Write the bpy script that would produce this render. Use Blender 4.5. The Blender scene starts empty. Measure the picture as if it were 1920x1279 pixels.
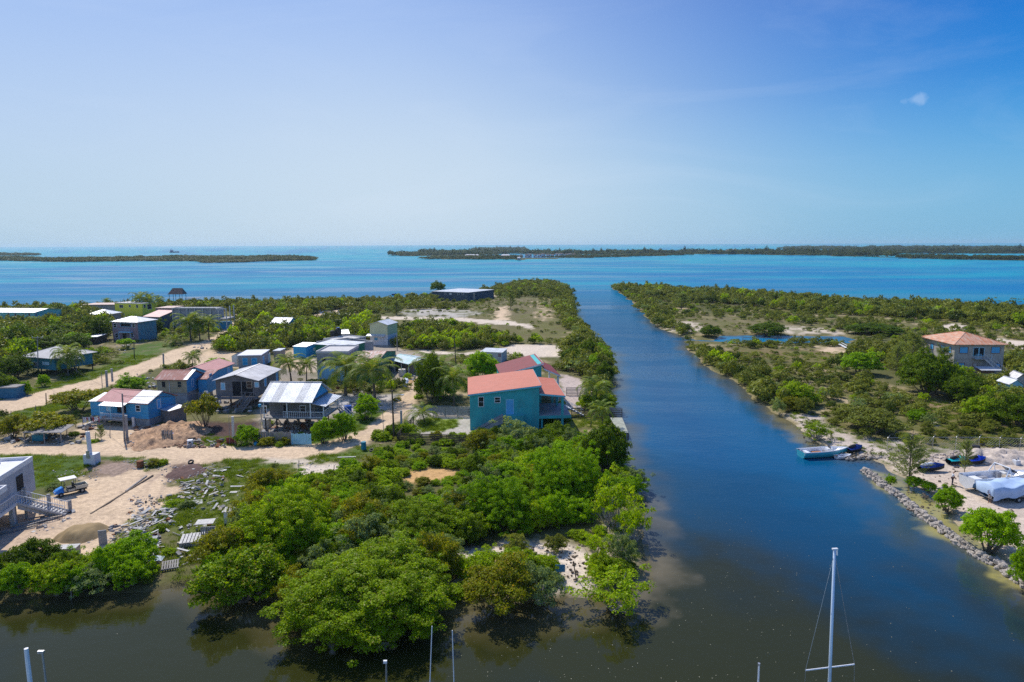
import bpy, math, random
import numpy as np
from mathutils import Vector, Matrix, Euler
random.seed(7); rng = np.random.default_rng(7)
C = bpy.context.scene.collection
PI = math.pi; R = math.radians
S = bpy.context.scene

# ---------------------------------------------------------------- camera, sky, sun
CAMZ = 28.0; PITCH = 8.03; FOC = 1280.0; ROLL = 0.24
_f = Vector((0, math.cos(R(PITCH)), -math.sin(R(PITCH))))
_r0 = Vector((1, 0, 0)); _u0 = _r0.cross(_f)
_r = _r0*math.cos(R(ROLL)) - _u0*math.sin(R(ROLL)); _u = _r.cross(_f)
cam = bpy.data.objects.new('camera', bpy.data.cameras.new('camera')); C.objects.link(cam)
mw = Matrix((_r, _u, -_f)).transposed().to_4x4(); mw.translation = (0, 0, CAMZ)
cam.matrix_world = mw
cam.data.sensor_width = 36; cam.data.lens = 36*FOC/1920
cam.data.clip_start = 0.5; cam.data.clip_end = 200000
S.camera = cam

SUN_EL, SUN_AZ = 50.0, -30.0          # azimuth from the view direction, negative = left
W_ = bpy.data.worlds.new('World'); S.world = W_; W_.use_nodes = True
nt = W_.node_tree; nt.nodes.clear()
sky = nt.nodes.new('ShaderNodeTexSky'); sky.sky_type = 'NISHITA'; sky.sun_disc = False
sky.sun_elevation = R(SUN_EL); sky.sun_rotation = R(SUN_AZ)
sky.air_density = 1.0; sky.dust_density = 0.6; sky.ozone_density = 2.5; sky.altitude = 0
bg = nt.nodes.new('ShaderNodeBackground'); bg.inputs[1].default_value = 0.10
wo = nt.nodes.new('ShaderNodeOutputWorld')
L = nt.links.new
tc = nt.nodes.new('ShaderNodeTexCoord'); sp = nt.nodes.new('ShaderNodeSeparateXYZ'); L(tc.outputs['Generated'], sp.inputs[0])
def _ramp(stops):
    r = nt.nodes.new('ShaderNodeValToRGB'); e = r.color_ramp.elements; r.color_ramp.interpolation = 'B_SPLINE'
    while len(e) < len(stops): e.new(0.5)
    for q, (p, c) in zip(e, stops): q.position = p; q.color = (c[0], c[1], c[2], 1)
    L(sp.outputs[2], r.inputs[0]); return r
# bright haze round the sun's side of the sky, deep blue away from it, both paler at the horizon
rl = _ramp([(0.0, (.40, .585, .745)), (0.06, (.475, .645, .80)), (0.14, (.47, .63, .87)), (0.24, (.40, .57, .90)), (0.36, (.30, .47, .88)), (1.0, (.12, .25, .66))])
rr_ = _ramp([(0.0, (.175, .455, .69)), (0.06, (.20, .49, .74)), (0.13, (.08, .38, .76)), (0.20, (.0, .23, .70)), (0.32, (.0, .14, .60)), (1.0, (.01, .06, .35))])
hz = nt.nodes.new('ShaderNodeMapRange'); hz.inputs[1].default_value = -0.27; hz.inputs[2].default_value = 0.62; hz.interpolation_type = 'SMOOTHSTEP'; L(sp.outputs[0], hz.inputs[0])
hm = nt.nodes.new('ShaderNodeMixRGB'); L(hz.outputs[0], hm.inputs[0]); L(rl.outputs[0], hm.inputs[1]); L(rr_.outputs[0], hm.inputs[2])
gk = nt.nodes.new('ShaderNodeVectorMath'); gk.operation = 'SCALE'; gk.inputs['Scale'].default_value = 8.9; L(hm.outputs[0], gk.inputs[0])
ms_ = nt.nodes.new('ShaderNodeMixRGB'); ms_.inputs[0].default_value = 0.97; L(sky.outputs[0], ms_.inputs[1])
# forward-scattered glow low under the sun
gx_r = nt.nodes.new('ShaderNodeValToRGB'); gz_r = nt.nodes.new('ShaderNodeValToRGB'); gxm = nt.nodes.new('ShaderNodeMath'); gxm.operation = 'MULTIPLY_ADD'; gxm.inputs[1].default_value = 0.6667; gxm.inputs[2].default_value = 0.5
L(sp.outputs[0], gxm.inputs[0]); L(gxm.outputs[0], gx_r.inputs[0]); L(sp.outputs[2], gz_r.inputs[0])
for rr0, st in ((gx_r, ((0.0, .05), (0.18, .40), (0.37, 1.0), (0.50, .85), (0.66, .35), (0.82, .08), (1.0, 0.0))), (gz_r, ((0.0, .85), (0.05, .95), (0.11, 1.0), (0.20, .42), (0.30, .05)))):
    e = rr0.color_ramp.elements; rr0.color_ramp.interpolation = 'B_SPLINE'
    while len(e) < len(st): e.new(0.5)
    for q, (p, v) in zip(e, st): q.position = p; q.color = (v, v, v, 1)
gm1 = nt.nodes.new('ShaderNodeMath'); gm1.operation = 'MULTIPLY'; L(gx_r.outputs[0], gm1.inputs[0]); L(gz_r.outputs[0], gm1.inputs[1])
gm2 = nt.nodes.new('ShaderNodeMath'); gm2.operation = 'MULTIPLY'; gm2.inputs[1].default_value = 0.85; L(gm1.outputs[0], gm2.inputs[0])
gw = nt.nodes.new('ShaderNodeMixRGB'); gw.inputs[2].default_value = (5.6, 6.7, 7.8, 1); L(gm2.outputs[0], gw.inputs[0]); L(gk.outputs[0], gw.inputs[1]); L(gw.outputs[0], ms_.inputs[2])
# thin cirrus
mp = nt.nodes.new('ShaderNodeMapping'); mp.inputs['Scale'].default_value = (1.2, 1.2, 5.5); mp.inputs['Rotation'].default_value = (0.10, 0.30, 0.5)
cn = nt.nodes.new('ShaderNodeTexNoise'); cn.inputs['Scale'].default_value = 1.7; cn.inputs['Detail'].default_value = 7
cn.inputs['Roughness'].default_value = 0.6; cn.inputs['Distortion'].default_value = 1.2
cr = nt.nodes.new('ShaderNodeMapRange'); cr.inputs[1].default_value = 0.5; cr.inputs[2].default_value = 0.85
cr.inputs[3].default_value = 0.0; cr.inputs[4].default_value = 0.14
cm = nt.nodes.new('ShaderNodeMixRGB'); cm.inputs[2].default_value = (7.0, 7.8, 9.0, 1)
L(tc.outputs['Generated'], mp.inputs[0]); L(mp.outputs[0], cn.inputs[0]); L(cn.outputs[0], cr.inputs[0])
L(ms_.outputs[0], cm.inputs[1]); L(cr.outputs[0], cm.inputs[0])
_cd = (_f+_r*((1718-960)/FOC)-_u*((186-639.5)/FOC)).normalized()
c1 = nt.nodes.new('ShaderNodeVectorMath'); c1.operation = 'SUBTRACT'; c1.inputs[1].default_value = _cd; L(tc.outputs['Generated'], c1.inputs[0])
c2 = nt.nodes.new('ShaderNodeVectorMath'); c2.operation = 'MULTIPLY'; c2.inputs[1].default_value = (60, 60, 135); L(c1.outputs[0], c2.inputs[0])
c3 = nt.nodes.new('ShaderNodeVectorMath'); c3.operation = 'LENGTH'; L(c2.outputs[0], c3.inputs[0])
c4_ = nt.nodes.new('ShaderNodeTexNoise'); c4_.inputs['Scale'].default_value = 90; c4_.inputs['Detail'].default_value = 4; L(tc.outputs['Generated'], c4_.inputs[0])
c5 = nt.nodes.new('ShaderNodeMath'); c5.operation = 'MULTIPLY_ADD'; c5.inputs[1].default_value = 1.6; L(c4_.outputs[0], c5.inputs[0]); L(c3.outputs['Value'], c5.inputs[2])
c6 = nt.nodes.new('ShaderNodeMapRange'); c6.inputs[1].default_value = 1.75; c6.inputs[2].default_value = 1.1; c6.inputs[3].default_value = 0; c6.inputs[4].default_value = 0.25; L(c5.outputs[0], c6.inputs[0])
c7 = nt.nodes.new('ShaderNodeMixRGB'); c7.inputs[2].default_value = (6.2, 7.4, 9.2, 1); L(c6.outputs[0], c7.inputs[0]); L(cm.outputs[0], c7.inputs[1]); L(c7.outputs[0], bg.inputs[0]); L(bg.outputs[0], wo.inputs[0])
sd = bpy.data.lights.new('sun', 'SUN'); sd.energy = 4.2; sd.angle = R(0.5); sd.color = (1.0, 0.95, 0.87)
so = bpy.data.objects.new('sun', sd); C.objects.link(so)
_sv = Vector((math.sin(R(SUN_AZ))*math.cos(R(SUN_EL)), math.cos(R(SUN_AZ))*math.cos(R(SUN_EL)), math.sin(R(SUN_EL))))
so.rotation_euler = _sv.to_track_quat('Z', 'Y').to_euler(); so.location = (0, 0, 60)
S.view_settings.view_transform = 'Standard'; S.view_settings.look = 'None'
S.view_settings.exposure = 0.16; S.view_settings.gamma = 1.0
S.render.engine = 'CYCLES'
S.cycles.use_denoising = False; S.cycles.max_bounces = 6; S.cycles.transparent_max_bounces = 6; S.cycles.volume_bounces = 0

# ---------------------------------------------------------------- picture <-> place
def ray(px, py):
    return _f + _r*((px-960)/FOC) - _u*((py-639.5)/FOC)
def G(px, py, z=0.0):
    d = ray(px, py); t = (z-CAMZ)/d.z
    return Vector((d.x*t, d.y*t, z))
def height_at(px, py, D):            # height of the point seen at (px,py) at horizontal distance D
    d = ray(px, py); return CAMZ + d.z*D/math.hypot(d.x, d.y)
def ppm(P):                          # source pixels per metre at P
    return FOC/((P-Vector((0, 0, CAMZ))).dot(_f))
def gnp(px, py, z=0.0):
    px = np.asarray(px, float); py = np.asarray(py, float)
    a = (px-960)/FOC; b = (py-639.5)/FOC
    dx = _f.x+_r.x*a-_u.x*b; dy = _f.y+_r.y*a-_u.y*b; dz = _f.z+_r.z*a-_u.z*b
    t = (z-CAMZ)/dz
    return dx*t, dy*t
def project(x, y, z=0.0):
    vx, vy, vz = x, y, z-CAMZ
    c = vx*_f.x+vy*_f.y+vz*_f.z; a = vx*_r.x+vy*_r.y+vz*_r.z; b = vx*_u.x+vy*_u.y+vz*_u.z
    return 960+FOC*a/c, 639.5-FOC*b/c

# ---------------------------------------------------------------- numpy noise and polygons
def vnoise(x, y, seed=0):
    xi = np.floor(x).astype(np.int64); yi = np.floor(y).astype(np.int64)
    fx = x-xi; fy = y-yi; fx = fx*fx*(3-2*fx); fy = fy*fy*(3-2*fy)
    def h(a, b):
        n = (a*374761393 + b*668265263 + seed*1442695041) & 0xffffffff
        n = ((n ^ (n >> 13))*1274126177) & 0xffffffff
        return ((n ^ (n >> 16)) & 0xffff)/65535.0
    return (h(xi, yi)*(1-fx)+h(xi+1, yi)*fx)*(1-fy)+(h(xi, yi+1)*(1-fx)+h(xi+1, yi+1)*fx)*fy
def fbm(x, y, seed=0, o=4):
    s = 0; a = 0.5; t = 0
    for k in range(o):
        s = s+a*vnoise(x*2**k+17*k, y*2**k-9*k, seed+k); t += a; a *= 0.5
    return s/t
def inpoly(x, y, P):
    n = len(P); r = np.zeros(x.shape, bool); j = n-1
    for i in range(n):
        xi, yi = P[i]; xj, yj = P[j]
        if yi != yj:
            r ^= ((yi > y) != (yj > y)) & (x < (xj-xi)*(y-yi)/(yj-yi)+xi)
        j = i
    return r
def segdist(x, y, P, closed=True):
    d = np.full(x.shape, 1e9); n = len(P)
    for i in range(n if closed else n-1):
        ax, ay = P[i]; bx, by = P[(i+1) % n]
        vx, vy = bx-ax, by-ay; l = vx*vx+vy*vy+1e-9
        t = np.clip(((x-ax)*vx+(y-ay)*vy)/l, 0, 1)
        d = np.minimum(d, np.hypot(x-ax-t*vx, y-ay-t*vy))
    return d
def wp(P, z=0.0):
    return [tuple(G(a, b, z)[:2]) for a, b in P]

# ---------------------------------------------------------------- materials
def mk(name):
    m = bpy.data.materials.new(name); m.use_nodes = True; t = m.node_tree
    return m, t, t.nodes['Principled BSDF']
def node(t, k, **kw):
    n = t.nodes.new(k)
    for a, v in kw.items():
        if a.startswith('i_'): n.inputs[a[2:].replace('_', ' ')].default_value = v
        elif a[0] == 'n' and a[1:].isdigit(): n.inputs[int(a[1:])].default_value = v
        else: setattr(n, a, v)
    return n
def c4(c): return (c[0], c[1], c[2], 1)
def shade(c, k): return tuple(min(1, v*k) for v in c)
def M(name, col, rough=0.75, var=0.22, scale=1.2, fine=14, bump=0.15, metal=0, dirt=None, dirt_amt=0.5, spec=0.4):
    m, t, b = mk(name); l = t.links.new
    co = node(t, 'ShaderNodeTexCoord')
    n1 = node(t, 'ShaderNodeTexNoise', i_Scale=scale, i_Detail=6.0, i_Roughness=0.65)
    n2 = node(t, 'ShaderNodeTexNoise', i_Scale=fine, i_Detail=3.0)
    l(co.outputs['Object'], n1.inputs[0]); l(co.outputs['Object'], n2.inputs[0])
    r = node(t, 'ShaderNodeMapRange', n1=0.32, n2=0.68, n3=1-var, n4=1+var); l(n1.outputs[0], r.inputs[0])
    r2 = node(t, 'ShaderNodeMapRange', n1=0.3, n2=0.7, n3=1-var*0.4, n4=1+var*0.4); l(n2.outputs[0], r2.inputs[0])
    mm = node(t, 'ShaderNodeMath', operation='MULTIPLY'); l(r.outputs[0], mm.inputs[0]); l(r2.outputs[0], mm.inputs[1])
    mx = node(t, 'ShaderNodeVectorMath', operation='SCALE', n0=col[:3]); l(mm.outputs[0], mx.inputs['Scale'])
    out = mx.outputs[0]
    if dirt:
        n3 = node(t, 'ShaderNodeTexNoise', i_Scale=scale*1.7, i_Detail=8.0, i_Roughness=0.75)
        mpn = node(t, 'ShaderNodeMapping', n3=(1, 1, 0.35)); l(co.outputs['Object'], mpn.inputs[0]); l(mpn.outputs[0], n3.inputs[0])
        r3 = node(t, 'ShaderNodeMapRange', n1=0.48, n2=0.66, n3=0.0, n4=dirt_amt); l(n3.outputs[0], r3.inputs[0])
        md = node(t, 'ShaderNodeMixRGB', n2=c4(dirt)); l(out, md.inputs[1]); l(r3.outputs[0], md.inputs[0]); out = md.outputs[0]
    l(out, b.inputs['Base Color'])
    b.inputs['Roughness'].default_value = rough; b.inputs['Metallic'].default_value = metal
    b.inputs['Specular IOR Level'].default_value = spec
    if bump:
        bp = node(t, 'ShaderNodeBump', i_Strength=bump, i_Distance=0.05); l(n2.outputs[0], bp.inputs['Height']); l(bp.outputs[0], b.inputs['Normal'])
    return m
def wave_mat(name, col, col2, axis='X', period=0.25, rough=0.4, metal=0.0, amt=0.5, streak=0.5, stripes=None, lo=0.45, hi=0.62, bump=0.6):
    """sheet or board cladding: ridges across `axis`, long streaks of col2 running along the ridges"""
    m, t, b = mk(name); l = t.links.new
    co = node(t, 'ShaderNodeTexCoord'); sx = node(t, 'ShaderNodeSeparateXYZ'); l(co.outputs['Object'], sx.inputs[0])
    k = {'X': 0, 'Y': 1, 'Z': 2}[axis]
    s = node(t, 'ShaderNodeMath', operation='MULTIPLY', n1=2*PI/period); l(sx.outputs[k], s.inputs[0])
    w = node(t, 'ShaderNodeMath', operation='SINE'); l(s.outputs[0], w.inputs[0])
    sc = [0.35, 0.35, 0.35]; sc[k] = 2.6
    mpn = node(t, 'ShaderNodeMapping', n3=tuple(sc)); l(co.outputs['Object'], mpn.inputs[0])
    n = node(t, 'ShaderNodeTexNoise', i_Scale=1.6, i_Detail=8.0, i_Roughness=0.7); l(mpn.outputs[0], n.inputs[0])
    r = node(t, 'ShaderNodeMapRange', n1=lo, n2=hi, n3=0.0, n4=streak); l(n.outputs[0], r.inputs[0])
    mx = node(t, 'ShaderNodeMixRGB', n1=c4(col), n2=c4(col2)); l(r.outputs[0], mx.inputs[0]); out = mx.outputs[0]
    if stripes:
        q = node(t, 'ShaderNodeMath', operation='MULTIPLY', n1=1.0/stripes[1]); l(sx.outputs[k], q.inputs[0])
        fl = node(t, 'ShaderNodeMath', operation='FLOOR'); l(q.outputs[0], fl.inputs[0])
        wn = node(t, 'ShaderNodeTexWhiteNoise', noise_dimensions='1D'); l(fl.outputs[0], wn.inputs['W'])
        rr = node(t, 'ShaderNodeMapRange', n1=0.4, n2=0.6, n3=0.0, n4=1.0); l(wn.outputs[0], rr.inputs[0])
        m2 = node(t, 'ShaderNodeMixRGB', n2=c4(stripes[0])); l(out, m2.inputs[1]); l(rr.outputs[0], m2.inputs[0]); out = m2.outputs[0]
    n5 = node(t, 'ShaderNodeTexNoise', i_Scale=0.8, i_Detail=5.0); l(co.outputs['Object'], n5.inputs[0])
    r5 = node(t, 'ShaderNodeMapRange', n1=0.3, n2=0.7, n3=1-0.3*amt, n4=1+0.3*amt); l(n5.outputs[0], r5.inputs[0])
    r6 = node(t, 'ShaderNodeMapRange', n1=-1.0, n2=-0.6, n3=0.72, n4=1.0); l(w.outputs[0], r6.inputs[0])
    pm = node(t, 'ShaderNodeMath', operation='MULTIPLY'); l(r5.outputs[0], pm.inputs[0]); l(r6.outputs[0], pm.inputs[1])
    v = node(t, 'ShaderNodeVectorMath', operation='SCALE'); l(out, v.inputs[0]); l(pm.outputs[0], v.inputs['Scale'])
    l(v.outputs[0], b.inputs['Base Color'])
    bp = node(t, 'ShaderNodeBump', i_Strength=bump, i_Distance=0.03); l(w.outputs[0], bp.inputs['Height']); l(bp.outputs[0], b.inputs['Normal'])
    b.inputs['Roughness'].default_value = rough; b.inputs['Metallic'].default_value = metal
    return m
def block_mat(name, col, col2, mortar, sc=2.4):
    m, t, b = mk(name); l = t.links.new
    co = node(t, 'ShaderNodeTexCoord'); sx = node(t, 'ShaderNodeSeparateXYZ'); l(co.outputs['Object'], sx.inputs[0])
    ad = node(t, 'ShaderNodeMath', operation='ADD'); l(sx.outputs[0], ad.inputs[0]); l(sx.outputs[1], ad.inputs[1])
    cb = node(t, 'ShaderNodeCombineXYZ'); l(ad.outputs[0], cb.inputs[0]); l(sx.outputs[2], cb.inputs[1])
    br = node(t, 'ShaderNodeTexBrick', i_Scale=sc, i_Color1=c4(col), i_Color2=c4(col2), i_Mortar=c4(mortar), i_Mortar_Size=0.025)
    l(cb.outputs[0], br.inputs[0])
    n = node(t, 'ShaderNodeTexNoise', i_Scale=0.9, i_Detail=7.0, i_Roughness=0.7); l(co.outputs['Object'], n.inputs[0])
    r = node(t, 'ShaderNodeMapRange', n1=0.3, n2=0.7, n3=0.7, n4=1.25); l(n.outputs[0], r.inputs[0])
    v = node(t, 'ShaderNodeVectorMath', operation='SCALE'); l(br.outputs[0], v.inputs[0]); l(r.outputs[0], v.inputs['Scale'])
    l(v.outputs[0], b.inputs['Base Color']); b.inputs['Roughness'].default_value = 0.9
    bp = node(t, 'ShaderNodeBump', i_Strength=0.3, i_Distance=0.02); l(br.outputs[1], bp.inputs['Height']); l(bp.outputs[0], b.inputs['Normal'])
    return m
def leaf_mat(name, a, b_, dry=None, trans=0.42, gloss=0.45):
    m, t, b = mk(name); l = t.links.new
    geo = node(t, 'ShaderNodeNewGeometry'); oi = node(t, 'ShaderNodeObjectInfo'); co = node(t, 'ShaderNodeTexCoord')
    n = node(t, 'ShaderNodeTexNoise', i_Scale=1.1, i_Detail=2.0); l(geo.outputs['Position'], n.inputs[0])
    r = node(t, 'ShaderNodeMapRange', n1=0.35, n2=0.65, n3=0.0, n4=1.0); l(n.outputs[0], r.inputs[0])
    ad = node(t, 'ShaderNodeMath', operation='MULTIPLY_ADD', n1=0.5, n2=0.0); l(geo.outputs['Random Per Island'], ad.inputs[0])
    ad2 = node(t, 'ShaderNodeMath', operation='MULTIPLY_ADD', n1=0.34); l(r.outputs[0], ad2.inputs[0]); l(ad.outputs[0], ad2.inputs[2])
    ad3 = node(t, 'ShaderNodeMath', operation='MULTIPLY_ADD', n1=0.36, use_clamp=True); l(oi.outputs['Random'], ad3.inputs[0]); l(ad2.outputs[0], ad3.inputs[2])
    rp = node(t, 'ShaderNodeValToRGB'); l(ad3.outputs[0], rp.inputs[0])
    e = rp.color_ramp.elements; e[0].position = 0.1; e[0].color = c4(a); e[1].position = 0.95; e[1].color = c4(b_)
    out = rp.outputs[0]
    if dry:
        th = node(t, 'ShaderNodeMath', operation='GREATER_THAN', n1=0.93); l(geo.outputs['Random Per Island'], th.inputs[0])
        mx = node(t, 'ShaderNodeMixRGB', n2=c4(dry)); l(out, mx.inputs[1]); l(th.outputs[0], mx.inputs[0]); out = mx.outputs[0]
    l(out, b.inputs['Base Color']); b.inputs['Roughness'].default_value = gloss; b.inputs['Specular IOR Level'].default_value = 0.10
    tr = node(t, 'ShaderNodeBsdfTranslucent'); sc = node(t, 'ShaderNodeVectorMath', operation='MULTIPLY', n1=(1.5, 1.35, 0.6)); l(out, sc.inputs[0]); l(sc.outputs[0], tr.inputs[0])
    ms = node(t, 'ShaderNodeMixShader', n0=trans); l(b.outputs[0], ms.inputs[1]); l(tr.outputs[0], ms.inputs[2])
    l(ms.outputs[0], t.nodes['Material Output'].inputs[0])
    return m

WHITE = M('white_paint', (0.72, 0.73, 0.74), 0.55, 0.08, dirt=(0.45, 0.42, 0.38), dirt_amt=0.4)
CONC = M('bare_concrete', (0.36, 0.35, 0.34), 0.9, 0.25, dirt=(0.2, 0.19, 0.17), dirt_amt=0.5)
CONC_L = M('pale_concrete', (0.56, 0.54, 0.51), 0.9, 0.15, dirt=(0.33, 0.3, 0.27), dirt_amt=0.5)
CONC_W = M('whitewashed_concrete', (0.70, 0.70, 0.71), 0.8, 0.08, dirt=(0.5, 0.48, 0.45), dirt_amt=0.4)
BLOCK = block_mat('concrete_block', (0.33, 0.33, 0.33), (0.26, 0.27, 0.28), (0.4, 0.4, 0.39))
BLOCK_T = block_mat('tan_block', (0.40, 0.33, 0.25), (0.34, 0.27, 0.2), (0.42, 0.38, 0.33))
GLASS = M('dark_glass', (0.02, 0.025, 0.03), 0.12, 0.1, bump=0)
DARK = M('painted_opening_shade', (0.018, 0.018, 0.02), 0.9, 0.2, bump=0)  # flat dark colour painted for the unlit inside of doorways and windows
WOOD_G = wave_mat('weathered_board', (0.20, 0.19, 0.19), (0.12, 0.11, 0.1), 'Z', 0.2, 0.85, amt=0.7)
WOOD_D = M('dark_timber', (0.09, 0.065, 0.045), 0.85, 0.3)
WOOD_P = M('pale_timber', (0.46, 0.38, 0.28), 0.85, 0.25)
WOOD_GR = M('grey_timber', (0.27, 0.25, 0.23), 0.9, 0.3, scale=2)
BLUE_W = wave_mat('blue_board', (0.035, 0.33, 0.60), (0.20, 0.40, 0.52), 'Z', 0.22, 0.7, amt=0.4)
BLUE_P = M('blue_paint', (0.03, 0.34, 0.60), 0.6, 0.15)
LBLUE = M('light_blue_paint', (0.28, 0.58, 0.74), 0.6, 0.12)
SHUT = M('blue_shutter', (0.10, 0.42, 0.72), 0.55, 0.1)
TEAL = M('teal_render', (0.045, 0.39, 0.40), 0.8, 0.12, 0.5, 10, dirt=(0.06, 0.2, 0.2), dirt_amt=0.45)
TEAL_T = M('teal_trim', (0.16, 0.50, 0.62), 0.6, 0.08)
TURQ = wave_mat('turquoise_board', (0.24, 0.66, 0.60), (0.35, 0.62, 0.55), 'Z', 0.22, 0.7)
YELLOW = M('yellow_render', (0.86, 0.80, 0.07), 0.8, 0.08, 0.6)
CREAM = M('cream_render', (0.62, 0.60, 0.34), 0.8, 0.1)
GREEN_P = M('green_paint', (0.01, 0.16, 0.09), 0.7, 0.15)
TANB = wave_mat('tan_board', (0.42, 0.36, 0.23), (0.3, 0.26, 0.18), 'Z', 0.25, 0.8)
PINKW = M('faded_pink_wall', (0.30, 0.19, 0.19), 0.85, 0.3, dirt=(0.12, 0.25, 0.4), dirt_amt=0.6)
R_WHITE = wave_mat('white_sheet', (0.62, 0.64, 0.66), (0.40, 0.34, 0.30), 'X', 0.3, 0.42, metal=0.2, lo=.5, hi=.64)
R_WHITEY = wave_mat('white_sheet_across', (0.66, 0.68, 0.70), (0.5, 0.5, 0.5), 'Y', 0.3, 0.38, metal=0.25)
R_GREY = wave_mat('grey_sheet', (0.44, 0.44, 0.46), (0.28, 0.25, 0.24), 'Y', 0.3, 0.45, metal=0.2, streak=.6, amt=.8)
R_STRIPE = wave_mat('galvanised_sheet', (0.36, 0.38, 0.41), (0.45, 0.46, 0.47), 'X', 0.22, 0.4, metal=0.3, stripes=((0.62, 0.64, 0.67), 1.25))
R_RUST = wave_mat('rusty_sheet', (0.30, 0.085, 0.06), (0.5, 0.36, 0.32), 'X', 0.3, 0.7, streak=0.8, lo=0.5, hi=0.6)
R_RED = wave_mat('faded_red_sheet', (0.46, 0.14, 0.13), (0.5, 0.24, 0.22), 'X', 0.3, 0.5, streak=0.5)
R_PINK = wave_mat('pink_sheet', (0.62, 0.33, 0.28), (0.6, 0.4, 0.35), 'X', 0.3, 0.55)
R_ORANGE = wave_mat('salmon_sheet', (0.50, 0.13, 0.07), (0.50, 0.17, 0.10), 'Y', 0.42, 0.65, streak=0.5, amt=0.25, bump=.3)
R_MAROON = wave_mat('maroon_sheet', (0.19, 0.016, 0.022), (0.21, 0.03, 0.03), 'Y', 0.42, 0.75, streak=0.4, bump=.25)
R_PEACH = wave_mat('rust_streaked_sheet', (0.62, 0.50, 0.43), (0.42, 0.16, 0.07), 'X', 0.3, 0.5, streak=0.9, lo=0.44, hi=0.56)
R_HIP = wave_mat('rust_patched_sheet', (0.60, 0.42, 0.30), (0.55, 0.18, 0.06), 'X', 0.35, 0.6, streak=0.95, lo=0.40, hi=0.58)
R_TURQ = wave_mat('turquoise_sheet', (0.16, 0.48, 0.47), (0.52, 0.56, 0.58), 'X', 0.3, 0.5, streak=0.95, lo=0.44, hi=0.5)
THATCH = M('palm_thatch', (0.15, 0.105, 0.085), 0.95, 0.35, 1.5, 9, bump=0.8)
STEEL = M('steel', (0.45, 0.46, 0.47), 0.4, 0.1, metal=0.7)
BLACK = M('black_rubber', (0.02, 0.02, 0.022), 0.7, 0.2)
TANK = M('cream_plastic', (0.60, 0.55, 0.47), 0.6, 0.1)
BLUEPL = M('blue_plastic', (0.015, 0.11, 0.50), 0.4, 0.1)
TEALPL = M('teal_plastic', (0.01, 0.22, 0.30), 0.45, 0.1)
RUSTB = M('rusty_metal', (0.20, 0.075, 0.03), 0.9, 0.35, 4)
RED = M('dull_red_paint', (0.20, 0.045, 0.04), 0.8, 0.25)
CLOTH_W = M('white_cloth', (0.74, 0.76, 0.82), 0.85, 0.05)
BARK = M('bark', (0.15, 0.12, 0.095), 0.95, 0.3, 3, 20, bump=0.5)
BARK_P = M('pale_bark', (0.42, 0.38, 0.34), 0.9, 0.25, 3, 20, bump=0.5)
LEAF_M = leaf_mat("mangrove_leaf", (0.060, 0.125, 0.002), (0.39, 0.56, 0.003), dry=(0.3, 0.27, 0.04))
LEAF_D = leaf_mat("dark_leaf", (0.040, 0.080, 0.004), (0.16, 0.25, 0.006))
LEAF_B = leaf_mat("bright_leaf", (0.10, 0.21, 0.002), (0.30, 0.50, 0.003))
LEAF_X = leaf_mat('water_mangrove_leaf', (0.040, 0.090, 0.002), (0.30, 0.44, 0.003), dry=(0.3, 0.3, 0.05))
LEAF_F = leaf_mat('scrub_leaf', (0.070, 0.095, 0.014), (0.27, 0.30, 0.035), trans=0.3)
LEAF_FD = leaf_mat('dark_scrub_leaf', (0.035, 0.060, 0.010), (0.12, 0.165, 0.015), trans=0.3)
LEAF_I = leaf_mat('island_leaf', (0.035, 0.055, 0.018), (0.085, 0.11, 0.03))
LEAF_G = leaf_mat('grey_green_leaf', (0.13, 0.19, 0.06), (0.25, 0.33, 0.11))
LEAF_Y = leaf_mat("olive_leaf", (0.11, 0.13, 0.006), (0.30, 0.32, 0.010), dry=(0.36, 0.26, 0.04))
LEAF_P = leaf_mat('palm_leaf', (0.09, 0.15, 0.012), (0.24, 0.32, 0.04), dry=(0.34, 0.30, 0.10))
LEAF_C = leaf_mat('needle_leaf', (0.11, 0.16, 0.03), (0.26, 0.32, 0.08))
GRASS = leaf_mat('grass_blade', (0.075, 0.135, 0.010), (0.20, 0.28, 0.02))

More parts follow.
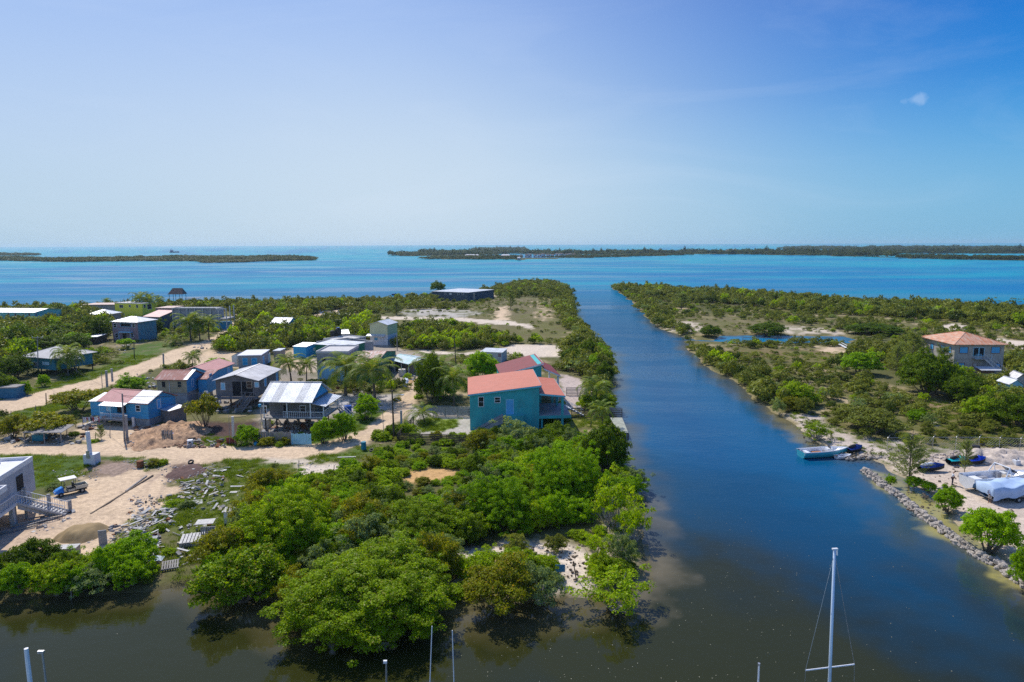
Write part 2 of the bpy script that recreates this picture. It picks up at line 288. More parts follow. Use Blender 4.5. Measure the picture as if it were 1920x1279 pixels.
# ---------------------------------------------------------------- mesh building
class MB:
    def __init__(s): s.v = []; s.f = []; s.mi = []; s.cur = 0
    def quad(s, *p):
        i = len(s.v); s.v += [tuple(q) for q in p]; s.f.append(tuple(range(i, i+len(p)))); s.mi.append(s.cur); return s
    def box(s, x0, y0, z0, x1, y1, z1, mat=None):
        i = len(s.v)
        P = [(x0, y0, z0), (x1, y0, z0), (x1, y1, z0), (x0, y1, z0), (x0, y0, z1), (x1, y0, z1), (x1, y1, z1), (x0, y1, z1)]
        if mat is not None: P = [tuple(mat @ Vector(p)) for p in P]
        s.v += P
        for f in ((0, 3, 2, 1), (4, 5, 6, 7), (0, 1, 5, 4), (1, 2, 6, 5), (2, 3, 7, 6), (3, 0, 4, 7)):
            s.f.append(tuple(i+k for k in f)); s.mi.append(s.cur)
        return s
    def beam(s, p, q, w, h=None):
        p = Vector(p); q = Vector(q); d = q-p; l = d.length; h = h or w
        rot = d.to_track_quat('Z', 'Y').to_matrix().to_4x4(); rot.translation = p
        return s.box(-w/2, -h/2, 0, w/2, h/2, l, rot)
    def prism(s, P, vec):
        n = len(P); i = len(s.v); vec = Vector(vec)
        s.v += [tuple(p) for p in P] + [tuple(Vector(p)+vec) for p in P]
        s.f.append(tuple(range(i, i+n))); s.f.append(tuple(range(i+2*n-1, i+n-1, -1))); s.mi += [s.cur]*2
        for k in range(n):
            s.f.append((i+k, i+n+k, i+n+(k+1) % n, i+(k+1) % n)); s.mi.append(s.cur)
        return s
    def tube(s, pts, rad, n=8, cap=True):
        pts = [Vector(p) for p in pts]; i0 = len(s.v)
        if not hasattr(rad, '__len__'): rad = [rad]*len(pts)
        for k, p in enumerate(pts):
            d = (pts[min(k+1, len(pts)-1)]-pts[max(k-1, 0)])
            if d.length < 1e-9: d = Vector((0, 0, 1))
            d.normalize(); a = Vector((0, 0, 1)) if abs(d.z) < 0.9 else Vector((1, 0, 0))
            u = d.cross(a).normalized(); w = d.cross(u)
            for j in range(n):
                t = 2*PI*j/n; s.v.append(tuple(p+(u*math.cos(t)+w*math.sin(t))*rad[k]))
        for k in range(len(pts)-1):
            for j in range(n):
                a = i0+k*n+j; b = i0+k*n+(j+1) % n
                s.f.append((a, b, b+n, a+n)); s.mi.append(s.cur)
        if cap:
            s.f.append(tuple(i0+j for j in range(n-1, -1, -1))); s.f.append(tuple(i0+(len(pts)-1)*n+j for j in range(n))); s.mi += [s.cur]*2
        return s
    def cyl(s, c, r, h, n=14): return s.tube([c, (c[0], c[1], c[2]+h)], r, n)
    def lathe(s, c, prof, n=16, sx=1, sy=1):
        i0 = len(s.v)
        for r, z in prof:
            for j in range(n):
                t = 2*PI*j/n; s.v.append((c[0]+r*sx*math.cos(t), c[1]+r*sy*math.sin(t), c[2]+z))
        for k in range(len(prof)-1):
            for j in range(n):
                a = i0+k*n+j; b = i0+k*n+(j+1) % n
                s.f.append((a, b, b+n, a+n)); s.mi.append(s.cur)
        s.f.append(tuple(i0+j for j in range(n-1, -1, -1))); s.f.append(tuple(i0+(len(prof)-1)*n+j for j in range(n))); s.mi += [s.cur]*2
        return s
    def torus(s, c, R0, r, n=20, m=8, mat=None):
        i0 = len(s.v); mat = mat or Matrix.Identity(4)
        for a in range(n):
            for b in range(m):
                t = 2*PI*a/n; u = 2*PI*b/m
                p = mat @ Vector(((R0+r*math.cos(u))*math.cos(t), (R0+r*math.cos(u))*math.sin(t), r*math.sin(u)))
                s.v.append((p.x+c[0], p.y+c[1], p.z+c[2]))
        for a in range(n):
            for b in range(m):
                s.f.append((i0+a*m+b, i0+((a+1) % n)*m+b, i0+((a+1) % n)*m+(b+1) % m, i0+a*m+(b+1) % m)); s.mi.append(s.cur)
        return s
    def lump(s, c, r, seed=0, n=10, m=6, flat=1.0):
        rs = random.Random(seed); i0 = len(s.v); r = r if hasattr(r, '__len__') else (r, r, r*flat)
        for k in range(m+1):
            ph = PI*k/m
            for j in range(n):
                t = 2*PI*j/n; q = 1+rs.uniform(-0.2, 0.2)
                if k in (0, m): q = 1
                s.v.append((c[0]+r[0]*q*math.sin(ph)*math.cos(t), c[1]+r[1]*q*math.sin(ph)*math.sin(t), c[2]+r[2]*q*math.cos(ph)))
        for k in range(m):
            for j in range(n):
                a = i0+k*n+j; b = i0+k*n+(j+1) % n
                s.f.append((a, a+n, b+n, b)); s.mi.append(s.cur)
        return s
    def build(s, name, mat, parent=None, smooth=False):
        me = bpy.data.meshes.new(name); me.from_pydata(s.v, [], s.f)
        for m in (mat if isinstance(mat, (list, tuple)) else [mat]): me.materials.append(m)
        if any(s.mi): me.polygons.foreach_set('material_index', s.mi)
        if smooth: me.polygons.foreach_set('use_smooth', [True]*len(me.polygons))
        me.update(); o = bpy.data.objects.new(name, me); C.objects.link(o)
        if parent: o.parent = parent
        return o
def tag(o, label=None, cat=None, group=None, kind=None):
    if label: o['label'] = label
    if cat: o['category'] = cat
    if group: o['group'] = group
    if kind: o['kind'] = kind
    return o
def thing(name, loc, rz, label, cat, group=None):
    o = bpy.data.objects.new(name, None); C.objects.link(o)
    o.location = loc; o.rotation_euler = (0, 0, rz); o.empty_display_size = 0.3
    return tag(o, label, cat, group)
def np_mesh(name, V, F, mat, smooth=False):
    """V (n,3), F (m,k) arrays"""
    me = bpy.data.meshes.new(name); k = F.shape[1]
    me.vertices.add(len(V)); me.vertices.foreach_set('co', V.astype(np.float32).ravel())
    me.loops.add(F.size); me.loops.foreach_set('vertex_index', F.astype(np.int32).ravel())
    me.polygons.add(len(F)); me.polygons.foreach_set('loop_start', np.arange(0, F.size, k, dtype=np.int32))
    me.materials.append(mat)
    if smooth: me.polygons.foreach_set('use_smooth', np.ones(len(F), bool))
    me.update(calc_edges=True); me.validate()
    return me
def copy_thing(root, loc, rz, scale=None, label=None, group=None, cat=None):
    r = root.copy(); C.objects.link(r); r.location = loc; r.rotation_euler = (0, 0, rz)
    if scale: r.scale = scale
    tag(r, label, cat, group)
    for ch in root.children:
        c = ch.copy(); C.objects.link(c); c.parent = r
        for g in ch.children:
            d = g.copy(); C.objects.link(d); d.parent = c
    return r
# ---------------------------------------------------------------- land outlines, given as seen in the photograph and laid on the ground
LAND = {
 'peninsula': [(-900,1110),(-300,1108),(0,1118),(200,1112),(330,1098),(385,1102),(420,1112),(545,1150),(640,1160),(850,1148),(960,1135),(1070,1118),(1160,1112),(1208,1075),(1195,1030),(1208,985),(1218,955),(1190,905),(1172,865),(1160,820),(1148,790),(1140,765),(1150,735),(1148,700),(1135,665),(1112,640),(1088,612),(1076,585),(1070,550),(1058,535),(1030,527),(975,528),(930,537),(890,553),(820,556),(760,562),(700,566),(600,567),(520,572),(440,572),(370,570),(300,572),(200,576),(80,584),(0,590),(-300,598),(-900,610)],
 'east_land': [(1143,536),(1158,548),(1186,565),(1200,580),(1212,598),(1235,616),(1282,632),(1300,638),(1340,639),(1352,630),(1398,628),(1475,630),(1585,631),(1603,636),(1590,643),(1500,643.5),(1380,644),(1340,641),(1300,640),(1286,640),(1296,664),(1330,690),(1370,712),(1410,748),(1455,772),(1500,800),(1530,826),(1562,846),(1600,856),(1650,862),(1668,872),(1680,890),(1712,912),(1760,945),(1808,990),(1868,1040),(1935,1098),(2050,1180),(2700,1300),(3200,700),(2500,600),(1920,582),(1750,575),(1550,565),(1400,551),(1250,541)],
 'isle_a': [(-400,487),(0,489),(140,491.5),(270,490),(370,490),(385,493),(440,492.5),(520,489.5),(588,488.5),(585,484),(500,482),(350,482),(200,485),(100,487),(0,483),(-400,481)],
 'isle_a_west': [(-300,479),(0,480),(75,479),(60,477),(-300,476)],
 'isle_b': [(728,479),(760,480.5),(800,480),(860,479.5),(900,478.5),(960,476),(1050,478),(1120,478),(1240,477),(1400,477.5),(1550,480),(1640,482.3),(1680,483),(1650,480.5),(1600,478),(1700,476),(1920,475.5),(2400,476),(2400,473.5),(1920,473),(1700,473),(1500,473),(1240,474),(1060,474.5),(900,473.5),(800,474)],
 'isle_b_front': [(782,486),(850,486.5),(975,487.5),(1075,484.5),(1200,481),(1300,478.5),(1240,477.5),(1100,481.5),(1000,483),(900,482),(820,483)],
 'isle_c': [(882,469.5),(940,470.3),(992,469.6),(985,467.8),(900,467.6)],
 'isle_e': [(1690,484.6),(1735,485),(1733,483),(1692,482.6)],
 'isle_f': [(1738,485.5),(1800,487.2),(1920,488.5),(2500,492),(2500,488.5),(1920,486),(1800,484.5),(1742,483.6)],
 'isle_g': [(1455,467.5),(1600,468.5),(1780,469.5),(1920,470),(2500,472),(2500,469),(1920,467),(1700,466),(1500,466)],
}
LW = {k: wp(v, -0.4) for k, v in LAND.items()}
MAIN = ('peninsula', 'east_land')
def land_sd(x, y, keys=None):
    """signed distance to the shore in metres, positive on land"""
    best = np.full(x.shape, -1e9)
    rr = np.hypot(x, y); w = np.clip(rr/300, 0.6, 3.0)
    xn = x+(fbm(x/6, y/6, 3)-0.5)*5*w; yn = y+(fbm(x/6, y/6, 11)-0.5)*5*w
    for k in (keys or LW):
        P = LW[k]; d = segdist(xn, yn, P); d = np.where(inpoly(xn, yn, P), d, -d)
        best = np.maximum(best, d)
    return best

# fan-shaped sheets round the point below the camera: fine near, coarse far
def fan(a0, a1, na, radii):
    th = np.radians(np.linspace(a0, a1, na)); rr = np.asarray(radii)
    X = rr[:, None]*np.sin(th)[None, :]; Y = rr[:, None]*np.cos(th)[None, :]
    i = np.arange((len(rr)-1)*(na-1)); r = i//(na-1); c = i % (na-1); a = r*na+c
    return X.ravel(), Y.ravel(), np.stack([a, a+1, a+na+1, a+na], 1)
def rows(p0, p1, step):
    p = np.arange(p0, p1, step); ang = np.radians(PITCH)+np.arctan((p-639.5)/FOC)
    return (CAMZ/np.tan(ang))[::-1]

# colour zones: (outline as seen, colour, softness metres, wobble metres, strength)
SAND = (0.64, 0.475, 0.31); SANDW = (0.66, 0.55, 0.43); ORSAND = (0.60, 0.36, 0.15); MARL = (0.47, 0.43, 0.37)
GRS = (0.075, 0.130, 0.015); GRSO = (0.13, 0.135, 0.03); GRSB = (0.17, 0.23, 0.03); DSOIL = (0.085, 0.05, 0.04); BSOIL = (0.24, 0.17, 0.12); SCRUB = (0.135, 0.125, 0.042)
def band(pts):
    """(x, y, half height in px) centre line -> outline"""
    return [(x, y-h) for x, y, h in pts]+[(x, y+h) for x, y, h in reversed(pts)]
ZONES = [
 # grass and low cover first, bare ground after
 ([(-300,700),(60,730),(190,690),(250,650),(300,640),(330,652),(240,690),(170,712),(60,750),(-300,775)], GRS, 2, 3, 1.0, 'grass'),
 ([(30,745),(60,735),(180,700),(185,712),(90,742)], GRS, 1, 2, 1.0, 'grass'),
 ([(-300,845),(0,846),(60,850),(200,858),(340,862),(350,872),(270,880),(180,885),(110,900),(60,930),(-300,950)], (0.075,0.125,0.02), 1, 1.5, 1.0, 'grass'),
 ([(330,1010),(270,1000),(250,980),(300,950),(340,920),(385,880),(420,868),(560,872),(580,905),(520,940),(480,990),(460,1060),(380,1090),(300,1090)], (0.115,0.135,0.028), 1, 2, 1.0, 'grass'),
 ([(230,1000),(330,1000),(420,1040),(390,1100),(300,1110),(200,1080)], (0.12,0.115,0.04), 1, 2, 0.9, 'grass'),
 ([(420,860),(520,862),(560,870),(470,880),(400,880)], GRS, 1, 2, 0.9, 'grass'),
 ([(560,855),(640,845),(700,835),(720,845),(660,862),(590,868)], GRS, 1, 1.5, 0.9, 'grass'),
 ([(600,800),(660,775),(720,755),(722,775),(690,808),(640,830),(560,840)], GRS, 1, 1, 0.9, 'grass'),
 ([(330,795),(480,790),(500,825),(440,838),(330,838)], DSOIL, 1, 1.5, 1.0, 'bare'),
 ([(385,818),(470,822),(470,842),(350,842)], GRS, 0.8, 1, 0.9, 'grass'),
 ([(90,742),(170,720),(200,735),(170,760),(100,775),(60,790),(0,800),(0,790)], GRS, 1, 2, 0.9, 'grass'),
 ([(700,600),(940,590),(1000,575),(1060,600),(1075,630),(1060,645),(940,640),(820,620),(700,612)], (0.15,0.13,0.05), 4, 8, 0.9, 'low'),
 ([(920,560),(1010,560),(1030,600),(930,590)], (0.17,0.14,0.07), 4, 8, 0.9, 'low'),
 ([(1230,600),(1400,590),(1600,605),(1600,628),(1240,622)], (0.18,0.15,0.07), 4, 8, 0.9, 'low'),
 ([(1300,655),(1480,655),(1670,655),(1650,690),(1500,680),(1400,672)], (0.19,0.14,0.06), 3, 6, 0.9, 'low'),
 ([(1600,700),(1700,735),(1800,760),(1920,790),(2100,830),(2100,860),(1920,835),(1750,830),(1700,800),(1620,740)], (0.15,0.13,0.04), 2, 4, 1.0, 'low'),
 # bare ground
 (band([(-400,800,16),(0,765,14),(90,745,13),(190,718,11),(260,693,11),(330,668,12),(390,645,9),(430,618,6),(455,600,3)]), SAND, 0.5, 1.0, 1.0, 'bare'),
 ([(390,655),(470,665),(470,690),(370,690),(340,680)], SAND, 1, 1.5, 0.9, 'bare'),
 (band([(-400,842,14),(0,841,12),(120,843,10),(230,845,13),(330,850,12),(450,849,13),(540,848,11),(620,838,11),(680,820,14),(720,795,20),(755,765,22),(778,735,22),(790,712,14),(800,700,8)]), SAND, 0.4, 0.8, 1.0, 'bare'),
 ([(330,850),(300,880),(240,872),(190,890),(150,900),(100,930),(40,950),(-200,960),(-200,1090),(0,1066),(100,1058),(190,1040),(245,995),(290,962),(330,925),(340,890),(400,868),(420,856)], SAND, 0.6, 2.0, 1.0, 'bare'),
 ([(-300,960),(20,960),(140,965),(80,1010),(0,1055),(-300,1090)], (0.50,0.37,0.27), 1, 1, 0.6, 'bare'),
 ([(190,862),(245,868),(265,876),(215,892),(160,896),(150,884)], BSOIL, 0.5, 1, 0.9, 'bare'),
 ([(315,878),(345,868),(385,872),(372,890),(330,900),(318,893)], DSOIL, 0.5, 1, 1.0, 'bare'),
 ([(150,795),(240,790),(300,800),(300,830),(230,836),(180,832),(140,815)], SAND, 0.6, 1, 1.0, 'bare'),
 ([(0,800),(60,790),(150,800),(150,832),(0,830)], (0.36,0.28,0.18), 1, 2, 0.8, 'yard'),
 ([(480,770),(560,760),(640,770),(620,810),(500,826)], (0.36,0.30,0.24), 1, 1, 0.9, 'yard'),
 ([(620,740),(740,740),(735,765),(690,775),(630,772)], (0.50,0.45,0.42), 1, 1, 0.9, 'yard'),
 ([(400,700),(560,690),(600,712),(590,725),(500,760),(400,770),(290,770),(290,740)], (0.30,0.25,0.2), 1, 2, 0.9, 'yard'),
 ([(560,650),(600,668),(600,700),(520,690),(520,665)], SAND, 1, 1, 0.9, 'yard'),
 ([(560,655),(700,640),(790,665),(800,700),(740,720),(600,710)], (0.42,0.35,0.28), 1, 2, 0.8, 'yard'),
 ([(790,662),(950,668),(1060,670),(1060,648),(960,645),(940,655),(860,662),(780,655)], SANDW, 1, 2, 1.0, 'bare'),
 ([(770,760),(885,762),(885,815),(762,815)], (0.45,0.40,0.34), 0.5, 0.5, 1.0, 'yard'),
 ([(786,790),(800,783),(862,786),(858,800),(830,808),(785,808)], GRSB, 0.3, 0.5, 1.0, 'lawn'),
 ([(1050,700),(1110,720),(1125,760),(1060,768)], (0.52,0.42,0.36), 0.5, 1, 1.0, 'yard'),
 ([(1060,778),(1150,778),(1150,792),(1120,800),(1070,802)], (0.24,0.23,0.06), 0.5, 1, 1.0, 'lawn'),
 ([(555,872),(600,868),(660,872),(665,884),(600,888),(575,905),(560,900)], SANDW, 0.7, 1.2, 1.0, 'bare'),
 ([(500,858),(560,858),(600,862),(560,870),(500,868)], SANDW, 0.7, 1.2, 0.8, 'bare'),
 ([(755,888),(800,878),(858,882),(850,898),(800,905),(760,908)], ORSAND, 0.6, 1.0, 1.0, 'bare'),
 ([(800,1045),(880,1030),(960,1012),(1060,1010),(1110,1040),(1125,1090),(1090,1115),(1050,1100),(1000,1065),(900,1062),(870,1100),(860,1060)], SANDW, 0.8, 2.0, 1.0, 'bare'),
 ([(1120,990),(1200,960),(1210,1000),(1190,1070),(1150,1060)], (0.42,0.34,0.27), 0.8, 2.0, 0.9, 'low'),
 ([(1170,880),(1210,920),(1215,950),(1190,990),(1160,960)], (0.38,0.30,0.22), 1, 2, 0.9, 'low'),
 ([(1786,700),(1905,698),(1915,735),(1800,728)], (0.3,0.25,0.17), 0.6, 1, 0.8, 'yard'),
 # far tracks and lots
 (band([(570,600,3),(600,592,4),(650,580,3.5),(692,568,2)]), SAND, 0.8, 1.5, 1.0, 'bare'),
 ([(425,605),(460,603),(440,620),(415,625)], SAND, 0.8, 1.5, 1.0, 'bare'),
 (band([(655,594,1.5),(760,597,2.5),(860,599,3),(960,606,4),(1000,615,3)]), SANDW, 0.8, 3, 1.0, 'bare'),
 ([(752,582),(775,579),(860,580),(895,584),(890,592),(860,596),(760,594)], MARL, 1, 4, 0.95, 'low'),
 ([(935,575),(950,573),(955,600),(928,602)], SAND, 1, 3, 1.0, 'bare'),
 ([(880,550),(925,546),(932,556),(905,562),(884,562)], SANDW, 1, 3, 1.0, 'bare'),
 ([(1000,565),(1015,563),(1040,600),(1010,600)], SAND, 1, 4, 0.6, 'low'),
 ([(700,560),(805,560),(805,563),(700,566)], SANDW, 1, 2, 0.8, 'low'),
 # east land
 ([(1470,770),(1510,768),(1560,800),(1640,822),(1720,838),(1920,846),(2200,860),(2200,880),(1920,872),(1720,862),(1650,862),(1560,850),(1520,826)], (0.55,0.46,0.38), 0.8, 2, 1.0, 'low'),
 ([(1640,866),(1720,850),(1920,852),(2300,880),(2300,1250),(1920,1110),(1850,1030),(1790,968),(1740,925),(1690,892)], (0.58,0.47,0.37), 0.8, 1, 1.0, 'bare'),
 ([(1760,611),(1795,606),(1812,612),(1800,624),(1765,616)], SANDW, 1, 3, 1.0, 'bare'),
 ([(1850,632),(1930,640),(2300,650),(2300,672),(1900,655)], SANDW, 1, 3, 1.0, 'bare'),
 ([(1540,650),(1662,652),(1660,660),(1600,666),(1545,662)], SAND, 1, 3, 0.9, 'low'),
 ([(1640,668),(1668,668),(1665,680),(1645,680)], SANDW, 1, 3, 0.9, 'low'),
 ([(1460,610),(1560,618),(1600,626),(1470,626)], SANDW, 1, 3, 0.8, 'low'),
 ([(1230,606),(1300,602),(1330,624),(1250,622)], SANDW, 1, 4, 0.7, 'low'),
 (band([(1640,735,2),(1680,748,2),(1712,770,2.5),(1745,800,2)]), (0.5,0.38,0.26), 0.4, 1, 0.9, 'low'),
 (band([(1700,745,3),(1800,770,5),(1860,795,6),(1960,820,6),(2300,850,8)]), (0.34,0.22,0.14), 1, 2, 0.9, 'low'),
 ([(1735,790),(1765,792),(1762,800),(1738,800)], MARL, 0.4, 1, 1.0, 'low'),
 ([(1330,552),(1360,550),(1370,556),(1335,557)], SAND, 2, 6, 0.8, 'low'),
 ([(1860,560),(1990,565),(1990,570),(1860,566)], SCRUB, 2, 6, 0.8, 'low'),
]
def zone_weight(x, y, z, P=None):
    out, col, soft, wob, st, kind = z
    P = P or wp(out)
    cx = [p[0] for p in P]; cy = [p[1] for p in P]; m = 12
    sel = (x > min(cx)-m) & (x < max(cx)+m) & (y > min(cy)-m) & (y < max(cy)+m)
    w = np.zeros(x.shape)
    if sel.any():
        xs, ys = x[sel], y[sel]
        xn = xs+(fbm(xs/2.3, ys/2.3, 21)-0.5)*2.4*wob; yn = ys+(fbm(xs/2.3, ys/2.3, 37)-0.5)*2.4*wob
        d = segdist(xn, yn, P); d = np.where(inpoly(xn, yn, P), d, -d)
        w[sel] = np.clip(d/max(soft, 0.01)*0.5+0.5, 0, 1)*st
    return w

# ground sheet
gr = np.concatenate([[2, 8, 15, 20], rows(463.2, 1660, 1.7)])
gx, gy, gf = fan(-62, 62, 1150, gr)
gsd = land_sd(gx, gy)
gd = np.hypot(gx, gy)
gz = np.interp(gsd, [-15, -4, -1.0, 0.6, 2.5, 6], [-3, -1.5, -0.75, -0.3, -0.06, 0.0])
gz = gz+np.where(gsd > 1.5, (fbm(gx/9, gy/9, 5)-0.5)*0.25+(fbm(gx/1.5, gy/1.5, 8)-0.5)*0.10, 0)
t = fbm(gx/14, gy/14, 2)[:, None]; t2 = fbm(gx/3, gy/3, 9)[:, None]; t3 = fbm(gx/0.9, gy/0.9, 19)[:, None]
base = np.array(SCRUB)*(0.75+0.5*t)+np.clip((t2-0.56)*6, 0, 1)*np.clip((t-0.38)*5, 0, 1)*0.55*(np.array(SAND)-np.array(SCRUB))
base = base+np.clip((0.45-t)*6, 0, 1)*0.4*(np.array((0.075, 0.095, 0.025))-base)
col = base.copy()
for z in ZONES:
    w = zone_weight(gx, gy, z)[:, None]
    c = np.array(z[1])
    if z[5] in ('bare', 'yard'):
        c = c*(0.86+0.28*t2)*(0.92+0.16*t3)
    if z[5] == 'low':
        # sandy ground broken by patches of low green
        g = np.clip((fbm(gx/4, gy/4, 51)-0.47)*7, 0, 1)[:, None]; c = c*(0.8+0.4*t2)*(1-0.65*g)+np.array(GRSO)*0.65*g
    if z[5] == 'grass':
        g = np.clip((fbm(gx/2.2, gy/2.2, 71)-0.57)*8, 0, 1)[:, None]; c = c*(0.75+0.5*t2)*(1-0.4*g)+np.array(BSOIL)*0.4*g
    col = col*(1-w)+c*w
# wheel tracks on the roads
for ln in ([(0,765),(90,745),(190,718),(260,693),(330,668),(390,645)], [(0,841),(120,843),(330,848),(450,850),(540,848),(620,838),(680,820),(720,795),(755,765),(778,735)], [(330,860),(290,885),(240,930),(180,985),(90,1040)], [(340,862),(270,900),(190,930),(120,945)], [(350,856),(300,900),(270,960),(220,1000)], [(785,722),(770,760),(740,800),(700,835)]):
    P = wp(ln); d = segdist(gx, gy, P, False)
    k = np.exp(-((np.abs(d-0.85)/0.3)**2))*0.42*np.clip(fbm(gx/5, gy/5, 13)*2-0.4, 0, 1)
    col = col*(1-k[:, None])+np.array((0.40, 0.29, 0.21))*k[:, None]
# shore: wet sand and algae just above the water
sh = np.clip(1-np.abs(gsd-0.2)/1.0, 0, 1)[:, None]*0.7
sh = sh*(gd < 700)[:, None]; eb = (gx > 25)[:, None]
col = col*(1-sh)+np.where(eb, np.array((0.30, 0.24, 0.12)), np.array((0.12, 0.095, 0.05)))*sh
far = np.clip((gd-700)/400, 0, 1)[:, None]*(gsd > 0)[:, None]
col = col*(1-far)+np.array((0.075, 0.085, 0.03))*(0.7+0.6*t)*far
dp = np.clip(-gsd/3, 0, 1)[:, None]; col = col*(1-dp)+np.array((0.16, 0.15, 0.08))*dp
def set_col(me, name, colr):
    a = me.color_attributes.new(name, 'FLOAT_COLOR', 'POINT')
    rgba = np.ones((len(colr), 4), np.float32); rgba[:, :3] = np.clip(colr, 0.002, 0.9); a.data.foreach_set('color', rgba.ravel())
gm, t_, b_ = mk('ground_cover'); l = t_.links.new
at = node(t_, 'ShaderNodeAttribute', attribute_name='cover'); geo = node(t_, 'ShaderNodeNewGeometry')
n1 = node(t_, 'ShaderNodeTexNoise', i_Scale=1.7, i_Detail=8.0, i_Roughness=0.7); n2 = node(t_, 'ShaderNodeTexNoise', i_Scale=9.0, i_Detail=4.0, i_Roughness=0.7)
l(geo.outputs['Position'], n1.inputs[0]); l(geo.outputs['Position'], n2.inputs[0])
r1 = node(t_, 'ShaderNodeMapRange', n1=0.32, n2=0.68, n3=0.70, n4=1.22); l(n1.outputs[0], r1.inputs[0])
r2 = node(t_, 'ShaderNodeMapRange', n1=0.32, n2=0.68, n3=0.72, n4=1.20); l(n2.outputs[0], r2.inputs[0])
mm = node(t_, 'ShaderNodeMath', operation='MULTIPLY'); l(r1.outputs[0], mm.inputs[0]); l(r2.outputs[0], mm.inputs[1])
vs = node(t_, 'ShaderNodeVectorMath', operation='SCALE'); l(at.outputs[0], vs.inputs[0]); l(mm.outputs[0], vs.inputs['Scale'])
l(vs.outputs[0], b_.inputs['Base Color']); b_.inputs['Roughness'].default_value = 0.95; b_.inputs['Specular IOR Level'].default_value = 0.15
bp = node(t_, 'ShaderNodeBump', i_Strength=0.6, i_Distance=0.12); l(n1.outputs[0], bp.inputs['Height'])
bp2 = node(t_, 'ShaderNodeBump', i_Strength=0.5, i_Distance=0.03); l(n2.outputs[0], bp2.inputs['Height']); l(bp.outputs[0], bp2.inputs['Normal']); l(bp2.outputs[0], b_.inputs['Normal'])
me = np_mesh('ground', np.stack([gx, gy, gz], 1), gf, gm, True); set_col(me, 'cover', col)
go = bpy.data.objects.new('ground', me); C.objects.link(go); tag(go, kind='structure')

# water sheet, out to the horizon
wr = np.concatenate([[1, 10, 18, 24], rows(462.0, 1500, 2.6), [16000, 24000, 40000, 80000]])
wr = np.unique(np.sort(wr))
wx, wy, wf = fan(-88, 88, 900, wr)
wsd = land_sd(wx, wy, None)
wd = np.hypot(wx, wy); dist = -wsd
def mixc(a, b, k): return a*(1-k)+np.array(b)*k
n_a = fbm(wx/18, wy/18, 61)[:, None]; n_b = fbm(wx/160, wy/45, 63)[:, None]; n_c = fbm(wx/5, wy/5, 67)[:, None]
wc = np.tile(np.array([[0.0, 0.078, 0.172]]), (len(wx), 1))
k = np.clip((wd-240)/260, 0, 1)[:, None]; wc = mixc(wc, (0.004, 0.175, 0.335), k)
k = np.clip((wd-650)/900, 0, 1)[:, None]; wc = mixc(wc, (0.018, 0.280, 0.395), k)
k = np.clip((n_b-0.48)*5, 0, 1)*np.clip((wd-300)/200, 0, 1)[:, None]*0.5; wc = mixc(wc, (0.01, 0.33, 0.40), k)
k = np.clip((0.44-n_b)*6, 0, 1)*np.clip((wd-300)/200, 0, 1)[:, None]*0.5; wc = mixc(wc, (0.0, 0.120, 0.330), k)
# the basin in front: brown-green, turbid water
px_, py_ = project(wx, wy)
kn = np.clip((96-wd+(n_a[:, 0]-0.5)*40+np.clip((wx-20)*-0.15, -8, 12))/34, 0, 1)[:, None]
wc = mixc(wc, (0.027, 0.029, 0.007), kn)
# sand and weed showing through the shallows
k = np.clip(1-(dist+(n_c[:, 0]-0.5)*5)/4.5, 0, 1)[:, None]*np.clip((330-wd)/120, 0, 1)[:, None]*0.8
wc = mixc(wc, (0.115, 0.095, 0.045), k)
WZ = [([(1215,640),(1290,760),(1420,900),(1560,1000),(1660,1070),(1540,1070),(1400,970),(1290,850),(1225,740)], (0.0,0.045,0.125), 6.0, 0.6), ([(1300,628),(1700,628),(1700,646),(1300,650)], (0.0,0.17,0.33), 1.0, 1.0), ([(1195,900),(1225,930),(1250,985),(1262,1050),(1240,1120),(1200,1140),(1190,1080),(1215,1010),(1200,950)], (0.20,0.165,0.10), 1.5, 0.6),
      ([(1455,745),(1500,780),(1540,835),(1530,850),(1490,820),(1455,780)], (0.21,0.17,0.07), 1.5, 0.8),
      ([(1590,870),(1640,895),(1700,960),(1790,1030),(1850,1080),(1800,1060),(1700,1000),(1620,930)], (0.10,0.09,0.04), 3.0, 0.5),
      ([(1640,872),(1692,890),(1761,940),(1808,980),(1868,1030),(1950,1100),(1930,1104),(1879,1068),(1832,1042),(1785,1010),(1726,968),(1682,932),(1622,886)], (0.34,0.30,0.10), 0.8, 0.95),
      ([(1030,1100),(1130,1100),(1160,1130),(1060,1150)], (0.09,0.075,0.04), 1.0, 0.7)]
for out, c, soft, st in WZ:
    k = zone_weight(wx, wy, (out, c, soft, 2.5, st, 'w'))[:, None]*(0.55+0.7*n_c); wc = mixc(wc, c, np.clip(k, 0, 1))
# darker patches over the basin, then a long dark blue band
k = np.clip((n_a-0.55)*7, 0, 1)*kn*0.55; wc = mixc(wc, (0.010, 0.022, 0.026), k)
k = zone_weight(wx, wy, ([(1280,860),(1420,870),(1560,960),(1700,1030),(1820,1110),(1900,1200),(1760,1180),(1560,1080),(1400,1000),(1250,1000)], 0, 6.0, 3.0, 0.75, 'w'))[:, None]*(0.4+n_a); wc = mixc(wc, (0.003, 0.050, 0.105), np.clip(k, 0, 1))
wm, t_, b_ = mk('sea_water'); l = t_.links.new
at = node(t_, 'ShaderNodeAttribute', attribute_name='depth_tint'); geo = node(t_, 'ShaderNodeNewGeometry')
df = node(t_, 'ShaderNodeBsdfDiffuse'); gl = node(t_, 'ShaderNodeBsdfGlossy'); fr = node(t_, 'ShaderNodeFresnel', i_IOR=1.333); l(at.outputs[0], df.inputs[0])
ln = node(t_, 'ShaderNodeVectorMath', operation='LENGTH'); l(geo.outputs['Position'], ln.inputs[0])
spv = node(t_, 'ShaderNodeMapRange', n1=90.0, n2=600.0, n3=0.30, n4=0.24); l(ln.outputs['Value'], spv.inputs[0])
